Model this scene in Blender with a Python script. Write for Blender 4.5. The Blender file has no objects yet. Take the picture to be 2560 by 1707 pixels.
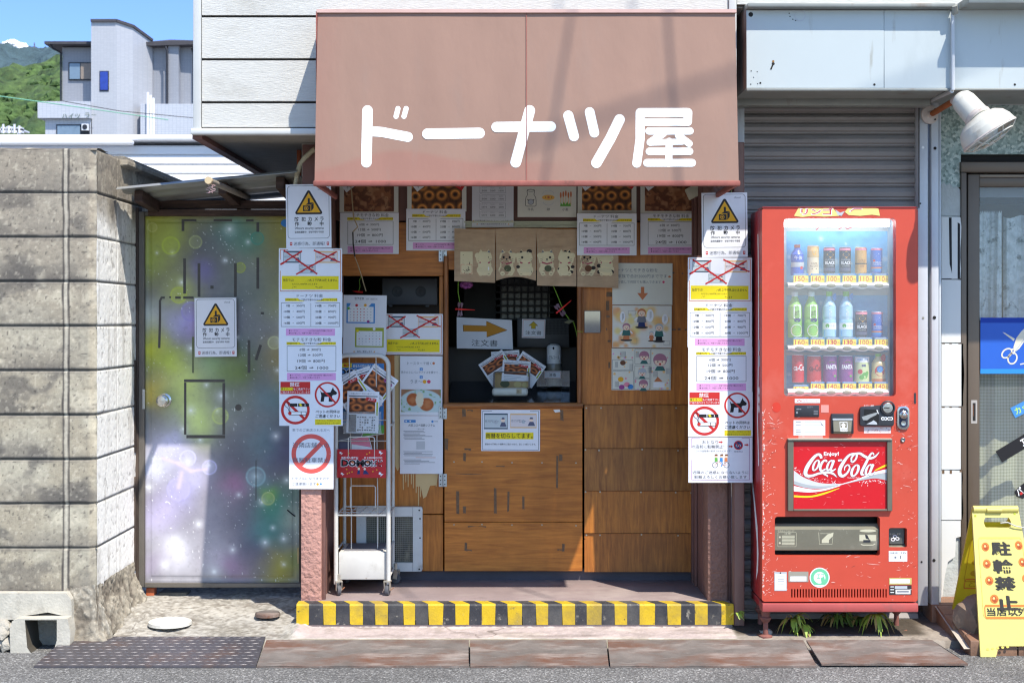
import bpy, bmesh, math, random
import numpy as np
from mathutils import Vector, Matrix
random.seed(7)
C = bpy.context.scene.collection
scene = bpy.context.scene
R = math.radians
# ---------------------------------------------------------------- camera, sky, sun, exposure
F, VX, VY, CH = 3555.0, 1280.0, 800.0, 1.46          # lens in photo pixels, vanishing point, eye height
cam_d = bpy.data.cameras.new('camera')
cam = bpy.data.objects.new('camera', cam_d); C.objects.link(cam)
cam.location = (0, 0, CH); cam.rotation_euler = (R(90), 0, 0)
cam_d.sensor_width = 36.0; cam_d.lens = F / 2560 * 36.0
cam_d.shift_y = -(853.5 - VY) / 2560
cam_d.clip_end = 20000; cam_d.clip_start = 0.05
cam_d.dof.use_dof = True; cam_d.dof.focus_distance = 6.7; cam_d.dof.aperture_fstop = 9.0
scene.camera = cam
SUN = Vector((0.66, -1.0, 1.81)).normalized()          # towards the sun
world = bpy.data.worlds.new('World'); scene.world = world; world.use_nodes = True
wn = world.node_tree; wn.nodes.clear()
sky = wn.nodes.new('ShaderNodeTexSky'); sky.sky_type = 'NISHITA'; sky.sun_disc = False
sky.sun_elevation = math.asin(SUN.z); sky.sun_rotation = math.atan2(SUN.x, SUN.y)
sky.air_density = 1.0; sky.dust_density = 0.15; sky.ozone_density = 6.0; sky.altitude = 200
bg = wn.nodes.new('ShaderNodeBackground'); bg.inputs['Strength'].default_value = 0.15
tcw = wn.nodes.new('ShaderNodeTexCoord'); mpw = wn.nodes.new('ShaderNodeMapping'); mpw.inputs['Scale'].default_value = (2, 2, 11)
nzw = wn.nodes.new('ShaderNodeTexNoise'); nzw.inputs['Scale'].default_value = 2.2; nzw.inputs['Detail'].default_value = 7
rpw = wn.nodes.new('ShaderNodeValToRGB'); rpw.color_ramp.elements[0].position = .56; rpw.color_ramp.elements[1].position = .78
rpw.color_ramp.elements[1].color = (.55, .55, .55, 1)
mxw = wn.nodes.new('ShaderNodeMixRGB'); mxw.inputs[2].default_value = (3.6, 4.2, 5.2, 1)
wo = wn.nodes.new('ShaderNodeOutputWorld')
tnt = wn.nodes.new('ShaderNodeMixRGB'); tnt.blend_type = 'MULTIPLY'; tnt.inputs[0].default_value = 1; tnt.inputs[2].default_value = (.76, .78, .80, 1)
sxw = wn.nodes.new('ShaderNodeSeparateXYZ'); mrw = wn.nodes.new('ShaderNodeMapRange'); mrw.inputs[1].default_value = -.1; mrw.inputs[2].default_value = .9   # deeper blue away from the sun
tmx = wn.nodes.new('ShaderNodeMixRGB'); tmx.inputs[1].default_value = (.78, .79, .80, 1); tmx.inputs[2].default_value = (.50, .56, .84, 1)
for a, b in ((tcw.outputs['Generated'], sxw.inputs[0]), (sxw.outputs['Y'], mrw.inputs[0]), (mrw.outputs[0], tmx.inputs[0]), (tmx.outputs[0], tnt.inputs[2]), (tcw.outputs['Generated'], mpw.inputs[0]), (mpw.outputs[0], nzw.inputs['Vector']), (nzw.outputs['Fac'], rpw.inputs[0]),
             (rpw.outputs[0], mxw.inputs[0]), (sky.outputs[0], tnt.inputs[1]), (tnt.outputs[0], mxw.inputs[1]), (mxw.outputs[0], bg.inputs[0]), (bg.outputs[0], wo.inputs[0])):
    wn.links.new(a, b)
sun_d = bpy.data.lights.new('sun', 'SUN'); sun_d.energy = 3.0; sun_d.angle = R(0.53); sun_d.color = (1.0, 0.94, 0.84)
sun = bpy.data.objects.new('sun', sun_d); C.objects.link(sun)
sun.rotation_euler = (-SUN).to_track_quat('-Z', 'Y').to_euler(); sun.location = (6, -9, 16)
vs = scene.view_settings; vs.view_transform = 'Standard'; vs.look = 'None'; vs.exposure = 1.14; vs.gamma = 1.0
scene.render.engine = 'CYCLES'
scene.cycles.max_bounces = 8; scene.cycles.diffuse_bounces = 4; scene.cycles.transparent_max_bounces = 12
scene.cycles.use_denoising = True; scene.cycles.denoiser = 'OPENIMAGEDENOISE'; scene.cycles.denoising_input_passes = 'RGB_ALBEDO_NORMAL'; scene.cycles.denoising_prefilter = 'ACCURATE'; scene.cycles.pixel_filter_type = 'BLACKMAN_HARRIS'; scene.cycles.filter_width = 1.25; scene.cycles.sample_clamp_indirect = 6

# ---------------------------------------------------------------- helpers
def W(sx, sy, D):                                      # a photo pixel carried out to distance D
    return Vector(((sx - VX) * D / F, D, CH - (sy - VY) * D / F))
def X(sx, D): return (sx - VX) * D / F
def Z(sy, D): return CH - (sy - VY) * D / F
def lin(c):
    c = c / 255.0
    return c / 12.92 if c <= .04045 else ((c + .055) / 1.055) ** 2.4
def rgb(r, g, b): return (lin(r), lin(g), lin(b))

def tag(o, label=None, cat=None, group=None, kind=None):
    if label: o['label'] = label
    if cat: o['category'] = cat
    if group: o['group'] = group
    if kind: o['kind'] = kind
    return o
def thing(name, label, cat, loc, group=None):
    o = bpy.data.objects.new(name, None); C.objects.link(o)
    o.location = loc; o.empty_display_size = .1
    return tag(o, label, cat, group)
def wloc(o):
    v = Vector(o.location)
    while o.parent: o = o.parent; v += Vector(o.location)
    return v
def kids(o): return [c for c in bpy.data.objects if c.parent == o]
def dup(o, loc=None, label=None, parent=None, group=None):
    c = o.copy(); C.objects.link(c)
    if parent is not None: c.parent = parent
    if loc is not None: c.location = loc
    if label: c['label'] = label
    if group: c['group'] = group
    for ch in kids(o): dup(ch, parent=c)
    return c

def nl(nt, t, **kw):
    n = nt.nodes.new('ShaderNode' + t)
    for k, v in kw.items():
        if k in n.inputs: n.inputs[k].default_value = v
        else: setattr(n, k, v)
    return n
MATS = {}
def mat(name, col, rough=.6, var=.1, vs=5., bump=0., bs=90., metal=0., spec=.4, stretch=(1, 1, 1), dirt=None, attr=False, bdist=.004, det=6., trans=0., coat=0.):
    """procedural material: base colour with noise variation, optional second noise (dirt) and bump"""
    if name in MATS: return MATS[name]
    m = bpy.data.materials.new(name); m.use_nodes = True; nt = m.node_tree; p = nt.nodes['Principled BSDF']; L = nt.links.new
    tc = nl(nt, 'TexCoord'); mp = nl(nt, 'Mapping'); mp.inputs['Scale'].default_value = stretch
    L(tc.outputs['Object'], mp.inputs[0])
    nz = nl(nt, 'TexNoise', Scale=vs, Detail=det, Roughness=.62); L(mp.outputs[0], nz.inputs['Vector'])
    rp = nl(nt, 'MapRange'); rp.inputs[1].default_value = .3; rp.inputs[2].default_value = .7
    rp.inputs[3].default_value = 1 - var; rp.inputs[4].default_value = 1 + var
    L(nz.outputs['Fac'], rp.inputs[0])
    mx = nl(nt, 'MixRGB', blend_type='MULTIPLY'); mx.inputs[0].default_value = 1
    if attr:
        at = nl(nt, 'Attribute', attribute_name='Col'); L(at.outputs['Color'], mx.inputs[1])
    else: mx.inputs[1].default_value = (*col, 1)
    L(rp.outputs[0], mx.inputs[2]); out = mx.outputs[0]
    for d in (dirt or []):                             # (colour, low, high, scale, stretch)
        dc, lo, hi, sc = d[:4]; st = d[4] if len(d) > 4 else (1, 1, 1)
        mp2 = nl(nt, 'Mapping'); mp2.inputs['Scale'].default_value = st; L(tc.outputs['Object'], mp2.inputs[0])
        n2 = nl(nt, 'TexNoise', Scale=sc, Detail=8., Roughness=.65); L(mp2.outputs[0], n2.inputs['Vector'])
        r2 = nl(nt, 'MapRange'); r2.inputs[1].default_value = lo; r2.inputs[2].default_value = hi; L(n2.outputs['Fac'], r2.inputs[0])
        m2 = nl(nt, 'MixRGB'); m2.inputs[2].default_value = (*dc, 1); L(r2.outputs[0], m2.inputs[0]); L(out, m2.inputs[1]); out = m2.outputs[0]
    L(out, p.inputs['Base Color'])
    p.inputs['Roughness'].default_value = rough; p.inputs['Metallic'].default_value = metal; p.inputs['Specular IOR Level'].default_value = spec
    if coat: p.inputs['Coat Weight'].default_value = coat; p.inputs['Coat Roughness'].default_value = .12
    if bump:
        nb = nl(nt, 'TexNoise', Scale=bs, Detail=5.); L(mp.outputs[0], nb.inputs['Vector'])
        b = nl(nt, 'Bump', Strength=bump, Distance=bdist); L(nb.outputs['Fac'], b.inputs['Height']); L(b.outputs[0], p.inputs['Normal'])
    MATS[name] = m
    return m
def ink(name, col): return mat('ink_' + name, col, .7, .02, 20)
def glass(name, tint=(1, 1, 1), milk=.0, gloss=.0, rough=.02):
    m = bpy.data.materials.new(name); m.use_nodes = True; nt = m.node_tree; nt.nodes.clear(); L = nt.links.new
    tr = nl(nt, 'BsdfTransparent'); tr.inputs[0].default_value = (*tint, 1)
    gl = nl(nt, 'BsdfGlossy', Roughness=rough); lw = nl(nt, 'LayerWeight', Blend=.5); pw = nl(nt, 'Math', operation='POWER'); pw.inputs[1].default_value = 5; L(lw.outputs['Facing'], pw.inputs[0])
    ad = nl(nt, 'Math', operation='MULTIPLY_ADD'); ad.inputs[1].default_value = .9; ad.inputs[2].default_value = .04 + gloss; L(pw.outputs[0], ad.inputs[0])
    mx = nl(nt, 'MixShader'); L(ad.outputs[0], mx.inputs[0]); L(tr.outputs[0], mx.inputs[1]); L(gl.outputs[0], mx.inputs[2]); out = mx.outputs[0]
    if milk:
        df = nl(nt, 'BsdfDiffuse'); df.inputs[0].default_value = (.8, .83, .86, 1)
        tc = nl(nt, 'TexCoord'); nz = nl(nt, 'TexNoise', Scale=4., Detail=5.); L(tc.outputs['Object'], nz.inputs['Vector'])
        rr = nl(nt, 'MapRange'); rr.inputs[3].default_value = milk * .6; rr.inputs[4].default_value = milk * 1.4; L(nz.outputs['Fac'], rr.inputs[0])
        m2 = nl(nt, 'MixShader'); L(rr.outputs[0], m2.inputs[0]); L(out, m2.inputs[1]); L(df.outputs[0], m2.inputs[2]); out = m2.outputs[0]
    o = nl(nt, 'OutputMaterial'); L(out, o.inputs[0])
    MATS[name] = m
    return m

class MB:
    """collects shapes in world space and links them as ONE mesh object"""
    def __init__(s): s.v = []; s.f = []; s.fm = []; s.fs = []; s.mats = []; s.col = {}
    def mi(s, m):
        if m not in s.mats: s.mats.append(m)
        return s.mats.index(m)
    def add(s, vs, fs, m, smooth=False, cols=None):
        b = len(s.v); s.v.extend([tuple(v) for v in vs]); k = s.mi(m)
        for f in fs: s.f.append(tuple(b + i for i in f)); s.fm.append(k); s.fs.append(smooth)
        if cols is not None:
            for i, c in enumerate(cols): s.col[b + i] = c
        return s
    def quad(s, a, b, c, d, m): return s.add([a, b, c, d], [(0, 1, 2, 3)], m)
    def box(s, x0, x1, y0, y1, z0, z1, m):
        v = [(x0, y0, z0), (x1, y0, z0), (x1, y1, z0), (x0, y1, z0), (x0, y0, z1), (x1, y0, z1), (x1, y1, z1), (x0, y1, z1)]
        return s.add(v, [(0, 3, 2, 1), (4, 5, 6, 7), (0, 1, 5, 4), (1, 2, 6, 5), (2, 3, 7, 6), (3, 0, 4, 7)], m)
    def pbox(s, a, t, b, u, D0, D1, m):                # photo rectangle a..b, t..u at its front distance D0, back at D1
        return s.box(X(a, D0), X(b, D0), D0, D1, Z(u, D0), Z(t, D0), m)
    def obox(s, c, ex, ey, ez, m):                     # oriented box: centre and three half-extent vectors
        c = Vector(c); ex, ey, ez = Vector(ex), Vector(ey), Vector(ez); v = []
        for k in (-1, 1):
            for j, i in ((-1, -1), (-1, 1), (1, 1), (1, -1)): v.append(c + ex * i + ey * j + ez * k)
        return s.add(v, [(0, 3, 2, 1), (4, 5, 6, 7), (0, 1, 5, 4), (1, 2, 6, 5), (2, 3, 7, 6), (3, 0, 4, 7)], m)
    def bar(s, p, q, w, h, m, up=(0, 0, 1)):
        p, q = Vector(p), Vector(q); d = (q - p).normalized(); u = Vector(up)
        if abs(d.dot(u)) > .98: u = Vector((1, 0, 0))
        a = d.cross(u).normalized(); b = a.cross(d)
        return s.obox((p + q) / 2, (q - p) / 2, a * w / 2, b * h / 2, m)
    def tube(s, pts, r, m, n=10, caps=True, radii=None):
        pts = [Vector(p) for p in pts]; N = len(pts); vs = []; fs = []; prev = None
        for i, p in enumerate(pts):
            d = (pts[min(i + 1, N - 1)] - pts[max(i - 1, 0)]).normalized()
            if prev is None:
                a = d.cross(Vector((0, 0, 1)));
                if a.length < .05: a = d.cross(Vector((1, 0, 0)))
            else: a = prev - d * prev.dot(d)
            a.normalize(); prev = a; b = d.cross(a); rr = radii[i] if radii else r
            for k in range(n):
                t = 2 * math.pi * k / n; vs.append(p + a * math.cos(t) * rr + b * math.sin(t) * rr)
        for i in range(N - 1):
            for k in range(n):
                fs.append((i * n + k, i * n + (k + 1) % n, (i + 1) * n + (k + 1) % n, (i + 1) * n + k))
        if caps: fs.append(tuple(range(n - 1, -1, -1))); fs.append(tuple((N - 1) * n + k for k in range(n)))
        return s.add(vs, fs, m, True)
    def cyl(s, p, q, r, m, n=16, r2=None): return s.tube([p, q], r, m, n, True, [r, r if r2 is None else r2])
    def lathe(s, c, prof, m, n=20, axis=(0, 0, 1), mats=None):
        c = Vector(c); ax = Vector(axis).normalized(); a = ax.orthogonal().normalized(); b = ax.cross(a)
        vs = []; N = len(prof)
        for r, h in prof:
            for k in range(n):
                t = 2 * math.pi * k / n; vs.append(c + ax * h + a * math.cos(t) * r + b * math.sin(t) * r)
        for i in range(N - 1):
            fs = [(i * n + k, i * n + (k + 1) % n, (i + 1) * n + (k + 1) % n, (i + 1) * n + k) for k in range(n)]
            mm = mats[i] if mats else m
            base = [vs[j] for j in range(i * n, (i + 2) * n)]
            s.add(base, [tuple(j - i * n for j in f) for f in fs], mm, True)
        return s
    def blob(s, c, r, m, sc=(1, 1, 1), amp=.2, seed=0, sub=2, freq=2.):
        bm = bmesh.new(); bmesh.ops.create_icosphere(bm, subdivisions=sub, radius=1); rnd = random.Random(seed)
        o = Vector((rnd.random() * 50, rnd.random() * 50, rnd.random() * 50)); from mathutils import noise
        vs = []
        for v in bm.verts:
            k = 1 + amp * noise.noise(v.co * freq + o) + amp * .5 * noise.noise(v.co * freq * 2.3 + o)
            vs.append(Vector(c) + Vector((v.co.x * sc[0], v.co.y * sc[1], v.co.z * sc[2])) * r * k)
        fs = [tuple(v.index for v in f.verts) for f in bm.faces]; bm.free()
        return s.add(vs, fs, m, True)
    def build(s, name, parent=None, origin=None, bevel=0, seg=2, angle=35, smooth=None, kind=None):
        co = np.array(s.v, dtype=np.float64)
        if origin is None: origin = Vector(((co[:, 0].min() + co[:, 0].max()) / 2, (co[:, 1].min() + co[:, 1].max()) / 2, co[:, 2].min()))
        origin = Vector(origin); me = bpy.data.meshes.new(name)
        me.from_pydata([tuple(v) for v in (co - np.array(origin))], [], s.f)
        for m in s.mats: me.materials.append(m)
        me.polygons.foreach_set('material_index', s.fm)
        if s.col:
            at = me.color_attributes.new('Col', 'FLOAT_COLOR', 'POINT'); arr = np.ones((len(s.v), 4), dtype=np.float32)
            for i, c in s.col.items(): arr[i, :3] = c
            at.data.foreach_set('color', arr.ravel())
        if bevel:
            bm = bmesh.new(); bm.from_mesh(me); bmesh.ops.remove_doubles(bm, verts=bm.verts, dist=1e-6)
            ed = [e for e in bm.edges if len(e.link_faces) == 2 and e.calc_face_angle(0) > R(angle)]
            bmesh.ops.bevel(bm, geom=ed, offset=bevel, segments=seg, profile=.5, affect='EDGES', clamp_overlap=True)
            bm.to_mesh(me); bm.free()
            me.polygons.foreach_set('use_smooth', [True] * len(me.polygons)); me.set_sharp_from_angle(angle=R(40))
        else:
            me.polygons.foreach_set('use_smooth', s.fs)
            if any(s.fs): me.set_sharp_from_angle(angle=R(angle))
        me.update()
        o = bpy.data.objects.new(name, me); C.objects.link(o)
        if parent is not None: o.parent = parent; o.location = origin - wloc(parent)
        else: o.location = origin
        if kind: o['kind'] = kind
        return o

# text outlines from Blender's own built-in font
_td = bpy.data.curves.new('lettering', 'FONT'); _to = bpy.data.objects.new('lettering', _td); _tc = {}
C.objects.link(_to)
def glyphs(body, bold=0.):
    key = (body, bold)
    if key not in _tc:
        _td.body = body; _td.offset = bold; _td.resolution_u = 2; _td.fill_mode = 'FRONT' if hasattr(_td, 'fill_mode') else 'FRONT'
        bpy.context.view_layer.update(); dg = bpy.context.evaluated_depsgraph_get()
        me = _to.evaluated_get(dg).to_mesh(); n = len(me.vertices)
        co = np.empty(n * 3, dtype=np.float32); me.vertices.foreach_get('co', co); co = co.reshape(-1, 3)[:, :2].copy()
        fs = [tuple(p.vertices) for p in me.polygons]; _to.evaluated_get(dg).to_mesh_clear()
        if n == 0: co = np.zeros((1, 2), dtype=np.float32); fs = []
        mn, mx = co.min(0), co.max(0); _tc[key] = ((co - mn) / np.maximum(mx - mn, 1e-6), fs, (mx - mn))
    return _tc[key]

class Sheet(MB):
    """flat (or curved) printed thing, drawn in photo pixels at distance D; layers stand .3 mm proud of each other"""
    def __init__(s, D=None, fn=None, eps=.0003):
        super().__init__(); s.D = D; s.eps = eps
        s.fn = fn or (lambda x, y, l: Vector(((x - VX) * D / F, D - l * eps, CH - (y - VY) * D / F)))
    def slab(s, x0, y0, x1, y1, m, t=4., jit=0):
        q = [(x0, y0), (x1, y0), (x1, y1), (x0, y1)]
        if isinstance(jit, (list, tuple)): q = jit
        a = [s.fn(x, y, 0) for x, y in q]; b = [s.fn(x, y, -t) for x, y in q]
        return s.add(a + b, [(3, 2, 1, 0), (4, 5, 6, 7), (0, 1, 5, 4), (1, 2, 6, 5), (2, 3, 7, 6), (3, 0, 4, 7)], m)
    def rect(s, x0, y0, x1, y1, m, l=1): return s.poly([(x0, y0), (x1, y0), (x1, y1), (x0, y1)], m, l)
    def poly(s, p, m, l=1): return s.add([s.fn(x, y, l) for x, y in p], [tuple(range(len(p) - 1, -1, -1))], m)
    def fan(s, p, m, l=1):                              # star-shaped outline round its centre
        cx = sum(a for a, b in p) / len(p); cy = sum(b for a, b in p) / len(p); n = len(p)
        return s.add([s.fn(x, y, l) for x, y in p] + [s.fn(cx, cy, l)], [(n, (i + 1) % n, i) for i in range(n)], m)
    def disc(s, cx, cy, r, m, l=1, n=24, ry=None):
        ry = r if ry is None else ry
        return s.poly([(cx + r * math.cos(2 * math.pi * i / n), cy + ry * math.sin(2 * math.pi * i / n)) for i in range(n)], m, l)
    def ring(s, cx, cy, r, w, m, l=1, n=40, ry=None, a0=0, a1=360):
        ry = r if ry is None else ry; pts = []
        for i in range(n + 1):
            t = R(a0 + (a1 - a0) * i / n); pts.append((cx + r * math.cos(t), cy + ry * math.sin(t)))
        return s.line(pts, w, m, l, cap=False)
    def line(s, pts, w, m, l=1, cap=True, widths=None):
        n = len(pts); vs = []; fs = []
        for i, (x, y) in enumerate(pts):
            ax, ay = pts[max(i - 1, 0)]; bx, by = pts[min(i + 1, n - 1)]
            if i == 0 and n > 2 and pts[0] == pts[-1]: ax, ay = pts[-2]
            if i == n - 1 and n > 2 and pts[0] == pts[-1]: bx, by = pts[1]
            dx, dy = bx - ax, by - ay; k = math.hypot(dx, dy) or 1; hw = (widths[i] if widths else w) / 2
            nx, ny = -dy / k * hw, dx / k * hw
            vs += [s.fn(x + nx, y + ny, l), s.fn(x - nx, y - ny, l)]
        for i in range(n - 1): fs.append((2 * i, 2 * i + 1, 2 * i + 3, 2 * i + 2))
        return s.add(vs, fs, m)
    def caps(s, p, q, w, m, l=1, n=8):                  # stroke with round ends
        dx, dy = q[0] - p[0], q[1] - p[1]; a = math.atan2(dy, dx); o = []
        for i in range(n + 1):
            t = a + math.pi / 2 + math.pi * i / n; o.append((p[0] + w / 2 * math.cos(t), p[1] + w / 2 * math.sin(t)))
        for i in range(n + 1):
            t = a - math.pi / 2 + math.pi * i / n; o.append((q[0] + w / 2 * math.cos(t), q[1] + w / 2 * math.sin(t)))
        return s.poly(o, m, l)
    def frame(s, x0, y0, x1, y1, w, m, l=1):
        s.rect(x0, y0, x1, y0 + w, m, l); s.rect(x0, y1 - w, x1, y1, m, l)
        s.rect(x0, y0 + w, x0 + w, y1 - w, m, l); return s.rect(x1 - w, y0 + w, x1, y1 - w, m, l)
    def rframe(s, x0, y0, x1, y1, r, w, m, l=1):
        return s.line(rrect(x0, y0, x1, y1, r) + [rrect(x0, y0, x1, y1, r)[0]], w, m, l, cap=False)
    def text(s, t, x0, y0, x1, y1, m, l=1.5, bold=0., rot=0):
        co, fs, sz = glyphs(t, bold); w, h = x1 - x0, y1 - y0
        cx, cy = (x0 + x1) / 2, (y0 + y1) / 2; ca, sa = math.cos(R(rot)), math.sin(R(rot)); vs = []
        for u, v in co:
            a, b = (u - .5) * w, (.5 - v) * h; vs.append(s.fn(cx + a * ca - b * sa, cy + a * sa + b * ca, l))
        return s.add(vs, fs, m)
    def raster(s, x0, y0, x1, y1, nx, ny, fn, m, l=1, rot=0):
        u, v = np.meshgrid(np.linspace(0, 1, nx), np.linspace(0, 1, ny)); col = fn(u.ravel(), v.ravel())
        col = np.clip(col, 0, 1); col = np.where(col <= .04045, col / 12.92, ((col + .055) / 1.055) ** 2.4)
        cx, cy = (x0 + x1) / 2, (y0 + y1) / 2; ca, sa = math.cos(R(rot)), math.sin(R(rot)); vs = []
        for a, b in zip(u.ravel(), v.ravel()):
            px, py = (a - .5) * (x1 - x0), (b - .5) * (y1 - y0); vs.append(s.fn(cx + px * ca - py * sa, cy + px * sa + py * ca, l))
        fs = [(j * nx + i, (j + 1) * nx + i, (j + 1) * nx + i + 1, j * nx + i + 1) for j in range(ny - 1) for i in range(nx - 1)]
        return s.add(vs, fs, m, True, [tuple(c) for c in col])
def rrect(x0, y0, x1, y1, r, n=5):
    o = []
    for cx, cy, a in ((x1 - r, y0 + r, -90), (x1 - r, y1 - r, 0), (x0 + r, y1 - r, 90), (x0 + r, y0 + r, 180)):
        for i in range(n + 1): t = R(a + 90 * i / n); o.append((cx + r * math.cos(t), cy + r * math.sin(t)))
    return o
def plate(b, outer, holes, fn, t, m, bevel=0., inner=None):
    """flat plate with holes cut through it: outlines are lists of points, fn maps (x, y, back) to the world"""
    cu = bpy.data.curves.new('plate', 'CURVE'); cu.dimensions = '2D'; cu.fill_mode = 'BOTH'
    for ring in [outer] + holes:
        sp = cu.splines.new('POLY'); sp.points.add(len(ring) - 1); sp.use_cyclic_u = True
        for p, (x, y) in zip(sp.points, ring): p.co = (x, -y, 0, 1)
    ob = bpy.data.objects.new('plate', cu); C.objects.link(ob); bpy.context.view_layer.update()
    dg = bpy.context.evaluated_depsgraph_get(); ev = ob.evaluated_get(dg); me = ev.to_mesh()
    co = [(v.co.x, -v.co.y) for v in me.vertices]; fs = [tuple(p.vertices) for p in me.polygons]
    if fs:
        n0 = me.polygons[0].normal.z
        if n0 < 0: fs = [f[::-1] for f in fs]
    ev.to_mesh_clear(); bpy.data.objects.remove(ob); bpy.data.curves.remove(cu)
    b.add([fn(x, y, 0) for x, y in co], fs, m); b.add([fn(x, y, t) for x, y in co], [f[::-1] for f in fs], m)
    for ring in [outer] + holes:
        n = len(ring); a = [fn(x, y, 0) for x, y in ring]; c = [fn(x, y, t) for x, y in ring]
        b.add(a + c, [(i, (i + 1) % n, n + (i + 1) % n, n + i) for i in range(n)], inner if inner and ring is not outer else m, True)
    return b
def vnoise(x, y, seed=0):
    x = np.asarray(x, dtype=np.float64); y = np.asarray(y, dtype=np.float64)
    xi = np.floor(x).astype(np.int64); yi = np.floor(y).astype(np.int64); xf = x - xi; yf = y - yi
    def h(a, b):
        n = (a * 374761393 + b * 668265263 + seed * 144665 + 1013904223) & 0xffffffff
        n = ((n ^ (n >> 13)) * 1274126177) & 0xffffffff; n = ((n ^ (n >> 16)) * 2246822519) & 0xffffffff
        return ((n ^ (n >> 15)) & 0xffff) / 65535.0
    u = xf * xf * (3 - 2 * xf); v = yf * yf * (3 - 2 * yf)
    return (h(xi, yi) * (1 - u) + h(xi + 1, yi) * u) * (1 - v) + (h(xi, yi + 1) * (1 - u) + h(xi + 1, yi + 1) * u) * v
def fbm(x, y, o=4, seed=0):
    t = 0; a = .5; n = 0
    for i in range(o): t = t + a * vnoise(x * 2 ** i, y * 2 ** i, seed + i * 17); n += a; a *= .5
    return t / n
def sst(a, b, x): t = np.clip((x - a) / (b - a), 0, 1); return t * t * (3 - 2 * t)
def mixc(c, d, f): return c * (1 - f[:, None]) + np.array(d)[None, :] / 255.0 * f[:, None]
def grid_obj(name, P, col, nx, ny, m, parent=None, kind=None, flip=False):
    """P: (ny*nx, 3) world points, col: sRGB 0..1 colours per point"""
    o = P.mean(0); me = bpy.data.meshes.new(name); i = np.arange(nx - 1); j = np.arange(ny - 1); I, J = np.meshgrid(i, j)
    a = (J * nx + I).ravel(); f = np.stack([a, a + 1, a + nx + 1, a + nx], 1)
    if flip: f = f[:, ::-1]
    me.vertices.add(len(P)); me.vertices.foreach_set('co', (P - o).astype(np.float32).ravel())
    me.loops.add(len(f) * 4); me.loops.foreach_set('vertex_index', f.astype(np.int32).ravel())
    me.polygons.add(len(f)); me.polygons.foreach_set('loop_start', np.arange(0, len(f) * 4, 4, dtype=np.int32))
    me.update(calc_edges=True); me.validate()
    me.polygons.foreach_set('use_smooth', np.ones(len(f), dtype=bool)); me.materials.append(m)
    if col is not None:
        col = np.clip(col, 0, 1); col = np.where(col <= .04045, col / 12.92, ((col + .055) / 1.055) ** 2.4)
        arr = np.ones((len(P), 4), dtype=np.float32); arr[:, :3] = col
        at = me.color_attributes.new('Col', 'FLOAT_COLOR', 'POINT'); at.data.foreach_set('color', arr.ravel())
    ob = bpy.data.objects.new(name, me); C.objects.link(ob); o = Vector(o)
    if parent is not None: ob.parent = parent; ob.location = o - wloc(parent)
    else: ob.location = o
    if kind: ob['kind'] = kind
    return ob
# ---------------------------------------------------------------- materials
WHITE = mat('paper_white', rgb(232, 232, 236), .75, .02, 30)
CREAM = mat('paper_cream', rgb(222, 220, 205), .7, .03, 20)
PRINT = mat('printed_paper', (1, 1, 1), .6, .03, 40, attr=True)
BLACK = ink('black', rgb(28, 27, 30)); RED = ink('red', rgb(198, 44, 42)); YEL = ink('yellow', rgb(236, 214, 30)); PINK = ink('pink', rgb(222, 160, 208))
ORANGE = ink('orange', rgb(205, 125, 80)); AMBER = ink('amber', rgb(232, 172, 40)); BLUE = ink('blue', rgb(70, 140, 205)); GREY = ink('grey', rgb(120, 122, 128))
GREEN = ink('green', rgb(105, 175, 75)); LGREY = ink('light_grey', rgb(185, 190, 195)); BROWN = ink('brown', rgb(110, 70, 45)); ARROW = ink('arrow', rgb(205, 140, 40))
PWHITE = ink('white', rgb(240, 240, 240)); NAVY = ink('navy', rgb(40, 55, 105)); PURPLE = ink('purple', rgb(160, 70, 140)); SKIN = ink('skin', rgb(245, 215, 190)); OLIVE = ink('olive', rgb(165, 175, 45))
TAPE = mat('tape_residue', rgb(112, 88, 66), .8, .25, 60)
SIDING = mat('painted_siding', rgb(205, 203, 196), .6, .05, 9, bump=.6, bs=30, stretch=(1.2, 1, 15), bdist=.005, dirt=[(rgb(165, 160, 148), .58, .85, 1.6, (1, 1, 2.5))])
TRIMW = mat('white_trim', rgb(214, 214, 210), .5, .05, 6, dirt=[(rgb(150, 145, 135), .62, .85, 5)])
DARKGAP = mat('dark_gap', rgb(45, 42, 40), .9, .1)
SOFFIT = mat('soffit_board', rgb(140, 134, 122), .9, .12, 14, bump=.5, bs=120)
STUCCO = mat('pink_stucco', rgb(192, 144, 130), .9, .10, 10, bump=1., bs=48, bdist=.012, dirt=[(rgb(120, 92, 84), .64, .8, 7)])
MAROON = mat('maroon_paint', rgb(120, 86, 78), .75, .12, 8, bump=.3, bs=60, dirt=[(rgb(80, 60, 56), .58, .8, 6, (1, 1, .3))])
MORTAR = mat('rough_mortar', rgb(168, 162, 150), .95, .15, 12, bump=1., bs=40, bdist=.015)
ORPOST = mat('orange_primer', rgb(176, 92, 56), .7, .12, 12)
CONDUIT = mat('conduit_beige', rgb(198, 188, 160), .6, .06)
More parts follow.
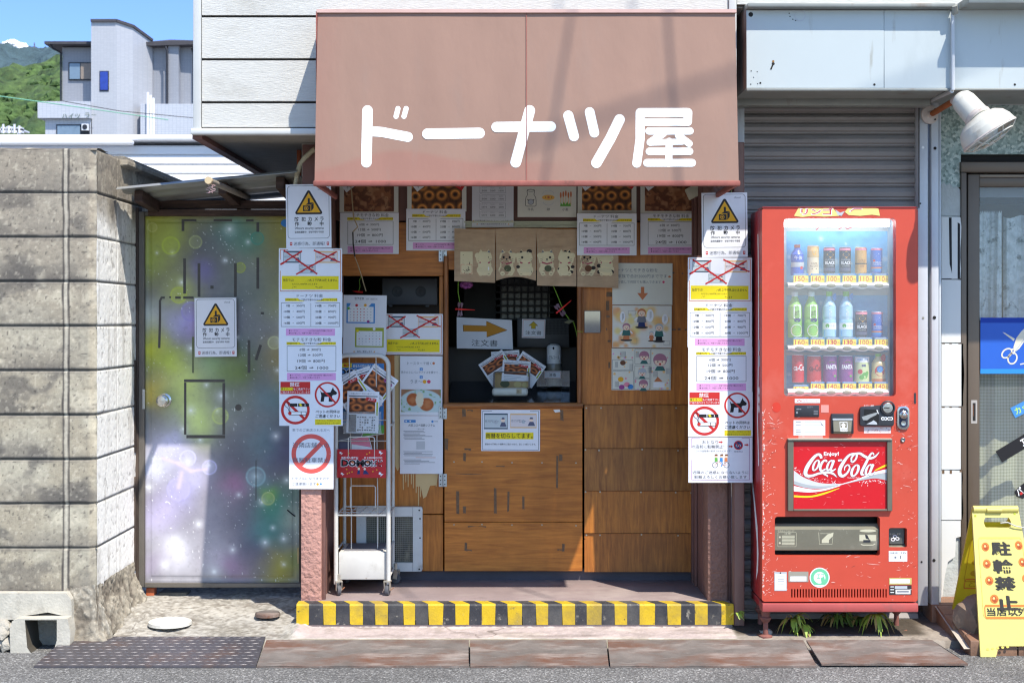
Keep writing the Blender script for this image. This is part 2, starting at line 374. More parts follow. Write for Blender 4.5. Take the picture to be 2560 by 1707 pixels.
def wood(name, a, b, vert=False, rough=.42, scale=6., knots=.42):
    m = bpy.data.materials.new(name); m.use_nodes = True; nt = m.node_tree; p = nt.nodes['Principled BSDF']; L = nt.links.new
    tc = nl(nt, 'TexCoord'); mp = nl(nt, 'Mapping'); mp.inputs['Scale'].default_value = (9, 9, .7) if vert else (.7, 9, 9)
    L(tc.outputs['Object'], mp.inputs[0]); n1 = nl(nt, 'TexNoise', Scale=scale, Detail=8., Roughness=.6, Distortion=.6); L(mp.outputs[0], n1.inputs['Vector'])
    n2 = nl(nt, 'TexNoise', Scale=2.3, Detail=6., Roughness=.6); L(tc.outputs['Object'], n2.inputs['Vector'])
    mx = nl(nt, 'MixRGB'); mx.inputs[1].default_value = (*a, 1); mx.inputs[2].default_value = (*b, 1)
    r1 = nl(nt, 'MapRange'); r1.inputs[1].default_value = .32; r1.inputs[2].default_value = .68; L(n1.outputs['Fac'], r1.inputs[0]); L(r1.outputs[0], mx.inputs[0])
    r2 = nl(nt, 'MapRange'); r2.inputs[1].default_value = .38; r2.inputs[2].default_value = .72; r2.inputs[3].default_value = 1.12; r2.inputs[4].default_value = 1 - knots; L(n2.outputs['Fac'], r2.inputs[0])
    m2 = nl(nt, 'MixRGB', blend_type='MULTIPLY'); m2.inputs[0].default_value = 1; L(mx.outputs[0], m2.inputs[1]); L(r2.outputs[0], m2.inputs[2]); L(m2.outputs[0], p.inputs['Base Color'])
    p.inputs['Roughness'].default_value = rough; p.inputs['Specular IOR Level'].default_value = .35
    b_ = nl(nt, 'Bump', Strength=.25, Distance=.002); L(n1.outputs['Fac'], b_.inputs['Height']); L(b_.outputs[0], p.inputs['Normal'])
    MATS[name] = m; return m
WOODH = wood('varnished_plywood', rgb(204, 128, 52), rgb(162, 94, 35)); WOODV = wood('varnished_plywood_upright', rgb(202, 127, 52), rgb(160, 93, 35), True)
WOODD = [wood('worn_board' + 'abcd'[i], a, b_, True, knots=.5, scale=5 + i) for i, (a, b_) in enumerate(((rgb(188, 122, 50), rgb(140, 84, 34)), (rgb(176, 118, 54), rgb(128, 78, 36)), (rgb(196, 124, 48), rgb(146, 86, 33)), (rgb(182, 112, 44), rgb(134, 78, 30))))]
FRAMEW = wood('rounded_frame_wood', rgb(176, 116, 66), rgb(120, 70, 36), rough=.5, knots=.5); FRAMEV = wood('rounded_frame_wood_upright', rgb(170, 112, 66), rgb(116, 68, 38), True, rough=.5, knots=.5)
OLDWOOD = wood('weathered_timber', rgb(96, 82, 72), rgb(58, 48, 42), True, .85, 8, .5); OLDWOODH = wood('weathered_beam', rgb(92, 70, 60), rgb(56, 42, 36), False, .85, 8, .4)
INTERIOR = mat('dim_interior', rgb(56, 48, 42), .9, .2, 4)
# ---------------------------------------------------------------- ground
def asphalt():
    m = bpy.data.materials.new('asphalt'); m.use_nodes = True; nt = m.node_tree; p = nt.nodes['Principled BSDF']; L = nt.links.new
    tc = nl(nt, 'TexCoord'); v = nl(nt, 'TexVoronoi', Scale=150.); L(tc.outputs['Object'], v.inputs['Vector'])
    n = nl(nt, 'TexNoise', Scale=2.2, Detail=6.); L(tc.outputs['Object'], n.inputs['Vector']); n3 = nl(nt, 'TexNoise', Scale=95., Detail=4.); L(tc.outputs['Object'], n3.inputs['Vector'])
    sep = nl(nt, 'SeparateColor'); L(v.outputs['Color'], sep.inputs[0])
    rp = nl(nt, 'ValToRGB'); e = rp.color_ramp.elements; e[0].position = 0; e[0].color = (.095, .092, .086, 1); e[1].position = 1; e[1].color = (.40, .39, .37, 1)
    a = e.new(.55); a.color = (.155, .15, .144, 1); a = e.new(.86); a.color = (.22, .215, .205, 1); L(sep.outputs[0], rp.inputs[0])
    r = nl(nt, 'MapRange'); r.inputs[1].default_value = .3; r.inputs[2].default_value = .7; r.inputs[3].default_value = .8; r.inputs[4].default_value = 1.2; L(n.outputs['Fac'], r.inputs[0])
    r3 = nl(nt, 'MapRange'); r3.inputs[1].default_value = .35; r3.inputs[2].default_value = .65; r3.inputs[3].default_value = .7; r3.inputs[4].default_value = 1.25; L(n3.outputs['Fac'], r3.inputs[0])
    q = nl(nt, 'Math', operation='MULTIPLY'); L(r.outputs[0], q.inputs[0]); L(r3.outputs[0], q.inputs[1])
    mx = nl(nt, 'MixRGB', blend_type='MULTIPLY'); mx.inputs[0].default_value = 1; L(rp.outputs[0], mx.inputs[1]); L(q.outputs[0], mx.inputs[2]); L(mx.outputs[0], p.inputs['Base Color'])
    p.inputs['Roughness'].default_value = .9
    b = nl(nt, 'Bump', Strength=.8, Distance=.006); L(v.outputs['Distance'], b.inputs['Height']); L(b.outputs[0], p.inputs['Normal'])
    return m
ASPH = asphalt()
b = MB(); b.quad((-3000, -3000, 0), (3000, -3000, 0), (3000, 4000, 0), (-3000, 4000, 0), ASPH); b.build('road', origin=(0, 6, 0), kind='structure')
CONC = mat('concrete_ground', (1, 1, 1), .9, .13, 22, bump=.7, bs=70, attr=True, bdist=.006)
nx, ny = 880, 230
gx, gy = np.meshgrid(np.linspace(-2.45, 2.5, nx), np.linspace(6.33, 7.75, ny)); gx = gx.ravel(); gy = gy.ravel()
rough = fbm(gx * 9, gy * 9, 5, 3); fine = fbm(gx * 60, gy * 60, 3, 9)
z = .034 + (gy - 6.36) * .075; left = sst(-.9, -1.0, gx)
lump = sst(-1.58, -1.86, gx + (rough - .5) * .22) * sst(7.2, 6.6, gy) * sst(6.42, 6.62, gy + (rough - .5) * .1)
z = z + left * (rough - .5) * .02 + lump * (.015 + rough * .05) + (fine - .5) * .004 * (1 + 4 * lump)
edge = sst(.07, .0, np.abs(gx + .985)) * sst(6.75, 6.5, gy) * sst(6.36, 6.42, gy); z = z + edge * (rough * .08)
z = np.where(gy < 6.335, -.03, z); z = np.where((gx < -1.93) & (gy < 6.9), -.05, z)
col = np.tile(np.array([[160, 155, 146]]) / 255., (len(gx), 1))
col = mixc(col, (134, 128, 116), sst(.45, .7, fbm(gx * 3, gy * 3, 4, 5)) * .7)
col = mixc(col, (178, 172, 160), sst(.5, .62, fbm(gx * 2.2 + 4, gy * 5, 3, 12)) * .5)
col = mixc(col, (136, 131, 121), lump * .6); col = mixc(col, (178, 172, 162), lump * sst(.55, .75, fine) * .8)
mauve = sst(-1.02, -.985, gx + (rough - .5) * .1) * sst(1.02, 1.0, gx)
col = mixc(col, (178, 163, 158), mauve); col = mixc(col, (204, 190, 178), mauve * sst(.5, .7, fbm(gx * 4, gy * 14, 4, 21)) * .6)
col = mixc(col, (216, 210, 200), mauve * sst(6.385, 6.365, gy) * .8)
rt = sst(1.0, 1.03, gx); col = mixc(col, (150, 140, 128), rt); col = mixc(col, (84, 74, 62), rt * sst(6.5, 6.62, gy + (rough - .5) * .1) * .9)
col = mixc(col, (98, 88, 78), sst(.63, .75, fbm(gx * 12, gy * 12, 4, 31)) * .45 * (1 - mauve * .6))
crk = np.abs(fbm(gx * 2.1 + 3, gy * 2.1, 4, 55) - .5); col = mixc(col, (70, 62, 54), sst(.006, .0015, crk) * sst(.4, .6, vnoise(gx * 2.3, gy * 2.3, 8)) * .8 * (1 - rt)); z = z - sst(.006, .001, crk) * .003
col = mixc(col, (112, 100, 92), mauve * sst(.5, .75, fbm(gx * 6, gy * 22, 5, 41)) * .4); col = mixc(col, (108, 100, 78), mauve * sst(6.375, 6.36, gy + (rough - .5) * .02) * .6); col = mixc(col, (220, 212, 204), mauve * sst(6.535, 6.548, gy + (rough - .5) * .02) * sst(.45, .6, fine) * .8)
col = mixc(col, (190, 186, 176), (1 - mauve) * (1 - rt) * sst(.58, .68, fine) * .5); col = mixc(col, (112, 106, 96), (1 - mauve) * (1 - rt) * sst(.44, .34, fine) * .5); col = mixc(col, (66, 58, 48), rt * sst(6.40, 6.46, gy + (rough - .5) * .06) * sst(1.9, 1.84, gx) * .9)  # dark soil under the machine, its colour deepened for the shade of the gap
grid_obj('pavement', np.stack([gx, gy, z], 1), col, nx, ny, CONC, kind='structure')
# gutter cover plates between pavement and road
RUST = mat('rusty_steel', rgb(114, 106, 100), .8, .3, 7, bump=.5, bs=160, stretch=(1, 1.4, 1), spec=.3,
           dirt=[(rgb(108, 74, 58), .46, .66, 2.2, (1, 2, 1)), (rgb(162, 152, 144), .52, .74, 4.4, (.8, 3, 1)), (rgb(80, 62, 54), .62, .78, 7, (1, 1.5, 1)), (rgb(132, 124, 118), .62, .72, 60)])
CHECK = mat('checker_steel', rgb(98, 94, 98), .5, .15, 14, metal=.55, spec=.5, dirt=[(rgb(122, 98, 86), .52, .75, 5)])
CHECKR = mat('checker_ridge', rgb(128, 124, 124), .5, .1, 20, metal=.3)
def cover(name, label, bx0, bx1, fx0, fx1, m, zb=.041, zf=.009, yb=1599, yf=1664, ridges=False, sag=0.):
    Db = (CH - zb) * F / (yb - VY); Df = (CH - zf) * F / (yf - VY)
    A, B_, C_, D_ = Vector((X(bx0, Db), Db, zb)), Vector((X(bx1, Db), Db, zb)), Vector((X(fx1, Df), Df, zf)), Vector((X(fx0, Df), Df, zf))
    b = MB(); n = 24; v = []
    for j in range(5):
        for i in range(n + 1):
            p = A.lerp(B_, i / n); q = D_.lerp(C_, i / n); t = j / 4; w = p.lerp(q, t)
            w.z += sag * math.sin(i / n * 5 + bx0) * math.sin(t * 3.1) + (sag * .6 * math.sin(i * .9 + t * 5)); v.append(w)
    f = [(j * (n + 1) + i, (j + 1) * (n + 1) + i, (j + 1) * (n + 1) + i + 1, j * (n + 1) + i + 1) for j in range(4) for i in range(n)]
    b.add(v, f, m, True)
    u = [p - Vector((0, 0, .008)) for p in (A, B_, C_, D_)]; q = [v[0], v[n], v[-1], v[4 * (n + 1)]]
    for i in range(4): b.quad(q[i], u[i], u[(i + 1) % 4], q[(i + 1) % 4], m)
    if ridges:
        N = 13; Mx = 10
        for j in range(Mx):
            for i in range(N * 2):
                t = (j + .5) / Mx; uu = (i + .5 * (j % 2)) / (N * 2)
                if uu > .99: continue
                p = A.lerp(B_, uu).lerp(D_.lerp(C_, uu), t); a = R(16 if (i + j) % 2 else -30)
                d = Vector((math.cos(a), math.sin(a), 0)) * .0215; e = Vector((-math.sin(a), math.cos(a), 0)) * .0012; h = Vector((0, -.0, .0016))
                b.add([p - d, p - e + h, p + d, p + e + h, p - e * 1.8, p + e * 1.8], [(0, 4, 1), (4, 2, 1), (0, 1, 3), (1, 2, 3), (0, 3, 5), (3, 2, 5)], CHECKR)
    o = b.build(name); return tag(o, label, 'gutter cover', 'steel covers along the gutter')
cover('checker_plate_cover', 'grey diamond-patterned steel gutter cover below the graffiti gate', 168, 664, 84, 640, CHECK, ridges=True, yb=1590, zb=.046)
cover('gutter_cover', 'rusty brown steel gutter cover with one hole, beside the diamond-patterned cover', 666, 1172, 642, 1172, RUST, sag=.002)
cover('gutter_cover', 'rusty orange-brown gutter cover in front of the middle of the step', 1175, 1516, 1176, 1522, RUST, sag=.0015)
cover('gutter_cover', 'rusty gutter cover with a bent raised edge beside the vending machine foot', 1519, 2008, 1526, 2042, RUST, sag=.002, zb=.045)
cover('gutter_cover', 'grey-brown tilted gutter cover in front of the red vending machine', 2016, 2330, 2054, 2420, RUST, zb=.05, zf=.016, sag=.002, yf=1658)
b = MB(); s = Sheet(fn=lambda x, y, l: Vector((X(x, 6.1), 6.36 - (y - 1600) * .0055, .03 - (y - 1600) * .00048 + l * .0008)))
# round lids in the concrete by the gate
def lid(name, label, sx, sy, r, z, m, cat):
    D = (CH - z) * F / (sy - VY); b = MB(); b.lathe((X(sx, D), D, z - .012), [(0, .016), (r * .86, .016), (r * .9, .012), (r * .94, .016), (r, .014), (r * 1.02, .0)], m, 32); o = b.build(name); return tag(o, label, cat)
lid('drain_lid', 'white round drain lid set in the concrete by the graffiti gate', 425, 1553, .098, .070, mat('white_lid', rgb(206, 202, 192), .8, .12, 40, bump=.5, bs=60), 'drain lid')
lid('valve_lid', 'small rusty round valve lid near the left end of the striped step', 669, 1532, .058, .080, RUST, 'valve lid')
# ---------------------------------------------------------------- porch: floor and striped step
FLOORM = mat('porch_concrete', rgb(146, 130, 127), .55, .12, 6, bump=.25, bs=120, dirt=[(rgb(172, 158, 150), .52, .75, 3, (1, 2, 1)), (rgb(104, 92, 90), .62, .8, 8)])
DS = 6.55; ZS = .151; xl, xr = X(741, DS), X(1834, DS)
st = thing('painted_step', 'concrete porch step painted in yellow and black hazard stripes', 'step', (0, DS, .06))
b = MB(); b.box(xl + .004, xr - .004, DS + .003, 7.28, .03, ZS, FLOORM); b.build('porch_floor', st, bevel=.004)
SY = mat('step_yellow', rgb(204, 170, 30), .6, .12, 14, bump=.3, bs=120, dirt=[(rgb(128, 112, 60), .58, .72, 26), (rgb(176, 146, 50), .5, .75, 6), (rgb(74, 68, 58), .62, .67, 30), (rgb(146, 126, 66), .5, .72, 4), (rgb(190, 182, 164), .68, .72, 55)])
SK = mat('step_black', rgb(52, 52, 56), .6, .2, 14, bump=.3, bs=120, dirt=[(rgb(84, 82, 80), .46, .66, 6), (rgb(138, 132, 120), .60, .68, 30)])
n = 33; random.seed(3); ed = [xl + (xr - xl) * i / n + (random.uniform(-.006, .006) if 0 < i < n else 0) for i in range(n + 1)]
for ci, (nm, m) in enumerate((('yellow_stripe', SY), ('black_stripe', SK))):
    b = MB()
    for i in range(n):
        if i % 2 != ci: continue
        a, c = ed[i], ed[i + 1]; k = .036; j = random.uniform(-.004, .004)
        def bk(v): return max(v - k, xl)
        b.quad((a, DS, .058), (c + j, DS, .058), (c, DS, ZS - .006), (a, DS, ZS - .006), m)
        b.quad((a, DS, ZS - .006), (c, DS, ZS - .006), (c, DS + .006, ZS + .002), (a, DS + .006, ZS + .002), m)
        b.quad((a, DS + .006, ZS + .002), (c, DS + .006, ZS + .002), (bk(c), DS + .075, ZS + .002), (bk(a), DS + .075, ZS + .002), m)
    b.quad((xl, DS, .06), (xl, DS, ZS), (xl, DS + .1, ZS), (xl, DS + .1, .06), m)
    b.build(nm, st)
# ---------------------------------------------------------------- the shop house
house = thing('doughnut_shop', 'two-storey house with pale siding above a brown timber doughnut shop front', 'shop', (0, 6.6, 0))
DP = 6.28
b = MB(); x0, x1 = X(505, DP), X(1820, DP); zj = Z(322, DP); step_ = .1893; zz = Z(257, DP)
b.box(x0, x1, DP + .004, DP + .012, 2.285, 5.7, DARKGAP)
zs = [Z(322, DP)] + [zz + step_ * i for i in range(17)]
for i in range(len(zs) - 1): b.box(x0, x1, DP - .010, DP + .004, zs[i] + .0035, zs[i + 1] - .0035, SIDING)
for i in range(15): b.box(x1 + .037, 4.6, DP - .010, DP + .004, 2.845 + step_ * i + .0035, 2.845 + step_ * (i + 1) - .0035, SIDING)
b.box(x1 + .037, 4.6, DP + .005, DP + .012, 2.845, 5.7, DARKGAP); b.box(x1 + .037, 4.6, DP + .02, 8.6, 2.84, 5.7, TRIMW)
b.build('siding', house, bevel=.002, seg=1)
b = MB(); b.box(X(485, DP), x0 - .001, DP - .022, DP + .05, 2.30, 5.7, TRIMW); b.build('corner_post', house, bevel=.004); b = MB(); b.box(x1 + .001, x1 + .035, DP - .022, DP + .05, 2.30, 5.7, TRIMW); b.build('joint_trim', house, bevel=.004)
b = MB(); b.box(X(479, DP), x1 + .035, DP - .026, DP + .02, Z(338, DP), Z(322, DP) - .001, TRIMW); b.build('bottom_trim', house, bevel=.006)
b = MB(); b.box(X(485, DP), x1 + .035, DP + .02, 8.6, 2.286, 2.36, SOFFIT); b.build('soffit', house)
b = MB(); b.box(X(485, DP) - .012, X(485, DP) + .03, DP + .021, 8.6, 2.262, 2.285, MAROON); b.build('soffit_edge', house)
b = MB(); b.box(X(485, DP), x1 + .03, DP + .055, 8.6, 2.37, 5.7, TRIMW); b.build('upper_storey', house)
# pillars
DPi = 6.64
b = MB(); b.box(X(752, DPi), X(803, DPi), DPi, DPi + .16, .10, 1.30, STUCCO); b.build('pillar', house, bevel=.006)
b = MB(); b.box(X(755, DPi), X(803, DPi) - .004, DPi + .004, DPi + .16, 1.30, 2.28, MAROON); b.build('pillar', house, bevel=.004)
b = MB(); b.box(X(754, DPi), X(790, DPi), DPi + .006, DPi + .10, Z(440, DPi), 2.284, MORTAR); b.build('bare_plaster', house)
b = MB(); b.box(X(755, DPi) + .02, X(806, DPi), DPi + .165, 7.30, .10, 2.28, MAROON); b.box(X(803, DPi) - .002, X(812, DPi), DPi + .02, DPi + .045, .15, 2.28, MAROON); b.build('inner_jamb', house, bevel=.003)
b = MB(); b.box(X(1769, DPi), X(1820, DPi), DPi, DPi + .16, .12, 2.28, mat('brown_stucco', rgb(138, 104, 92), .9, .1, 10, bump=1., bs=48, bdist=.012)); b.build('pillar', house, bevel=.006)
b = MB(); b.box(X(1769, DPi) - .002, X(1830, DPi), DPi + .165, 7.30, .12, 2.28, MAROON)
for k in (0, 1): b.box(X(1769, DPi) - .014, X(1769, DPi) - .003, 6.98 + k * .12, 7.03 + k * .12, .15, 2.28, MAROON)
b.build('inner_jamb', house, bevel=.003)
b = MB(); b.box(X(1821, DPi), X(1829, DPi), DPi + .01, DPi + .07, .13, 2.28, MAROON); b.box(X(1834, 6.56), X(1861, 6.56), 6.556, 6.63, .05, 2.28, mat('brown_post', rgb(132, 104, 94), .7, .1, 7, dirt=[(rgb(92, 70, 64), .55, .8, 4, (1, 1, .3))])); b.build('side_post', house, bevel=.005)
b = MB(); b.pbox(1722, 640, 1879, 1203, 6.548, 6.556, MAROON); b.pbox(1758, 486, 1866, 640, 6.548, 6.556, MAROON); b.build('notice_board', house)
# shop front: header, sash rail, boards, hinged counter door
DF = 7.15
b = MB(); b.box(X(846, DF) - .01, X(1737, DF) + .02, DF - .01, DF + .10, Z(552, DF), 2.284, mat('header_paint', rgb(112, 78, 68), .6, .1, 6)); b.build('header_beam', house, bevel=.003)
b = MB()
for a, c, d in ((553, 557, .03), (558, 563, .018), (564, 569, .026)): b.pbox(1160, a, 1447, c, DF - d, DF + .05, mat('cream_sash', rgb(196, 196, 170), .5, .06))
b.build('sash_rail', house)
pl = thing('x', None, None, (0, 0, 0)); bpy.data.objects.remove(pl)
def panel(name, rects, m, D0, D1, bev=.002, par=house):
    b = MB()
    for a, t, c, u in rects: b.pbox(a, t, c, u, D0, D1, m)
    return b.build(name, par, bevel=bev, seg=1)
panel('upper_board', [(848, 556, 1108, 690)], WOODH, DF, DF + .03)
panel('window_stile', [(1098, 691, 1108, 886)], WOODV, DF, DF + .03); panel('window_stile', [(846, 691, 858, 886)], MAROON, DF, DF + .03)
pb = panel('lower_board', [(848, 887, 1108, 1284), (848, 1286, 1108, 1427)], WOODV, DF, DF + .03)
panel('upper_board', [(1449, 556, 1735, 1011)], WOODV, DF, DF + .03)
yy = [1010, 1119, 1225, 1331, 1428]
for i in range(4):
    b = MB(); a, c = 1461, 1734; b.add([W(a, yy[i] + 2, DF - .002), W(c, yy[i] + 2, DF - .002), W(c, yy[i + 1] + 1, DF - .012), W(a, yy[i + 1] + 1, DF - .012),
        W(a, yy[i] + 2, DF + .03), W(c, yy[i] + 2, DF + .03), W(c, yy[i + 1] + 1, DF + .03), W(a, yy[i + 1] + 1, DF + .03)],
        [(3, 2, 1, 0), (4, 5, 6, 7), (0, 1, 5, 4), (1, 2, 6, 5), (2, 3, 7, 6), (3, 0, 4, 7)], WOODD[i]); b.build('lapped_board', house)
DD = 7.135
door = MB(); door.pbox(1111, 1016, 1456, 1304, DD, DD + .03, WOODH); door.pbox(1111, 1305, 1456, 1427, DD, DD + .03, WOODH)
cd = door.build('counter_door', house, bevel=.0015, seg=1)
b = MB(); b.pbox(1111, 570, 1456, 674, DD + .002, DD + .03, WOODH); b.build('upper_rail', cd)
b = MB(); b.tube([W(1109, 1013, DD - .008), W(1458, 1013, DD - .008)], .0145, FRAMEW, 12); b.build('window_sill', cd)
b = MB(); b.tube([W(1115, 640, DD - .006), W(1115, 1008, DD - .006)], .0125, FRAMEV, 12); b.build('window_post', cd)
b = MB(); b.tube([W(1449, 640, DD - .006), W(1449, 1007, DD - .006)], .0135, FRAMEV, 12); b.build('window_post', cd)
STEEL = mat('zinc_steel', rgb(176, 180, 184), .35, .12, 20, metal=.85); SCREW = mat('screw_head', rgb(170, 162, 145), .4, .1, metal=.7); HOLE = ink('hole', rgb(30, 28, 26))
for y0 in (622, 1015, 1184):
    s = Sheet(DD - .004); s.slab(1097, y0, 1106, y0 + 32, STEEL, t=8); s.slab(1108, y0, 1117, y0 + 32, STEEL, t=8); s.tube([W(1107, y0, DD - .006), W(1107, y0 + 32, DD - .006)], .004, STEEL, 8)
    for a in (1101, 1112):
        for q in (6, 16, 26): s.disc(a, y0 + q, 1.6, HOLE, 1, 8)
    s.build('hinge', cd, smooth=True)
s = Sheet(DF - .0145); random.seed(11)
for y in (1017, 1122, 1228, 1334):
    for x in (1466, 1500, 1604, 1692, 1728): s.disc(x + random.uniform(-3, 3), y + random.uniform(1, 4), 2.2, SCREW, 2, 8)
s.build('nails', house)
s = Sheet(DD - .001)
for x in (1135, 1205, 1280, 1355, 1440):
    for y in (1155, 1312): s.disc(x, y + random.uniform(-2, 2), 2., SCREW, 1, 8)
for a, t, c, u, m in ((1156, 1022, 1164, 1042, TAPE), (1168, 1024, 1182, 1029, TAPE), (1401, 1024, 1408, 1053, TAPE), (1112, 1096, 1121, 1126, TAPE), (1161, 1120, 1178, 1127, TAPE), (1158, 1132, 1165, 1153, TAPE), (1390, 1138, 1396, 1222, TAPE),
                   (1398, 1135, 1406, 1152, TAPE), (1141, 1227, 1148, 1285, TAPE), (1158, 1265, 1165, 1283, TAPE), (1235, 1219, 1241, 1284, TAPE), (1268, 1228, 1274, 1280, TAPE), (1306, 1240, 1311, 1275, TAPE), (1161, 1355, 1168, 1378, TAPE), (1168, 1372, 1180, 1378, TAPE),
                   (1405, 1358, 1412, 1378, TAPE), (1394, 1372, 1404, 1377, TAPE), (1140, 1183, 1205, 1186, TAPE), (1240, 1164, 1262, 1167, TAPE), (1170, 1314, 1215, 1318, TAPE)):
    p = [(a + random.uniform(-1, 1), t), (c, t + random.uniform(0, 2)), (c + random.uniform(-2, 1), u), ((a + c) / 2, u - random.uniform(0, 4)), (a, u + random.uniform(-3, 1))]; s.poly(p, m)
s.poly([(1383, 1024), (1399, 1023), (1401, 1029), (1388, 1031)], ink('torn_label', rgb(225, 225, 220)), 2)
s.build('tape_residue', cd)
s = Sheet(DF - .001)
for a, t, c, u in ((1516, 730, 1530, 742), (1515, 752, 1523, 776), (1516, 788, 1524, 794), (1519, 850, 1527, 855), (1521, 905, 1525, 920), (1680, 680, 1686, 684), (1704, 682, 1708, 686), (1680, 822, 1690, 826), (1694, 820, 1702, 826), (1515, 820, 1518, 826), (1712, 822, 1717, 826)): s.rect(a, t, c, u, TAPE)
s.build('tape_residue', house)
s = Sheet(DF - .001); pale = ink('bare_wood_stain', rgb(206, 178, 128))     # paint runs on the board behind the rack
s.poly([(986, 888), (1003, 888), (1001, 1165), (994, 1177), (988, 1165)], pale)
for x, y1 in ((1008, 1222), (1014, 1203), (1020, 1215), (1028, 1208), (1033, 1218), (1040, 1230), (1046, 1262), (1051, 1240), (1063, 1228), (1071, 1222), (1078, 1210), (1090, 1214)): s.poly([(x - 1, 1184), (x + 2, 1184), (x + 1.4, y1), (x, y1 + 3), (x - .6, y1)], pale)
s.poly([(1040, 1184), (1095, 1184), (1092, 1212), (1075, 1214), (1066, 1240), (1058, 1246), (1052, 1215), (1040, 1216)], pale, 1.5)
s.build('paint_runs', house)
# dim room behind the counter
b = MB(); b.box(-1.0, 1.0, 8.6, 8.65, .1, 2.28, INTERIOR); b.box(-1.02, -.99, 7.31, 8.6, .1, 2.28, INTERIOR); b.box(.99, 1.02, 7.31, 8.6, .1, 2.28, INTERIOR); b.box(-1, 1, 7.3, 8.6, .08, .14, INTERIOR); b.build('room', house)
GLOSSB = mat('black_counter', rgb(32, 26, 24), .12, .15, 6, spec=.5, coat=.6)
b = MB(); b.add([(X(1118, 7.2), 7.185, 1.032), (X(1452, 7.2), 7.185, 1.032), (X(1452, 7.2), 7.80, 1.125), (X(1118, 7.2), 7.80, 1.125), (X(1118, 7.2), 7.185, .95), (X(1452, 7.2), 7.185, .95), (X(1452, 7.2), 7.8, .95), (X(1118, 7.2), 7.8, .95)],
        [(0, 1, 2, 3), (4, 7, 6, 5), (0, 4, 5, 1), (1, 5, 6, 2), (2, 6, 7, 3), (3, 7, 4, 0)], GLOSSB); b.build('counter_shelf', house)
b = MB(); b.box(X(1090, 7.82), X(1440, 7.82), 7.81, 7.84, .95, Z(868, 7.81), mat('counter_back', rgb(40, 33, 30), .4, .2)); b.build('counter_back', house)
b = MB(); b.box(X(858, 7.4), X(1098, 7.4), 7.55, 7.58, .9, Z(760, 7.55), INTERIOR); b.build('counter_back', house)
# orange post and ribbed conduit beside the upper pillar
b = MB(); b.box(X(742, 6.9), X(751, 6.9), 6.9, 6.94, Z(480, 6.9), 2.284, ORPOST); b.build('timber_post', house)
b = MB(); pts = [W(788, 372, 6.62), W(778, 380, 6.63), W(762, 395, 6.64), W(750, 412, 6.66), W(743, 436, 6.67), W(738, 470, 6.68)]; fine_ = []
for i in range(len(pts) - 1):
    for k in range(14): fine_.append(pts[i].lerp(pts[i + 1], k / 14))
b.tube(fine_, .011, CONDUIT, 10, True, [.0105 + .0022 * (i % 2) for i in range(len(fine_))]); o = b.build('ribbed_conduit'); tag(o, 'beige ribbed conduit hose bending down behind the awning corner', 'conduit')
# ---------------------------------------------------------------- awning
AWN = mat('awning_canvas', rgb(150, 119, 107), .7, .05, 3, bump=.3, bs=4., bdist=.03, stretch=(1, 1, .45), attr=True, dirt=[(rgb(142, 117, 105), .55, .85, 9, (1, 1, .06))])
AWNE = mat('awning_edge', rgb(150, 88, 78), .75, .15, 20, dirt=[(rgb(96, 62, 54), .58, .75, 18)])
aw = thing('awning', 'faded pink box awning with white Japanese lettering over the shop front', 'awning', (0, 6.0, 2.04))
Dt, Db = 6.05, 5.95; xa, xb = -.826, .949; zt = Z(30, Dt); zb = Z(452, Db); ztw = zt + .05
b = MB(); nX, nZ = 140, 64; v = []; cv = []
for j in range(nZ + 1):
    for i in range(nX + 1):
        t = j / nZ; x = xa + (xb - xa) * i / nX; D = Dt + (Db - Dt) * t - .002 * math.sin(math.pi * t) * (1 + .4 * math.sin(i * .5)); sg = -.003 * math.cos(i / nX * math.pi * 4) * (1 - t); wd_ = (t - .93 + .10 * math.exp(-((x + .35) / .42) ** 2) + .03 * math.sin(x * 9)) / .03; fd = max(0, min(1, wd_)) * (.5 if x < .05 else .5 * max(0, 1 - (x - .05) / .2)) + .25 * max(0, 1 - (x - xa) / .12); fd = min(1, fd); tp2 = max(0, (.03 - t) / .03); cv.append(tuple((a * (1 - fd) + c_ * fd) * (1 + .25 * tp2) for a, c_ in zip(rgb(147, 116, 101), rgb(150, 100, 88))))
        v.append((x, D, zt + (zb - zt) * t + sg))
b.add(v, [(j * (nX + 1) + i, (j + 1) * (nX + 1) + i, (j + 1) * (nX + 1) + i + 1, j * (nX + 1) + i + 1) for j in range(nZ) for i in range(nX)], AWN, True, cv)
AWS = mat('awning_side_and_blocker', rgb(146, 112, 100), .7, .06, 5)
b.quad((xa, Dt, zt), (xb, Dt, zt), (xb, DP - .012, ztw), (xa, DP - .012, ztw), AWS)
for x in (xa, xb): b.add([(x, Dt, zt), (x, DP - .012, ztw), (x, DP - .012, zb + .02), (x, Db, zb)], [(0, 1, 2, 3)], AWS); b.add([(x, DP - .012, 2.28), (x, DPi - .02, 2.28), (x, DPi - .02, zb + .03), (x, DP - .012, zb + .02)], [(0, 1, 2, 3)], AWS)  # second panel on each side is added out of view to block sun from the boards
b.add([(xa + (xb - xa) * .5 - .0005 + k, D_, z_) for k, D_, z_ in ((-.0015, Dt - .004, zt), (.0015, Dt - .004, zt), (.0015, (Dt + Db) / 2 - .0065, (zt + zb) / 2), (-.0015, (Dt + Db) / 2 - .0065, (zt + zb) / 2), (.0015, Db - .004, zb), (-.0015, Db - .004, zb))], [(0, 3, 2, 1), (3, 5, 4, 2)], AWNE)
b.build('canvas', aw)
b = MB(); b.box(xa - .006, xb + .006, Db - .008, Db + .024, zb - .022, zb, AWNE); b.box(xa - .006, xb + .006, Db + .026, DP - .02, zb - .018, zb + .004, AWNE) if False else None
for x in (xa - .004, xb - .012): b.box(x, x + .016, Db + .026, DPi, zb - .02, zb + .004, AWNE)
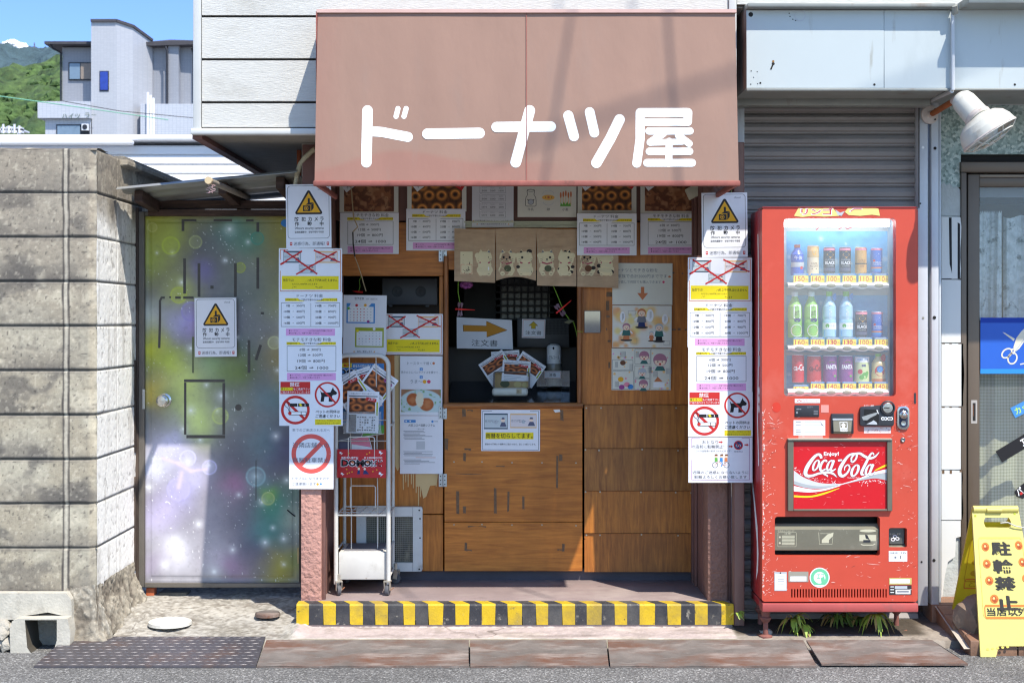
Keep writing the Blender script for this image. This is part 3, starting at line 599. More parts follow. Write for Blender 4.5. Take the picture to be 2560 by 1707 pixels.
b.build('bottom_bar', aw, bevel=.005)
b = MB(); b.box(xa - .004, xb + .004, Dt - .012, Dt + .01, zt - .006, zt + .008, mat('awning_top_hem', rgb(206, 170, 160), .7)); b.box(xa - .007, xa - .001, Dt - .01, Dt + .02, zb, zt, AWNE); b.build('hem', aw)
def awfn(x, y, l):
    D = Dt + (Db - Dt) * (y - 30) / 422; t = (y - 30) / 422
    return Vector((X(x, D), D - .002 * math.sin(math.pi * t) * (1 + .4 * math.sin((X(x, D) - xa) / (xb - xa) * 30)) - .0016 - .0001 * l, Z(y, D)))
s = Sheet(fn=awfn); K = 2.063; LET = mat('white_vinyl', rgb(246, 246, 244), .5, .02)
def zc(x, y): return (760 + x / K, y / K)
def stroke(pts, w, i=[0]):
    for p, q in zip(pts, pts[1:]):
        i[0] += 1; s.caps(zc(*p), zc(*q), w / K, LET, 1 + (i[0] % 7) * .4, 10)
stroke([(328, 572), (322, 838)], 54); stroke([(340, 678), (400, 682), (536, 708)], 51); stroke([(485, 562), (475, 602)], 26); stroke([(527, 562), (516, 602)], 26)
stroke([(637, 692), (905, 688)], 55); stroke([(993, 657), (1273, 654)], 53); stroke([(1164, 572), (1140, 660), (1092, 838)], 55)
stroke([(1363, 598), (1392, 704)], 52); stroke([(1473, 580), (1497, 686)], 50); stroke([(1627, 618), (1580, 715), (1508, 841)], 54)
stroke([(1735, 582), (1978, 582)], 46); stroke([(1980, 582), (1978, 630)], 44); stroke([(1735, 631), (1975, 631)], 40); stroke([(1733, 582), (1733, 720), (1716, 843)], 46)
stroke([(1779, 677), (1990, 677)], 38); stroke([(1852, 690), (1786, 735)], 38); stroke([(1783, 737), (1950, 732)], 32); stroke([(1930, 700), (1986, 742)], 36)
stroke([(1883, 730), (1881, 845)], 36); stroke([(1781, 782), (1988, 782)], 38); stroke([(1769, 841), (2001, 841)], 40)
s.build('lettering', aw)
# ---------------------------------------------------------------- block wall on the left
BLOCKM = mat('concrete_block', (1, 1, 1), .95, .14, 60, bump=.5, bs=260, attr=True, bdist=.003)
DW = 6.35; XC = -1.858; z_top = Z(371, DW); z_bot = Z(1480, DW); ch = (z_top - z_bot) / 10
wall = thing('block_wall', 'old stained concrete block wall with a whitened end beside the graffiti gate', 'wall', (-2.2, DW, 0))
def blockcol(a, z, isret):
    row = (z_top - z) / ch; fr = row - np.floor(row); ri = np.floor(row)
    n1 = fbm(a * 5, z * 5, 5, 2); n2 = fbm(a * 45, z * 45, 3, 8); n3 = fbm(a * 2.2 + 7, z * 9, 4, 15)
    col = np.tile(np.array([[164, 154, 134]]) / 255., (len(a), 1))
    hgt = sst(1.0, 2.1, z)
    col = mixc(col, (178, 170, 150), sst(.35, .7, n1)); col = mixc(col, (142, 132, 120), hgt * .6)
    st = sst(.45, 1.0, fr + (n1 - .5) * .7) * (.25 + .65 * sst(.3, .7, vnoise(a * 2.5 + ri * 3.1, ri * 5.7, 44)))
    col = mixc(col, (92, 87, 82), np.clip(st * (.55 + .45 * hgt), 0, 1))
    col = mixc(col, (214, 204, 180), sst(.62, .8, fbm(a * 9, z * 9, 4, 23)) * .5)
    d = sst(.54, .70, fbm(a * 5 + z * 3, z * 9 - a * 3, 5, 61)) * sst(.0, .6, 1.5 - np.abs(z - 1.2) * 1.3); col = mixc(col, (88, 84, 80), d * .6)
    col = mixc(col, (96, 90, 82), sst(.66, .74, n2) * .28); col = mixc(col, (70, 66, 62), sst(.86, .93, vnoise(a * 110, z * 110, 29)) * .6); col = mixc(col, (212, 202, 180), sst(.66, .78, fbm(a * 70, z * 70, 2, 77)) * .35)
    if isret:
        wh = sst(2.05, 1.86, z + (n1 - .5) * .35); wht = np.tile(np.array([[244, 242, 236]]) / 255., (len(a), 1))
        wht = mixc(wht, (206, 202, 194), sst(.5, .75, fbm(a * 20, z * 3, 4, 91)) * .7); wht = mixc(wht, (120, 116, 110), sst(.68, .76, n2) * .4)
        col = col * (1 - wh[:, None]) + wht * wh[:, None]
    return col, fr, n1, n2
nx, nz = 230, 420; gx, gz = np.meshgrid(np.linspace(-3.05, XC, nx), np.linspace(z_bot - .0, z_top, nz)); gx = gx.ravel(); gz = gz.ravel()
col, fr, n1, n2 = blockcol(gx, gz, False)
wob = (vnoise(gx * 12, gz * 12, 5) - .5) * .012
jh = np.minimum(fr, 1 - fr) * ch; vj = np.abs((gx + wob * .4 + 1.992 + 4) % .4); vj = np.minimum(vj, .4 - vj)
jm = np.maximum(sst(.006, .002, jh + wob * .25), 0); jv = sst(.010, .005, vj); lip = sst(.02, .007, np.minimum(jh, vj)) * (1 - np.maximum(jm, jv))
dep = np.maximum(jm * .010, jv * -.004) + (n2 - .5) * .003 + (n1 - .5) * .004
crn = sst(.035, 0, XC - gx) ; dep = dep + crn * .018 * (1 + (n1 - .5) * 2)
col = mixc(col, (82, 77, 70), jm * .8); col = mixc(col, (190, 182, 166), jv * .65); col = mixc(col, (66, 62, 60), sst(.005, .002, np.abs(vj - .0125)) * .85); col = mixc(col, (78, 74, 72), lip * .35)
col = mixc(col, (206, 196, 174), crn * .3)
grid_obj('front_face', np.stack([gx, DW + dep, gz], 1), col, nx, nz, BLOCKM, wall)
nx = 300; gy, gz = np.meshgrid(np.linspace(DW + .018, 8.6, nx), np.linspace(z_bot - .12, z_top, nz)); gy = gy.ravel(); gz = gz.ravel()
col, fr, n1, n2 = blockcol(gy, gz, True); jh = np.minimum(fr, 1 - fr) * ch; jm = sst(.007, .002, jh + (n1 - .5) * .004); vj = np.abs(gy - 6.69); jv = sst(.006, .002, vj)
dep = np.maximum(jm, jv) * .006 + (n2 - .5) * .003; col = mixc(col, (88, 84, 78), np.maximum(jm, jv * .5) * .8)
dep = dep - sst(6.745, 6.76, gy) * sst(z_top - .035, z_top - .03, gz) * .03
grid_obj('end_face', np.stack([XC - dep, gy, gz], 1), col, nx, nz, BLOCKM, wall)
nx, ny = 160, 60; gx, gy = np.meshgrid(np.linspace(-3.05, XC + .002, nx), np.linspace(DW, 6.55, ny)); gx = gx.ravel(); gy = gy.ravel()
n1 = fbm(gx * 14, gy * 14, 4, 3); zz_ = z_top + .004 + (n1 - .5) * .012 - sst(.02, 0, gy - DW) * .01
col = mixc(np.tile(np.array([[128, 120, 108]]) / 255., (len(gx), 1)), (176, 166, 148), sst(.4, .7, n1)); grid_obj('top_face', np.stack([gx, gy, zz_], 1), col, nx, ny, BLOCKM, wall)
b = MB(); cpm = mat('coping_mortar', rgb(128, 122, 112), .95, .25, 25, bump=1., bs=70, bdist=.01)
b.box(-2.06, XC - .012, 6.55, 8.6, 1.9, z_top - .004, cpm)
b.box(-2.08, XC + .016, 6.76, 8.6, z_top - .03, z_top + .014, cpm); b.build('coping', wall, bevel=.006)
na, nt = 200, 46; ga, gt = np.meshgrid(np.linspace(0, 1, na), np.linspace(0, 1, nt)); ga = ga.ravel(); gt = gt.ravel(); Lp = .13 + .14 + .62; sa = ga * Lp   # rough mortar skirt round the foot of the wall
ang = np.clip((sa - .13) / .14, 0, 1) * math.pi / 2; bx_ = np.where(sa < .13, XC - .13 + sa, XC) ; by_ = np.where(sa > .27, DW + (sa - .27), DW); n1 = fbm(sa * 16, gt * 4.5, 6, 6); n2 = fbm(sa * 80, gt * 20, 3, 16)
out = (.004 + gt ** 1.5 * .09) + (n1 - .5) * .055 * (.35 + gt) + (n2 - .5) * .016; zz_ = z_bot + .03 - gt * (z_bot + .02) + (n1 - .5) * .02 + (n2 - .5) * .008
P = np.stack([bx_ + np.sin(ang) * out, by_ - np.cos(ang) * out * .7, zz_], 1); cc = np.tile(np.array([[140, 132, 118]]) / 255., (len(ga), 1)); cc = mixc(cc, (172, 164, 148), sst(.5, .75, n2)); cc = mixc(cc, (96, 88, 78), sst(.52, .34, n1) * .75); cc = mixc(cc, (160, 150, 132), sst(.6, .9, gt) * .5)
grid_obj('broken_footing', P, cc, na, nt, CONC, wall, flip=True)
b = MB(); b.box(-3.05, XC - .06, 6.40, 6.55, .0, z_bot + .002, MORTAR); b.build('footing', wall)
# concrete gutter mouth under the wall
UC = mat('gutter_concrete', rgb(190, 184, 170), .9, .14, 14, bump=.6, bs=90, dirt=[(rgb(130, 122, 110), .58, .78, 6)])
g = thing('gutter_mouth', 'broken concrete gutter mouth open under the block wall', 'gutter', (-2.2, 6.28, 0)); b = MB(); DG = 6.24
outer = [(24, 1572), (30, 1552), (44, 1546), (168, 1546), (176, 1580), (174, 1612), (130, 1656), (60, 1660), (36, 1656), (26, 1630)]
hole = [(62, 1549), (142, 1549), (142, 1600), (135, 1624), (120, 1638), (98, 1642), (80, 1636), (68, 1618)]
plate(b, outer, [hole], lambda x, y, k: Vector((X(x, DG), DG + k, Z(y, DG))), .55, UC, inner=mat('shade_dark_concrete', rgb(84, 78, 68), .8, .25, 12)); b.build('channel', g)  # hole walls coloured darker to stand in for shade inside the channel
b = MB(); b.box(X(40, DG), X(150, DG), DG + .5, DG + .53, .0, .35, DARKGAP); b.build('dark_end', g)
b = MB(); b.add([W(-260, 1482, 6.30), W(166, 1482, 6.30), W(178, 1498, 6.30), W(180, 1545, 6.30), W(160, 1539, 6.30), W(120, 1530, 6.30), W(60, 1539, 6.30), W(40, 1548, 6.30), W(-260, 1560, 6.30)], [tuple(range(8, -1, -1))], UC)
n = 9; v = b.v[:]; b.add([v[i] for i in range(n)] + [(p[0], p[1] + .16, p[2]) for p in v[:n]], [(i, (i + 1) % n, n + (i + 1) % n, n + i) for i in range(n)], UC); b.build('cover_slab', g)
b = MB(); b.box(-3.05, X(22, 6.3), 6.28, 6.42, -.01, Z(1560, 6.3), MORTAR)
for i in range(9): b.blob((X(-20 + i * 5, 6.3), 6.27 + (i % 2) * .02, .03 + .025 * (i % 4)), .035, MORTAR, (1, .8, .9), .5, 200 + i, 2)
b.build('rubble_edge', g)
# ---------------------------------------------------------------- tin canopy over the gate
TIN = mat('weathered_tin', rgb(160, 160, 156), .45, .15, 5, metal=.35, stretch=(1, 4, 1), dirt=[(rgb(112, 100, 88), .55, .78, 4, (1, 3, 1)), (rgb(206, 206, 202), .6, .8, 3)])
can = thing('tin_canopy', 'small sloping corrugated metal canopy on brown timbers over the graffiti gate', 'canopy', (-1.4, 6.8, 2.0)); b = MB(); nX, nY = 24, 40; v = []
fl, fr_, bl, br = W(290, 474, 6.6), W(742, 431, 6.6), W(430, 513, 7.25), W(742, 478, 7.25)
fl = Vector((-1.838, 6.6, 2.065)); fr_ = Vector((-1.0, 6.6, 2.145)); bl = Vector((-1.80, 7.3, 2.02)); br = Vector((-1.0, 7.3, 2.09))
for k in (0, .0025):
    for j in range(nY + 1):
        for i in range(nX + 1):
            p = fl.lerp(fr_, i / nX).lerp(bl.lerp(br, i / nX), j / nY); ph = (j / nY * 4.5) % 1; p.z += .014 * (sst(.0, .15, np.array([ph]))[0] - sst(.5, .65, np.array([ph]))[0]) + k; v.append(p)
N = (nX + 1) * (nY + 1); f = []
for j in range(nY):
    for i in range(nX):
        q = (j * (nX + 1) + i, j * (nX + 1) + i + 1, (j + 1) * (nX + 1) + i + 1, (j + 1) * (nX + 1) + i); f.append(q[::-1]); f.append(tuple(N + a for a in q))
for i in range(nX): f.append((i, i + 1, N + i + 1, N + i))
b.add(v, f, TIN, True); b.build('roof_sheet', can)
for sx, a in ((343, -1.755), (560, -1.36), (702, -1.09)):
    b = MB(); t = (a + 1.838) / .838; zf = 2.065 + .08 * t - .032; zk = 2.02 + .07 * t - .034; b.bar((a, 6.68, zf), (a, 7.3, zk), .04, .055, OLDWOODH); b.build('rafter', can, bevel=.003)
b = MB(); b.box(-1.76, -1.0, 7.02, 7.06, Z(522, 7.02), Z(501, 7.02), OLDWOODH); b.box(-1.79, -1.0, 6.99, 7.03, Z(540, 7.0), Z(524, 7.0), OLDWOODH); b.build('fascia', can, bevel=.003)
b = MB(); b.cyl((X(523, 6.21), 6.21, 2.068), (X(523, 6.21), 7.12, 2.072), .0135, mat('grey_pole', rgb(150, 142, 130), .7, .15, 20), 14); b.cyl((X(523, 6.21), 6.19, 2.068), (X(523, 6.21), 6.214, 2.068), .016, mat('wood_plug', rgb(206, 184, 146), .8), 14)
o = b.build('pole'); tag(o, 'grey pole with a pale wooden end sticking out under the tin canopy', 'pole')
b = MB(); PW = mat('pink_wire', rgb(214, 176, 178), .6)
for k in range(3):
    pts = [W(523 + 5 * k, 462, 6.215)]
    for i in range(7): pts.append(W(520 + 7 * k + 6 * math.sin(i * 1.7 + k), 464 + i * 3.2, 6.213))
    b.tube(pts, .0011, PW, 5)
o = b.build('wire_loop'); tag(o, 'loose pink wire hanging from the end of the grey pole', 'wire')
# ---------------------------------------------------------------- graffiti gate
gate = thing('graffiti_gate', 'metal gate spray-painted with a colourful galaxy of dots and haze', 'gate', (X(554, 7.05), 7.05, .1)); DGt = 7.05
GF = mat('gate_frame', rgb(112, 106, 98), .5, .1, 8, metal=.3); b = MB()
b.pbox(346, 529, 361, 1467, DGt - .02, DGt + .03, GF); b.pbox(361.2, 529, 752, 540, DGt - .018, DGt + .03, GF); b.pbox(361.2, 1457, 752, 1468, DGt - .018, DGt + .03, GF); b.pbox(748, 541, 753, 1456, DGt - .016, DGt + .03, DARKGAP); b.build('frame', gate, bevel=.002, seg=1)
b = MB(); b.pbox(324, 518, 345.6, 1504, DGt - .03, DGt + .05, OLDWOOD); b.pbox(314, 537, 331, 772, DGt - .06, DGt - .032, OLDWOOD); b.pbox(323, 900, 338, 1132, DGt - .06, DGt - .032, OLDWOOD); b.pbox(323, 1192, 338, 1427, DGt - .06, DGt - .032, OLDWOOD); b.build('timber_post', gate, bevel=.003)
nx, nz = 200, 470; u, v = np.meshgrid(np.linspace(0, 1, nx), np.linspace(0, 1, nz)); u = u.ravel(); v = v.ravel(); asp = 915 / 386.
wx = u + (fbm(u * 5, v * 5 * asp, 4, 7) - .5) * .10; wy = v + (fbm(u * 5 + 9, v * 5 * asp, 4, 8) - .5) * .05
col = np.tile(np.array([[118, 116, 118]]) / 255., (len(u), 1)); hz = fbm(u * 3, v * 3 * asp, 5, 33)
blobs = [(.0, .0, .45, (168, 168, 60), .9), (.55, .02, .3, (120, 128, 70), .5), (1., .04, .35, (164, 150, 50), .9), (.02, .12, .16, (176, 186, 90), .8), (.18, .06, .14, (172, 184, 70), .7), (.55, .05, .14, (90, 150, 130), .8), (.68, .07, .12, (70, 130, 110), .6), (.42, .08, .22, (96, 94, 100), .8),
         (.38, .16, .13, (124, 112, 170), .85), (.25, .21, .16, (176, 184, 90), .7), (.30, .31, .15, (140, 128, 186), .8), (.45, .31, .16, (196, 150, 178), .75), (.7, .2, .25, (110, 118, 110), .7), (.97, .22, .2, (170, 170, 90), .7), (1., .30, .16, (205, 210, 205), .7), (.03, .27, .12, (188, 196, 190), .7),
         (.02, .36, .17, (186, 188, 60), .9), (.16, .40, .13, (168, 184, 60), .8), (.2, .30, .14, (170, 170, 200), .5), (.66, .36, .16, (104, 112, 108), .7), (.9, .38, .16, (170, 150, 80), .6), (.06, .48, .13, (200, 170, 70), .8), (.26, .46, .20, (196, 206, 120), .9), (.45, .40, .16, (150, 176, 120), .7), (.60, .42, .16, (120, 140, 60), .8), (.42, .36, .08, (90, 140, 120), .6),
         (.35, .55, .20, (186, 200, 120), .85), (.62, .50, .18, (118, 122, 112), .8), (.85, .50, .16, (104, 132, 136), .8), (.95, .45, .12, (190, 170, 90), .6), (.05, .56, .12, (120, 120, 110), .6), (.18, .63, .16, (188, 186, 214), .9), (.05, .68, .14, (206, 208, 222), .8), (.32, .70, .20, (180, 176, 200), .85), (.25, .76, .12, (160, 156, 206), .7), (.62, .66, .22, (92, 90, 98), .9), (.80, .62, .16, (98, 128, 130), .8),
         (.95, .64, .2, (86, 82, 112), .85), (.58, .74, .13, (160, 112, 140), .8), (.74, .73, .1, (110, 140, 146), .7), (.12, .80, .2, (168, 160, 190), .85), (.42, .84, .22, (150, 146, 158), .8), (.65, .82, .18, (98, 94, 106), .8), (.86, .80, .16, (60, 120, 104), .9), (.96, .74, .10, (110, 140, 120), .6), (.97, .82, .12, (160, 164, 150), .7),
         (.20, .93, .22, (206, 204, 214), .95), (.46, .93, .16, (186, 180, 190), .7), (.58, .95, .12, (160, 130, 156), .7), (.75, .90, .16, (82, 76, 104), .8), (.80, .86, .14, (66, 124, 116), .7), (.88, .96, .16, (158, 148, 62), .85), (.98, .93, .1, (110, 120, 70), .7), (.02, .95, .12, (160, 150, 170), .7), (.80, .76, .07, (110, 160, 70), .7)]
for a, c, r, k, al in blobs:
    d = np.hypot(wx - a, (wy - c) * asp) / r; col = mixc(col, k, np.exp(-d * d * 1.6) * al)
col = col * (0.82 + .36 * hz[:, None]); random.seed(21)
glow = [(.55, .035, .06), (.08, .10, .02), (.24, .18, .04), (.52, .12, .03), (.93, .10, .025), (.18, .10, .03), (.67, .07, .03), (.46, .26, .035), (.88, .34, .05), (.40, .46, .03), (.5, .49, .06), (.86, .42, .03), (.30, .53, .05), (.47, .53, .03), (.72, .71, .045), (.25, .58, .035), (.28, .67, .045), (.42, .68, .05), (.03, .74, .05), (.92, .72, .04), (.76, .78, .04), (.35, .84, .04),
        (.61, .76, .03), (.95, .35, .04), (.30, .36, .04), (.05, .66, .03), (.85, .60, .05), (.9, .53, .03), (.6, .33, .03), (.78, .89, .05), (.9, .95, .03), (.45, .97, .08), (.2, .89, .07), (.13, .95, .05), (.36, .61, .03), (.57, .91, .04), (.83, .85, .03), (.9, .88, .04)]
for a, c, r in glow:
    d = np.hypot(u - a, (v - c) * asp) / r; col = mixc(col, (238, 240, 240), np.exp(-d * d * 2.2) * .5); col = mixc(col, (246, 248, 246), np.exp(-d * d * 34.) * .72)
for a, c, r, k in ((.17, .08, .055, (176, 190, 70)), (.33, .07, .04, (170, 176, 120)), (.22, .215, .05, (180, 190, 80)), (.62, .14, .032, (170, 180, 60)), (.28, .66, .05, (200, 198, 236)), (.42, .685, .045, (200, 196, 232)), (.22, .745, .07, (176, 170, 220)), (.49, .545, .05, (190, 200, 120)), (.84, .345, .04, (206, 210, 160)), (.72, .71, .06, (150, 180, 184)), (.05, .03, .03, (190, 190, 120)), (.8, .77, .04, (180, 190, 130)), (.73, .06, .04, (70, 140, 120)), (.3, .26, .06, (150, 140, 190))):
    d = np.hypot(u - a, (v - c) * asp); col = mixc(col, k, (sst(r * 1.15, r * .85, d) * .35 + sst(r * .18, 0, np.abs(d - r)) * .6))
col = mixc(col, (236, 236, 232), sst(.90, .96, vnoise(u * 120, v * 120 * asp, 3)) * sst(.45, .62, fbm(u * 5, v * 5 * asp, 3, 71)) * .8)
col = mixc(col, (236, 236, 232), sst(.88, .9, fbm(u * 90, v * 24 * asp, 2, 99)) * sst(.35, .7, v) * .6)
col = mixc(col, (80, 78, 78), sst(.66, .8, fbm(u * 60, v * 60 * asp, 3, 41)) * .10)
for (p, q, w_) in (((.12, .66), (.22, .675), .012), ((.22, .675), (.30, .695), .014), ((.30, .695), (.40, .69), .01), ((.24, .70), (.22, .74), .016)):
    tt = np.clip(((u - p[0]) * (q[0] - p[0]) + (v - p[1]) * asp * (q[1] - p[1]) * asp) / ((q[0] - p[0]) ** 2 + ((q[1] - p[1]) * asp) ** 2), 0, 1); d = np.hypot(u - p[0] - tt * (q[0] - p[0]), (v - p[1] - tt * (q[1] - p[1])) * asp); col = mixc(col, (206, 192, 232), np.exp(-(d / w_) ** 2) * .8)
P = np.stack([X(361.5 + u * 386, DGt), np.full_like(u, DGt), Z(541 + v * 915, DGt)], 1); edge_ = np.minimum(np.minimum(u, 1 - u) * 386, np.minimum(v, 1 - v) * 915); P[:, 1] += sst(6, 3, np.abs(edge_ - 12)) * .0025
col = mixc(col, (206, 210, 206), np.full(len(u), .02)); grid_obj('painted_panel', P, (col * 1.12 - col.mean(1)[:, None] * .12).clip(0, 1) * 1.06, nx, nz, mat('spray_paint', (1, 1, 1), .42, .06, 30, bump=.15, bs=25, attr=True), gate)
b = MB(); b.pbox(362, 541, 747, 1456, DGt + .004, DGt + .03, GF); b.build('panel_back', gate)
s = Sheet(DGt - .0005); TP = mat('black_tape', rgb(84, 80, 74), .7, .15, 30)
def tp_(fn):
    s_ = Sheet(DGt - .0005); fn(s_); s_.build('tape_strip', gate)
for a, t, c, w in ((458, 646, 465, 734), (494, 658, 501, 742), (585, 658, 592, 742), (641, 644, 648, 722), (454, 548, 461, 578), (641, 556, 648, 580)): tp_(lambda s: s.rect(a, t, c, w, TP))
for a, t, c, w in ((454, 548, 491, 554), (534, 548, 580, 554), (615, 549, 634, 554), (460, 948, 562, 955), (466, 1087, 563, 1095), (423, 741, 428, 745), (438, 741, 452, 747), (458, 741, 484, 747), (526, 714, 534, 722), (660, 780, 652, 786)): tp_(lambda s: s.rect(a, t, c, w, TP, 1.5))
tp_(lambda s: s.rect(460, 956, 466, 1086, TP)); tp_(lambda s: s.rect(556, 957, 563, 1086, TP)); tp_(lambda s: s.line([(412, 744), (404, 744), (400, 752), (400, 800), (398, 870)], 6, TP)); tp_(lambda s: s.rect(619, 850, 626, 932, TP)); s = Sheet(DGt - .0005); s.rect(480, 842, 485, 932, mat('tape_ghost', rgb(112, 118, 84), .8, .2)); s.build('tape_ghost', gate); tp_(lambda s: s.rect(490, 840, 580, 846, TP, 1.2))
tp_(lambda s: s.line([(652, 862), (646, 880), (640, 900)], 7, TP)); s = Sheet(DGt - .0005); s.disc(596, 1018, 8, TP, 2); s.build('spyhole', gate); s = Sheet(DGt - .0005); s.line([(718, 1274), (730, 1284), (738, 1290)], 3.4, BLACK, 2); s.build('scratch_mark', gate); s = Sheet(DGt - .0005); s.line([(640, 1150), (640, 1250)], 2, TP); s.build('scratch_mark', gate); s = Sheet(DGt - .0005)
s.disc(716, 558, 14, BLUE, 2, 20, 10); s.build('round_sticker', gate)
CHR = mat('satin_chrome', rgb(200, 198, 192), .25, .05, 20, metal=1.)
b = MB(); kc = W(412, 1000, DGt); b.lathe(kc, [(.034, 0), (.034, .006), (.026, .010), (.014, .012), (.014, .03), (.026, .034), (.031, .045), (.029, .058), (.02, .064), (0, .065)], CHR, 24, (0, -1, 0)); b.build('knob', gate)
s = Sheet(DGt - .024); s.slab(356, 973, 362, 1022, STEEL, t=12); s.build('latch_plate', gate); s = Sheet(DGt - .004); s.slab(743, 1368, 747, 1408, mat('brass_hinge', rgb(170, 150, 110), .4, metal=.7), t=10); s.build('hinge', gate)
b = MB(); b.pbox(365, 1469, 385, 1504, DGt + .0, DGt + .06, ORPOST); b.build('brick_prop', gate, bevel=.003)
b = MB(); b.obox((X(437, 7.12), 7.12, Z(1490, 7.12)), (.07, 0, 0), (0, .05, 0), (0, 0, .028), mat('grey_brick', rgb(106, 102, 92), .9, .2, 12, bump=.6, bs=70)); o = b.build('loose_block', bevel=.006); tag(o, 'grey concrete block lying under the graffiti gate', 'block')
# ---------------------------------------------------------------- town and hills behind
def faraway(D): return lambda sx, sy, dd=0: W(sx, sy, D + dd)
WMET = mat('white_cladding', rgb(236, 236, 238), .5, .02, 3, bump=0); wb = thing('white_warehouse', 'low warehouse clad in white horizontal metal sheets behind the block wall', 'warehouse', (X(200, 15), 15, 0))
b = MB(); Dw = 15.
b.box(X(-700, Dw), X(760, Dw), Dw, Dw + 6, 0, Z(364, Dw), WMET)
for i in range(12): b.box(X(-700, Dw), X(760, Dw), Dw - .02, Dw - .001, Z(366 + 23.6 * (i + 1) - 2, Dw), Z(366 + 23.6 * i + 1.2, Dw), WMET)
b.build('cladding', wb, bevel=.008, seg=1)
b = MB(); b.box(X(-700, Dw), X(780, Dw), Dw - .12, Dw + 6.2, Z(355, Dw), Z(340, Dw), WMET); b.box(X(-700, Dw), X(345, Dw), Dw - .25, Dw - .13, Z(368, Dw), Z(357, Dw), WMET); b.build('gutter', wb, bevel=.02)
TILE = mat('grey_wall_tile', rgb(186, 188, 194), .55, .05, .6, dirt=[(rgb(158, 160, 166), .55, .8, .5, (1, 1, .3))]); TILED = mat('grey_wall_tile_dark', rgb(148, 152, 160), .6, .05, .6); ROOFM = mat('dark_roof', rgb(70, 68, 72), .7, .15, 1.5); WIN = mat('far_window', rgb(110, 130, 150), .15, .1, 2, spec=.8); WINB = mat('far_blind', rgb(140, 128, 118), .6)
PALET = mat('pale_wall_tile', rgb(216, 218, 224), .5, .05, .6); FRM = mat('far_window_frame', rgb(40, 42, 50), .5)
def tiles(name, base, dark, sc):
    m = bpy.data.materials.new(name); m.use_nodes = True; nt = m.node_tree; p = nt.nodes['Principled BSDF']; L = nt.links.new
    tc = nl(nt, 'TexCoord'); mp = nl(nt, 'Mapping'); mp.inputs['Rotation'].default_value = (R(90), 0, 0); L(tc.outputs['Object'], mp.inputs[0]); br = nl(nt, 'TexBrick'); br.offset = .0
    br.inputs['Color1'].default_value = (*base, 1); br.inputs['Color2'].default_value = (*[c * .93 for c in base], 1); br.inputs['Mortar'].default_value = (*dark, 1); br.inputs['Scale'].default_value = sc; br.inputs['Mortar Size'].default_value = .03
    L(mp.outputs[0], br.inputs['Vector']); L(br.outputs[0], p.inputs['Base Color']); p.inputs['Roughness'].default_value = .5; return m
TG = tiles('grey_tile_grid', rgb(146, 149, 157), rgb(134, 137, 146), 2.4); TL = tiles('pale_tile_grid', rgb(178, 180, 186), rgb(164, 168, 176), 2.4); TW = tiles('white_tile_grid', rgb(190, 193, 201), rgb(168, 174, 184), 2.)
ap = thing('apartment_building', 'grey tiled apartment building with a flat stair tower and dark hipped roofs', 'building', (X(300, 95), 95, 0)); Da = 95.; r = lambda x, D=Da: X(x, D)
b = MB(); b.box(r(152), r(243), Da + .3, Da + 8, Z(261, Da), Z(117, Da), TG); b.build('left_wing', ap)
tw = MB(); z0, z1 = Z(420, Da), Z(64, Da); zk = Z(92, Da)
pts = [(r(241), Da - 1.2), (r(304), Da - 1.2), (r(335), Da - .2), (r(366), Da + 1.6), (r(366), Da + 7), (r(241), Da + 7)]; tops = [z1, z1, Z(70, Da), zk, zk, z1]; n = 6
tw.add([(x, y, z0) for x, y in pts] + [(x, y, t) for (x, y), t in zip(pts, tops)], [(i, (i + 1) % n, n + (i + 1) % n, n + i) for i in range(n)] + [(6, 7, 8, 9, 10, 11)], TL); tower = tw.build('stair_tower', ap)
b = MB()
for i in (0, 1, 2): b.bar((pts[i][0], pts[i][1] - .06, tops[i] + .05), (pts[i + 1][0], pts[i + 1][1] - .06, tops[i + 1] + .05), .16, .18, ROOFM)
b.build('parapet', tower)
b = MB(); b.box(r(262), r(285), Da - 1.24, Da - 1.19, Z(236, Da), Z(186, Da), FRM); w_ = b.build('window', tower); b = MB(); b.box(r(264), r(283), Da - 1.27, Da - 1.245, Z(233, Da), Z(188, Da), mat('blue_pane', rgb(36, 58, 150), .2, .3, 3, spec=.6)); b.build('pane', w_)
b = MB(); b.box(r(362), r(700), Da + 1.8, Da + 8, Z(262, Da), Z(100, Da), TG); b.box(r(410), r(436), Da + 1.2, Da + 1.79, Z(262, Da), Z(100, Da), TG); b.build('right_wing', ap)
b = MB(); b.add([(r(118), Da - .6, Z(108, Da)), (r(243), Da - .6, Z(108, Da)), (r(243), Da + 4, Z(84, Da)), (r(200), Da + 4, Z(86, Da)), (r(118), Da + 9, Z(106, Da)), (r(118), Da - .6, Z(115, Da)), (r(243), Da - .6, Z(115, Da)), (r(118), Da + 9, Z(115, Da)), (r(243), Da + 9, Z(115, Da))], [(0, 1, 2, 3), (0, 3, 4), (5, 6, 1, 0), (5, 7, 8, 6), (0, 4, 7, 5)], ROOFM); b.build('roof', ap)
b = MB(); b.add([(r(352), Da + 1.0, Z(98, Da)), (r(700), Da + .5, Z(90, Da)), (r(560), Da + 6, Z(62, Da)), (r(392), Da + 4, Z(70, Da)), (r(352), Da + 1.0, Z(108, Da)), (r(700), Da + .5, Z(101, Da)), (r(352), Da + 9, Z(104, Da)), (r(700), Da + 9, Z(101, Da))], [(0, 1, 2, 3), (4, 5, 1, 0), (4, 6, 7, 5), (0, 3, 6, 4)], ROOFM); b.build('roof', ap)
b = MB(); b.box(r(169), r(228), Da + .2, Da + .29, Z(200, Da), Z(155, Da), FRM); w_ = b.build('window', ap); b = MB(); b.box(r(172), r(198), Da + .16, Da + .19, Z(197, Da), Z(158, Da), WIN); b.build('pane', w_); b = MB(); b.box(r(200), r(225), Da + .15, Da + .18, Z(197, Da), Z(158, Da), WINB); b.build('pane', w_)
b = MB()
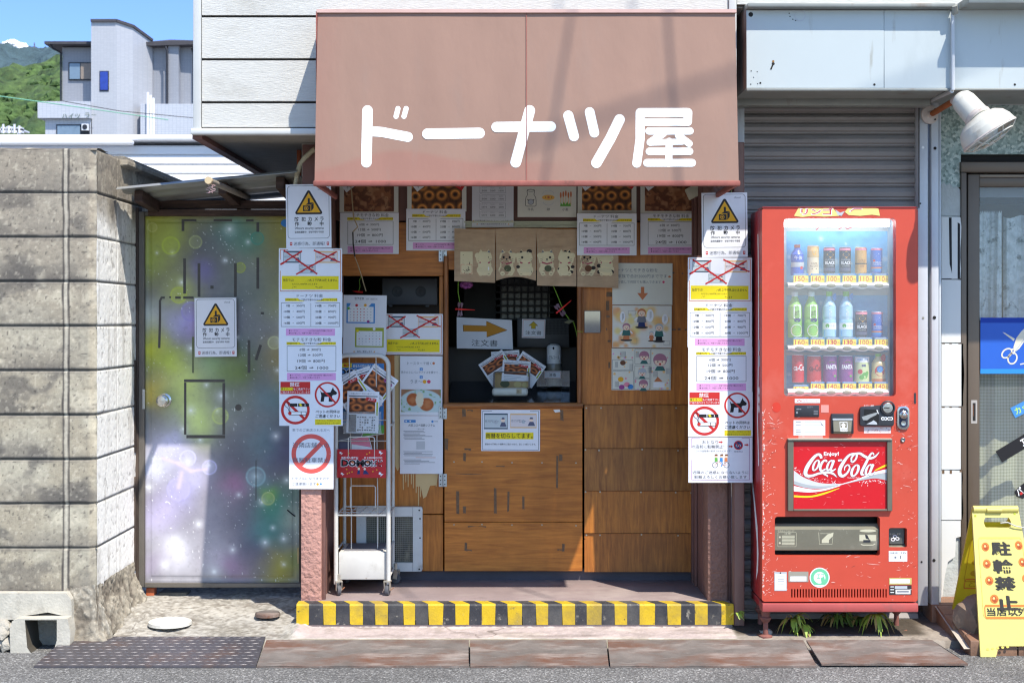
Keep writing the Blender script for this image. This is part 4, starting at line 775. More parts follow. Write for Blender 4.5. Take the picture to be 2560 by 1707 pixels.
for x, D_ in ((409, Da + 1.0), (471, Da + 1.6)): b = MB(); b.tube([(r(x - 4), D_, Z(110, Da)), (r(x), D_, Z(122, Da)), (r(x), D_, Z(255, Da))], .08, FRM, 6); b.build('downpipe', ap)
b = MB()
b.tube([(r(133), Da - .5, Z(116, Da)), (r(136), Da - .3, Z(124, Da)), (r(150), Da + .2, Z(131, Da)), (r(150), Da + .2, Z(258, Da))], .07, FRM, 6); b.build('downpipe', ap)
b = MB(); b.box(r(114), r(243), Da - 1.6, Da + 8, Z(304, Da), Z(263, Da), TW); b.box(r(128), r(243), Da - 1.2, Da + 8, Z(430, Da), Z(304, Da) - .01, TW); b.box(r(355), r(700), Da - .4, Da + 8, Z(430, Da), Z(262, Da) - .01, TW); b.build('lower_wing', ap)
b = MB()
for x in (375, 382, 389): b.tube([(r(x), Da - .6, Z(440, Da)), (r(x), Da - .6, Z(235 + (x - 375) * 1.0, Da))], .085, WHITE, 8)
b.build('vent_pipe', ap)
b = MB(); b.box(r(156), r(238), Da - 1.27, Da - 1.21, Z(420, Da), Z(318, Da), FRM); w_ = b.build('window', ap); b = MB(); b.box(r(159), r(215), Da - 1.32, Da - 1.275, Z(415, Da), Z(321, Da), WIN); b.build('pane', w_)
b = MB(); b.box(r(222), r(238), Da - 1.6, Da - 1.35, Z(334, Da), Z(318, Da), PALET); b.cyl((r(230), Da - 1.62, Z(326, Da)), (r(230), Da - 1.6, Z(326, Da)), .17, FRM, 14); b.build('air_conditioner', ap)
s = Sheet(Da - 1.64, eps=.004); s.text('ハイツ', 155, 284, 200, 298, ink('far_lettering', rgb(70, 92, 82))); s.text('ラー', 212, 282, 241, 295, MATS['ink_far_lettering']); s.build('lettering', ap)
# rooftop plant of a lower building and a slanting cable
b = MB()
for i, (x, y) in enumerate(((8, 318), (22, 316), (36, 320), (48, 318))): b.box(X(x - 6, 60), X(x + 6, 60), 60, 60.3, Z(332, 60), Z(y, 60), PALET); b.cyl((X(x, 60), 60, Z(334, 60)), (X(x, 60), 60, Z(311 + i % 2 * 4, 60)), .05, PALET, 6)
b.box(X(-20, 60), X(54, 60), 60, 61, Z(326, 60), Z(322, 60), PALET); b.box(X(43, 60), X(49, 60), 60, 60.2, Z(420, 60), Z(322, 60), PALET); o = b.build('rooftop_rack', origin=(X(20, 60), 60, Z(400, 60))); tag(o, 'white rooftop rack of small units in front of the green hill', 'rack')
b = MB(); b.tube([W(-150, 217, 40), W(0, 241, 42), W(145, 261, 44), W(420, 300, 48)], .016, mat('green_cable', rgb(130, 190, 160), .6), 6); o = b.build('overhead_cable'); tag(o, 'thin pale green cable slanting across the hillside', 'cable')
b = MB(); b.tube([W(150, 252, 44), W(300, 278, 45), W(470, 294, 46), W(700, 310, 48)], .012, FRM, 6); o = b.build('overhead_cable'); tag(o, 'thin dark cable in front of the grey apartment building', 'cable')
HILLG = mat('hill_trees', rgb(72, 92, 50), .9, .55, .16, bump=1., bs=.22, bdist=4., dirt=[(rgb(50, 74, 44), .5, .66, .10), (rgb(98, 114, 60), .58, .75, .16)]); HILLD = mat('hazy_mountain_trees', rgb(66, 86, 92), .95, .3, .05, bump=1., bs=.07, bdist=10.)  # mountain colour turned blue, with haze and cloud shade put into it
def hill(name, D, ridge, depth, m, seed, amp, cell, x0=-900, x1=2600):
    nx, ny = 260, 60; v = []; xs = np.linspace(x0, x1, nx); u, t = np.meshgrid(xs, np.linspace(0, 1, ny)); u = u.ravel(); t = t.ravel(); ry = np.interp(u, [p[0] for p in ridge], [p[1] for p in ridge])
    dist = D * (1 + depth * t); zr = CH - (ry - VY) * (D * (1 + depth)) / F; px = (u - VX) * dist / F; hh = zr * np.sin(t * math.pi / 2) ** .8
    bump_ = (fbm(px / cell, dist / cell, 4, seed) - .5) * amp + sst(.3, .8, vnoise(px / cell * 3, dist / cell * 3, seed + 3)) * amp * .35
    P = np.stack([px, dist, hh + bump_ * np.minimum(1, t * 8) - 6 * (t < .01)], 1); return grid_obj(name, P, None, nx, ny, m, kind='structure')
hill('hill', 420., [(-900, 190), (-200, 200), (60, 212), (150, 190), (300, 180), (700, 210), (2600, 240)], .55, HILLG, 4, 11., 14.)
hill('mountain', 1300., [(-900, 90), (-300, 120), (0, 152), (20, 148), (60, 156), (110, 152), (160, 146), (300, 150), (800, 170), (2600, 180)], .45, HILLD, 9, 26., 34.)
b = MB(); random.seed(5); LEAF = mat('hill_crowns', rgb(74, 96, 50), .9, .5, .35, bump=.8, bs=.5, bdist=1., dirt=[(rgb(56, 82, 42), .5, .62, .3), (rgb(108, 122, 66), .58, .75, .3)])
for i in range(1500):
    t = random.random(); sx = random.uniform(-140, 330); D = 420 * (1 + .55 * t); ry = np.interp(sx, [-140, 60, 150, 330], [203, 212, 190, 182]); zr = (CH - (ry - VY) * (420 * 1.55) / F); h = zr * math.sin(t * math.pi / 2) ** .8
    rr = random.uniform(1.3, 3.0)
    b.blob((X(sx, D), D - 2, h + rr * .1), rr, LEAF, (1.1, 1, .85), .6, i, 1 if i % 3 else 2, 2.8)
o = b.build('hill_wood', kind='stuff'); tag(o, 'dense green broadleaf wood covering the near hillside', 'wood')
b = MB(); Dm = 1780.; b.tube([W(86, 150, Dm), W(86, 107, Dm)], .9, mat('mast', rgb(110, 110, 130), .6), 5, radii=[1.6, .6])
for k in range(4): b.box(X(84.6, Dm), X(87.4, Dm), Dm - 1, Dm + 1, Z(113 + k * 8, Dm), Z(111 + k * 8, Dm), MATS['mast'])
o = b.build('radio_mast'); tag(o, 'thin radio mast standing on the mountain ridge', 'mast')
CLD = mat('cloud_white', (.9, .9, .92), 1., .02, 1)
for nm, cx, cy, w in (('cloud', 32, 118, 30), ('cloud', 97, 134, 12)):
    b = MB(); random.seed(cx); Dc = 6000.
    for i in range(26):
        a = random.uniform(-1, 1); hgt = math.sqrt(max(0, 1 - a * a)); k = random.uniform(.3, .5); b.blob(W(cx + a * w, cy + 8 - random.random() * hgt * w * .55, Dc) + Vector((0, random.uniform(-40, 40), 0)), w * k * Dc / F, CLD, (1, 1, .8), .35, i, 3)
    b.build(nm, kind='structure')
# ---------------------------------------------------------------- printed notices
def unit(D, x0, y0, x1, y1, w, h, rot=0., wav=0.):
    cx, cy = (x0 + x1) / 2, (y0 + y1) / 2; ca, sa = math.cos(R(rot)), math.sin(R(rot)); kx, ky = (x1 - x0) / w, (y1 - y0) / h
    def fn(x, y, l):
        px, py = (x - w / 2) * kx, (y - h / 2) * ky; sx, sy = cx + px * ca - py * sa, cy + px * sa + py * ca
        d = wav * math.sin((x / w) * 3.0 + 1.2 * y / h) * math.cos((y / h) * 2.2 + .7)
        return Vector((X(sx, D), D - l * .0003 - d, Z(sy, D)))
    return Sheet(fn=fn)
def wslab(s, w, h, m, n=6, t=3.):                      # gently waved paper
    for j in range(n):
        for i in range(n):
            a = [(w * i / n, h * j / n), (w * (i + 1) / n, h * j / n), (w * (i + 1) / n, h * (j + 1) / n), (w * i / n, h * (j + 1) / n)]
            s.add([s.fn(x, y, 0) for x, y in a], [(3, 2, 1, 0)], m); s.add([s.fn(x, y, -t) for x, y in a], [(0, 1, 2, 3)], m)
    return s
def fin(s, name, label, cat, group=None, at=None):
    o = s.build(name, origin=at); return tag(o, label, cat, group)
def place(o, x0, y0, x1, y1, D, label):                # copy of a notice, moved to another photo rectangle
    return dup(o, W((x0 + x1) / 2, (y0 + y1) / 2, D), label)
DPA = 6.622
G_SEC, G_BILL, G_DON, G_MOC, G_SMK = 'security camera notices', 'banknote notices', 'doughnut price sheets', 'kinako price sheets', 'no smoking and no pets notices'
def security():
    x0, y0, x1, y1 = 715, 461, 828, 620; s = unit(DPA, x0, y0, x1, y1, 440, 620, -.6); s.slab(0, 0, 440, 620, WHITE)
    s.rframe(18, 16, 420, 526, 28, 3.5, BLACK); tri = [(222, 58), (352, 286), (92, 286)]
    def rt(p, r):                                       # rounded triangle
        cx, cy = 222, 206; o = []
        for i, (x, y) in enumerate(p):
            for k in range(5):
                a = math.atan2(y - cy, x - cx) + R(-55 + 27.5 * k); o.append((x + (cx - x) * .12 + r * math.cos(a), y + (cy - y) * .12 + r * math.sin(a)))
        return o
    s.fan(rt(tri, 17), ink('charcoal', rgb(52, 48, 46)), 1); s.poly([(222, 82), (336, 275), (108, 275)], AMBER, 2)
    k = MATS['ink_charcoal']; s.rect(214, 137, 234, 186, k, 3); s.poly([(190, 200), (220, 178), (268, 178), (246, 200)], k, 3.3); s.poly([(246, 202), (270, 180), (270, 232), (246, 262)], k, 3.3); s.rect(166, 206, 240, 262, k, 3)
    s.frame(166, 206, 240, 262, 3, AMBER, 4) if False else None
    s.disc(198, 234, 21, AMBER, 4, 24); s.disc(198, 234, 16, k, 4.6, 24); s.disc(198, 234, 9, AMBER, 5.2, 18); s.rect(240, 204, 245, 262, AMBER, 4)
    for c, a, b_ in (('防', 84, 126), ('犯', 150, 192), ('カ', 216, 252), ('メ', 276, 310), ('ラ', 332, 366)): s.text(c, a, 318, b_, 360, BLACK, bold=.02)
    for c, a, b_ in (('作', 84, 126), ('動', 208, 250), ('中', 328, 364)): s.text(c, a, 364, b_, 406, BLACK, bold=.02)
    s.text('24hours security cameras', 84, 414, 366, 446, BLACK, bold=.006); s.text('监视机摄影中　방범카메라 작동중', 84, 454, 366, 476, BLACK, bold=.01); s.text('cloud', 312, 36, 374, 56, GREY)
    s.text('迷惑行為、即通報！', 72, 560, 376, 596, ink('dark_grey', rgb(70, 72, 84)))
    for a in (36, 394): s.rect(a, 562, a + 22, 594, RED); s.disc(a + 11, 576, 6, PWHITE, 2, 10)
    return fin(s, 'security_notice', 'security camera notice with yellow warning triangle, taped above the banknote notice beside the gate', 'notice', G_SEC, W((x0 + x1) / 2, (y0 + y1) / 2, DPA))
sec = security()
place(sec, 1756, 483, 1867, 642, 6.54, 'security camera notice with yellow warning triangle, taped at the top of the vending-machine-side pillar')
place(sec, 487, 743, 591, 893, 7.02, 'security camera notice with yellow warning triangle, taped on the painted graffiti gate').scale = (.98, 1, .98)
def banknote(s, x, y, w, h, col, edge):
    s.rect(x, y, x + w, y + h, edge, 1); s.rect(x + 4, y + 14, x + w - 4, y + h - 12, col, 1.6); s.text('壱万円', x + 8, y + h * .42, x + w * .36, y + h * .58, GREY, 2); s.disc(x + w * .5, y + h * .56, h * .13, LGREY, 2, 14)
    s.disc(x + w * .8, y + h * .42, h * .14, SKIN, 2, 14); s.poly([(x + w * .66, y + h * .84), (x + w * .74, y + h * .56), (x + w * .88, y + h * .56), (x + w * .95, y + h * .84)], ink('slate', rgb(92, 96, 120)), 2.2)
    s.poly([(x + w * .73, y + h * .38), (x + w * .76, y + h * .26), (x + w * .85, y + h * .26), (x + w * .87, y + h * .38)], ink('slate', rgb(92, 96, 120)), 2.6)
BILL1, BILL2, BILL3 = ink('note_grey', rgb(196, 204, 206)), ink('note_pink', rgb(222, 212, 212)), ink('note_edge', rgb(60, 78, 92))
def nobills():
    x0, y0, x1, y1 = 697, 621, 855, 731; s = unit(DPA, x0, y0, x1, y1, 620, 430, .3, .0012); wslab(s, 620, 430, WHITE); s.frame(12, 12, 608, 420, 6, ORANGE)
    banknote(s, 45, 26, 172, 116, BILL1, BILL3); banknote(s, 358, 26, 218, 116, BILL2, ink('note_frame', rgb(226, 186, 130))); banknote(s, 196, 156, 166, 92, BILL1, LGREY)
    for p, q in (((46, 18), (376, 250)), ((15, 160), (228, 26)), ((345, 18), (596, 136)), ((566, 30), (172, 254))):
        n = 22; pts = []; wd = []
        for i in range(n + 1): t = i / n; pts.append((p[0] + (q[0] - p[0]) * t + random.uniform(-2, 2), p[1] + (q[1] - p[1]) * t + random.uniform(-2, 2))); wd.append(random.uniform(12, 20))
        s.line(pts, 16, RED, 3.2 + (.4 if p[0] > q[0] else 0), widths=wd)
    s.rect(30, 270, 588, 402, YEL); s.text('当店では1万円札５千円札２千円札は使えません', 42, 296, 576, 324, BLACK, 2, .008); s.text('もちろん1000円札は使えます', 132, 340, 380, 358, BLACK, 2, .008); s.text('ご協力のほど宜しくお願い致します', 132, 370, 432, 390, BLACK, 2, .008)
    return fin(s, 'banknote_notice', 'red-crossed banknote notice with a yellow band, between security notice and doughnut prices beside the gate', 'notice', G_BILL, W((x0 + x1) / 2, (y0 + y1) / 2, DPA))
nb = nobills()
place(nb, 1719, 644, 1880, 756, 6.54, 'red-crossed banknote notice with a yellow band, taped beside the top of the vending machine')
place(nb, 960, 783, 1107, 888, 7.13, 'red-crossed banknote notice with a yellow band, above the toaster poster behind the rack')
def donutprice():
    x0, y0, x1, y1 = 697, 731, 856, 843; s = unit(DPA, x0, y0, x1, y1, 622, 436, .1, .0012); wslab(s, 622, 436, WHITE); s.text('ドーナツ 料金', 176, 16, 432, 48, BLACK)
    s.rect(62, 56, 572, 86, YEL); s.text('【内袋代1円　レジ袋が不要の方はお申しつけ下さい】', 66, 62, 566, 82, BLACK, 2, .004); s.frame(22, 100, 598, 334, 3.5, BLACK); s.rect(312, 104, 315, 330, BLACK)
    for i, (a, p, c, q) in enumerate((('7個', '300円', '19個', '700円'), ('10個', '400円', '22個', '800円'), ('13個', '500円', '25個', '900円'), ('16個', '600円', '30個', '1000円'))):
        y = 118 + i * 56; s.text(a, 70 if i == 0 else 50, y, 108, y + 24, BLACK, bold=.012); s.text('→', 130, y + 7, 150, y + 18, BLACK, bold=.01); s.text(p, 172, y, 252, y + 24, BLACK, bold=.004)
        s.text(c, 358, y, 416, y + 24, BLACK, bold=.012); s.text('→', 438, y + 7, 458, y + 18, BLACK, bold=.01); s.text(q, 482, y, 560 if i < 3 else 582, y + 24, BLACK, bold=.004)
    s.rect(70, 352, 550, 420, PINK); s.text('❶ ドーナツとモチきな粉を一家族で合計2000円まで購入できます', 100, 364, 522, 380, BLACK, 2); s.text('❷ 並び直して、何度でも購入できます', 100, 388, 398, 404, BLACK, 2)
    return fin(s, 'doughnut_price_sheet', 'white doughnut price sheet with two columns, between the banknote and kinako sheets beside the gate', 'price sheet', G_DON, W((x0 + x1) / 2, (y0 + y1) / 2, DPA))
dp = donutprice()
place(dp, 1719, 756, 1880, 867, 6.54, 'white doughnut price sheet with two columns, on the pillar beside the vending machine')
def mochiprice():
    x0, y0, x1, y1 = 697, 842, 855, 953; s = unit(DPA, x0, y0, x1, y1, 620, 434, 0, .0012); wslab(s, 620, 434, WHITE); s.text('モチモチきな粉 料金', 132, 8, 514, 44, BLACK)
    s.rect(76, 50, 560, 78, YEL); s.text('【内袋代1円　レジ袋が不要の方はお申しつけ下さい】', 80, 54, 554, 74, BLACK, 2, .004); s.frame(80, 88, 562, 336, 3.5, BLACK)
    for a, y, h, xa_, xb_ in (('6個 ⇒ 300円', 110, 28, 204, 410), ('12個 ⇒ 500円', 162, 30, 194, 428), ('19個 ⇒ 800円', 218, 34, 180, 450), ('24個 ⇒ 1000', 282, 38, 158, 486)): s.text(a, xa_, y, xb_, y + h, BLACK, bold=.002)
    s.rect(80, 352, 560, 424, PINK); s.text('❶ ドーナツとモチきな粉を一家族で合計2000円まで購入できます', 110, 366, 528, 382, BLACK, 2); s.text('❷ 並び直して、何度でも購入できます', 110, 390, 404, 406, BLACK, 2)
    return fin(s, 'kinako_price_sheet', 'white kinako price sheet with one column, above the no-smoking notice beside the gate', 'price sheet', G_MOC, W((x0 + x1) / 2, (y0 + y1) / 2, DPA))
mp_ = mochiprice()
place(mp_, 1720, 867, 1881, 979, 6.54, 'white kinako price sheet with one column, above the no-smoking notice beside the vending machine')
DTP = 7.122
place(dp, 1015, 526, 1164, 623, DTP, 'white doughnut price sheet under the doughnut photo nearest the rack'); place(mp_, 849, 531, 998, 636, DTP, 'white kinako price sheet under the kinako photo above the rack')
place(dp, 1443, 534, 1591, 638, 7.075, 'white doughnut price sheet over the end of the cat curtain'); place(mp_, 1601, 533, 1748, 638, DTP, 'white kinako price sheet under the kinako photo nearest the vending machine')
def nosmoke():
    x0, y0, x1, y1 = 698, 953, 857, 1064; s = unit(DPA, x0, y0, x1, y1, 622, 434, 0, .0012); wslab(s, 622, 434, WHITE); s.rect(12, 4, 304, 124, RED); s.text('禁煙', 104, 12, 198, 52, PWHITE, 2, .01)
    s.rect(14, 60, 136, 90, YEL, 2); s.text('電子タバコ', 18, 64, 132, 86, BLACK, 3); s.text('もご遠慮下さい', 140, 64, 300, 86, PWHITE, 2); s.text('ご協力ありがとうございます', 18, 94, 300, 116, PWHITE, 2)
    s.ring(158, 280, 128, 26, RED, 1.5); s.line([(72, 196), (246, 366)], 26, RED, 1.2); s.rect(104, 216, 292, 246, BLACK, 3); s.poly([(192, 222), (212, 216), (226, 240), (206, 244)], YEL, 3.6); s.rect(178, 216, 184, 246, PWHITE, 3.6); s.rect(250, 222, 256, 242, PWHITE, 3.6)
    s.rect(94, 294, 266, 330, BLACK, 3); s.rect(100, 299, 212, 325, PWHITE, 3.6); s.rect(218, 299, 261, 325, PWHITE, 3.6); s.disc(104, 312, 17, RED, 4, 16)
    s.line([(98, 296), (86, 260), (60, 244), (52, 220), (66, 200), (92, 206), (90, 236), (104, 262), (104, 294)], 5, BLACK, 4.4)
    s.ring(472, 130, 116, 17, RED, 3); s.line([(392, 50), (552, 210)], 17, RED, 2.8); dog = [(400, 92), (416, 112), (440, 114), (500, 108), (524, 60), (538, 78), (566, 112), (556, 130), (528, 134), (516, 150), (520, 196), (506, 196), (494, 158), (440, 160), (436, 196), (404, 196), (414, 140)]
    s.fan(dog, BLACK, 1.2) if False else None
    s.poly([(402, 90), (418, 110), (500, 108), (512, 150), (414, 152)], BLACK, 1.2); s.poly([(404, 198), (412, 140), (444, 146), (436, 198)], BLACK, 1.6); s.poly([(484, 198), (486, 140), (516, 140), (522, 198)], BLACK, 1.6); s.poly([(498, 112), (526, 58), (536, 82), (568, 112), (556, 130), (526, 134), (508, 150)], BLACK, 2.)
    s.text('ペットの同伴は', 356, 280, 594, 312, BLACK, 2, .014); s.text('ご遠慮ください', 356, 324, 596, 356, BLACK, 2, .014); s.rect(350, 370, 606, 424, YEL); s.text('ワンちゃんも、その他のペットも', 356, 374, 590, 390, BROWN, 2); s.text('ご協力ありがとうございます。', 356, 400, 600, 418, BROWN, 2)
    return fin(s, 'no_smoking_notice', 'no-smoking and no-pets notice with two red ban circles, beside the gate', 'notice', G_SMK, W((x0 + x1) / 2, (y0 + y1) / 2, DPA))
ns = nosmoke()
place(ns, 1721, 979, 1881, 1092, 6.54, 'no-smoking and no-pets notice with two red ban circles, beside the vending machine')
s = unit(DPA + .002, 723, 1064, 834, 1222, 436, 620, .2, .0015); wslab(s, 436, 620, WHITE); BANR = ink('ban_red', rgb(222, 92, 84))
s.text('車でのご来店される方へ', 30, 28, 400, 56, GREY); s.ring(216, 274, 172, 44, BANR, 1.2); s.line([(98, 396), (336, 152)], 44, BANR, 1.); s.text('近隣店舗への', 34, 164, 392, 216, ink('thin_grey', rgb(96, 98, 108)), 2.5); s.text('無断駐車禁止', 34, 312, 394, 362, MATS['ink_thin_grey'], 2.5)
s.text('トラブルになりますので', 30, 502, 394, 530, GREY); s.text('ご遠慮願います', 30, 556, 264, 584, GREY); s.disc(280, 572, 13, AMBER, 1, 12); s.disc(312, 570, 10, BLUE, 1, 12)
fin(s, 'parking_notice', 'white no-parking notice with one large red ban circle, lowest on the pink pillar', 'notice')
s = unit(6.54, 1721, 1093, 1881, 1206, 628, 440, 0, .0012); wslab(s, 628, 440, WHITE); s.frame(30, 6, 600, 414, 4, PURPLE); s.text('おとなり', 136, 30, 290, 62, BLACK); s.text('の店前に駐輪禁止！！', 34, 72, 390, 106, BLACK)
for a, y in ((296, 46), (396, 88), (550, 72)): s.poly([(a, y - 6), (a + 22, y - 6), (a + 22, y - 14), (a + 42, y), (a + 22, y + 14), (a + 22, y + 6), (a, y + 6)], RED)
s.disc(490, 76, 44, NAVY, 1); s.ring(490, 76, 40, 10, RED, 1.8); s.line([(466, 50), (514, 102)], 8, RED, 1.6); s.ring(478, 80, 11, 4, PWHITE, 1.4, 14); s.ring(502, 80, 11, 4, PWHITE, 1.4, 14); s.text('（コーラ自販機の前までは大丈夫です）', 62, 122, 420, 142, GREY); s.text('駐輪禁止', 450, 130, 536, 144, NAVY)
for x, m1, hx in ((272, GREEN, 272), (322, BLUE, 326), (368, ORANGE, 372)): s.disc(hx, 182, 16, SKIN, 2, 14); s.poly([(hx - 16, 180), (hx - 12, 164), (hx + 12, 162), (hx + 17, 180)], BROWN, 2.6); s.poly([(x - 14, 198), (x + 14, 198), (x + 16, 236), (x - 14, 236)], m1, 2)
for x in (262, 374): s.ring(x, 268, 26, 4, BLACK, 2, 20)
s.line([(262, 268), (300, 230), (330, 268), (374, 268), (352, 230)], 5, ORANGE, 2.2); s.line([(326, 232), (334, 256), (322, 284)], 9, BLUE, 2.8)
s.text('近隣のご迷惑にならないように', 40, 326, 592, 356, BLACK); s.text('駐輪よろしくお願い致します', 58, 370, 572, 400, BLACK); fin(s, 'bicycle_notice', 'purple-framed bicycle parking notice with a small family-on-bicycle drawing', 'notice')
# photo posters along the header
def donut_px(u, v):
    W_, H_ = 104., 70.; x, y = u * W_ + 8, v * H_ + 6; n = fbm(x * .25, y * .25, 3, 4); col = np.tile(np.array([[92, 56, 30]]) / 255., (len(u), 1)); col = col * (.6 + .9 * n[:, None])
    cs = [(14, 4), (40, 6), (68, 2), (92, 8), (116, 4), (4, 24), (30, 28), (56, 24), (84, 22), (112, 22), (16, 48), (44, 46), (70, 46), (98, 44), (124, 42), (2, 70), (30, 72), (60, 70), (86, 70), (114, 68), (18, 88), (48, 90), (76, 90), (102, 88)]
    for i, (cx, cy) in enumerate(cs):
        d = np.hypot((x - cx) / 13.2, (y - cy) / 11.6); k = sst(1.02, .9, d); sh = np.clip(1 - np.abs(d - .62) / .42, 0, 1)
        c = np.array([190, 122, 58]) / 255. * (.55 + .62 * sh[:, None]) + np.array([44, 34, 16]) / 255. * (sst(.55, 1, sh) * (y < cy))[:, None]; col = col * (1 - k[:, None]) + c * k[:, None]
        h = sst(.36, .26, d + (n - .5) * .15); col = mixc(col, (58, 32, 18), h)
    return col * .95
def kinako_px(u, v):
    x, y = u * 9, v * 6; w = fbm(x + 2 * fbm(x, y, 3, 5), y + 2 * fbm(x + 9, y, 3, 6), 4, 8); col = np.tile(np.array([[150, 96, 60]]) / 255., (len(u), 1)); col = mixc(col, (104, 58, 34), sst(.45, .6, w)); col = mixc(col, (196, 146, 104), sst(.55, .8, vnoise(x * 1.3, y * 1.3, 12)) * .7); col = mixc(col, (74, 40, 24), sst(.06, .0, np.abs(w - .5)) * .6); return col
def photo_poster(name, x0, x1, ix0, ix1, yb, iyb, fn, label, tags, group):
    w = (x1 - x0) * 4; y0 = yb - (x1 - x0) * .70; h = (yb - y0) * 4; s = unit(DTP + .003, x0, y0, x1, yb, w, h); s.slab(0, 0, w, h, CREAM); s.raster((ix0 - x0) * 4, 44, (ix1 - x0) * 4, (iyb - y0) * 4, 66, 46, fn, PRINT, 1)
    for cx, cy, t, m, tm, rot in tags:
        p = []; ca, sa = math.cos(R(rot)), math.sin(R(rot))
        for a, b_ in ((-75, -52), (75, -52), (75, 52), (-75, 52)): p.append(((cx - x0) * 4 + a * ca - b_ * sa, (cy - y0) * 4 + a * sa + b_ * ca))
        s.poly(p, m, 2); s.text(t, (cx - x0) * 4 - 40, (cy - y0) * 4 - 20, (cx - x0) * 4 + 40, (cy - y0) * 4 + 30, tm, 3, rot=rot)
    return fin(s, name, label, 'poster', group)
GP = 'food photo posters under the awning'
photo_poster('doughnut_photo', 1018, 1166, 1029, 1155, 529, 528, donut_px, 'poster of golden ring doughnuts over the price sheet nearest the rack', ((1050, 458, '実寸', PWHITE, BLACK, -38), (1146, 456, '人気', RED, PWHITE, 35)), GP)
photo_poster('doughnut_photo', 1444, 1591, 1455, 1579, 533, 526, donut_px, 'poster of golden ring doughnuts above the end of the cat curtain', ((1470, 456, '実寸', PWHITE, BLACK, -38), (1572, 452, '人気', RED, PWHITE, 35)), GP)
photo_poster('kinako_photo', 849, 996, 860, 985, 531, 529, kinako_px, 'brown kinako photo poster above the price sheet over the rack', ((873, 460, '実寸', PWHITE, BLACK, -38), (905, 450, '人気', PWHITE, BLACK, 12)), GP)
photo_poster('kinako_photo', 1601, 1748, 1612, 1738, 533, 528, kinako_px, 'brown kinako photo poster nearest the vending machine', ((1628, 456, '実寸', PWHITE, BLACK, -38),), GP)
s = unit(DTP, 1180, 420, 1284, 568, 410, 580, .2); s.slab(0, 0, 410, 580, mat('paper_grey_white', rgb(214, 214, 216), .75, .03, 20))  # slightly greyer paper than the plain white sheets
for i in range(4):
    y = 184 + i * 80; s.frame(76, y, 332, y + 62, 2.2, GREY); s.disc(88, y - 2, 10, PWHITE, 1.5, 12); s.ring(88, y - 2, 9, 2, GREY, 2, 14)
    for k in range(3): s.text(('ドーナツ', 'もちきなこ', '合計')[k], 100 + k * 82, y + 8, 146 + k * 82, y + 20, GREY); s.text(('500', '500', '1000')[k] if i < 2 else ('500×4', '600', '2000')[k], 96 + k * 84, y + 32, 146 + k * 84, y + 48, BLACK)
s.text('お会計等を書きわけるとすぐにご入れ出来ます', 26, 510, 390, 524, BLACK); s.text('一家族で合計2000円分までです', 70, 542, 340, 556, BLACK)
for a, y in ((14, 518), (396, 518), (52, 550), (362, 550)): s.poly([(a, y - 8), (a + 8, y + 6), (a - 8, y + 6)], AMBER)
fin(s, 'order_example_sheet', 'grey-white sheet of four boxed order sums in the header row', 'sheet')
s = unit(DTP, 1294, 438, 1441, 543, 578, 412, .1); s.slab(0, 0, 578, 412, CREAM); k = ink('outline', rgb(64, 62, 58))
s.line([(96, 146), (92, 160), (100, 190), (82, 220), (78, 250), (78, 300), (90, 306), (170, 306), (182, 300), (182, 250), (178, 220), (160, 190), (168, 160), (164, 146), (130, 140), (96, 146)], 5, k); s.ring(130, 152, 34, 4, k, 1.4, 20, 10); s.disc(130, 264, 28, LGREY, 1, 18, 24); s.ring(130, 264, 28, 4, k, 1.6, 20, 26); s.line([(96, 238), (112, 252)], 8, k); s.line([(164, 238), (148, 252)], 8, k)
s.disc(302, 220, 62, ink('chick', rgb(236, 184, 90)), 1.2, 24, 26); s.disc(304, 218, 12, ORANGE, 2, 12); s.disc(274, 218, 5, BLACK, 2, 8); s.disc(334, 218, 5, BLACK, 2, 8); s.ring(302, 190, 56, 3, LGREY, 1, 20, 40, 180, 360); s.ring(302, 262, 50, 3, LGREY, 1, 20, 34, 0, 180)
for i in range(5): x = 424 + i * 25; s.line([(x, 290), (x, 210)], 4, AMBER); s.disc(x, 196 - (i % 3) * 8, 9, ORANGE, 1.6, 12, 30)
s.poly([(418, 306), (424, 266), (440, 290), (456, 262), (470, 290), (490, 260), (500, 290), (518, 268), (524, 306)], GREEN, 2)
for t, a, b_ in (('牛乳', 100, 160), ('卵', 288, 316), ('小麦', 440, 498)): s.text(t, a, 322, b_, 350, k)
fin(s, 'ingredients_poster', 'cream poster with drawings of milk bottle, egg chick and wheat', 'poster')
# posters on the boards
s = unit(7.14, 1531, 658, 1681, 762, 580, 404, .3); s.slab(0, 0, 580, 404, CREAM); s.text('ドーナツとモチきな粉を', 10, 50, 436, 86, GREY); s.text('一家族で合計2000円までです', 10, 108, 528, 144, GREY); s.text('（並び直しで何回でも購入できます', 10, 168, 470, 196, GREY); s.disc(552, 130, 14, ORANGE, 1, 14, 10); s.disc(494, 182, 12, ink('heart', rgb(214, 70, 110)), 1, 12)
s.poly([(276, 230), (308, 230), (308, 290), (346, 290), (292, 358), (240, 290), (276, 290)], ORANGE); fin(s, 'limit_notice', 'cream notice with an orange down arrow between the cat curtain and lower comic posters', 'notice')
def bokeh_px(u, v):
    col = np.tile(np.array([[228, 224, 212]]) / 255., (len(u), 1)); random.seed(8)
    for i in range(34): a, c, r = random.random(), random.random(), random.uniform(.03, .09); d = np.hypot(u - a, (v - c) * .7) / r; col = mixc(col, random.choice([(236, 190, 110), (238, 214, 120), (230, 160, 100)]), np.exp(-d ** 4) * .75)
    return col
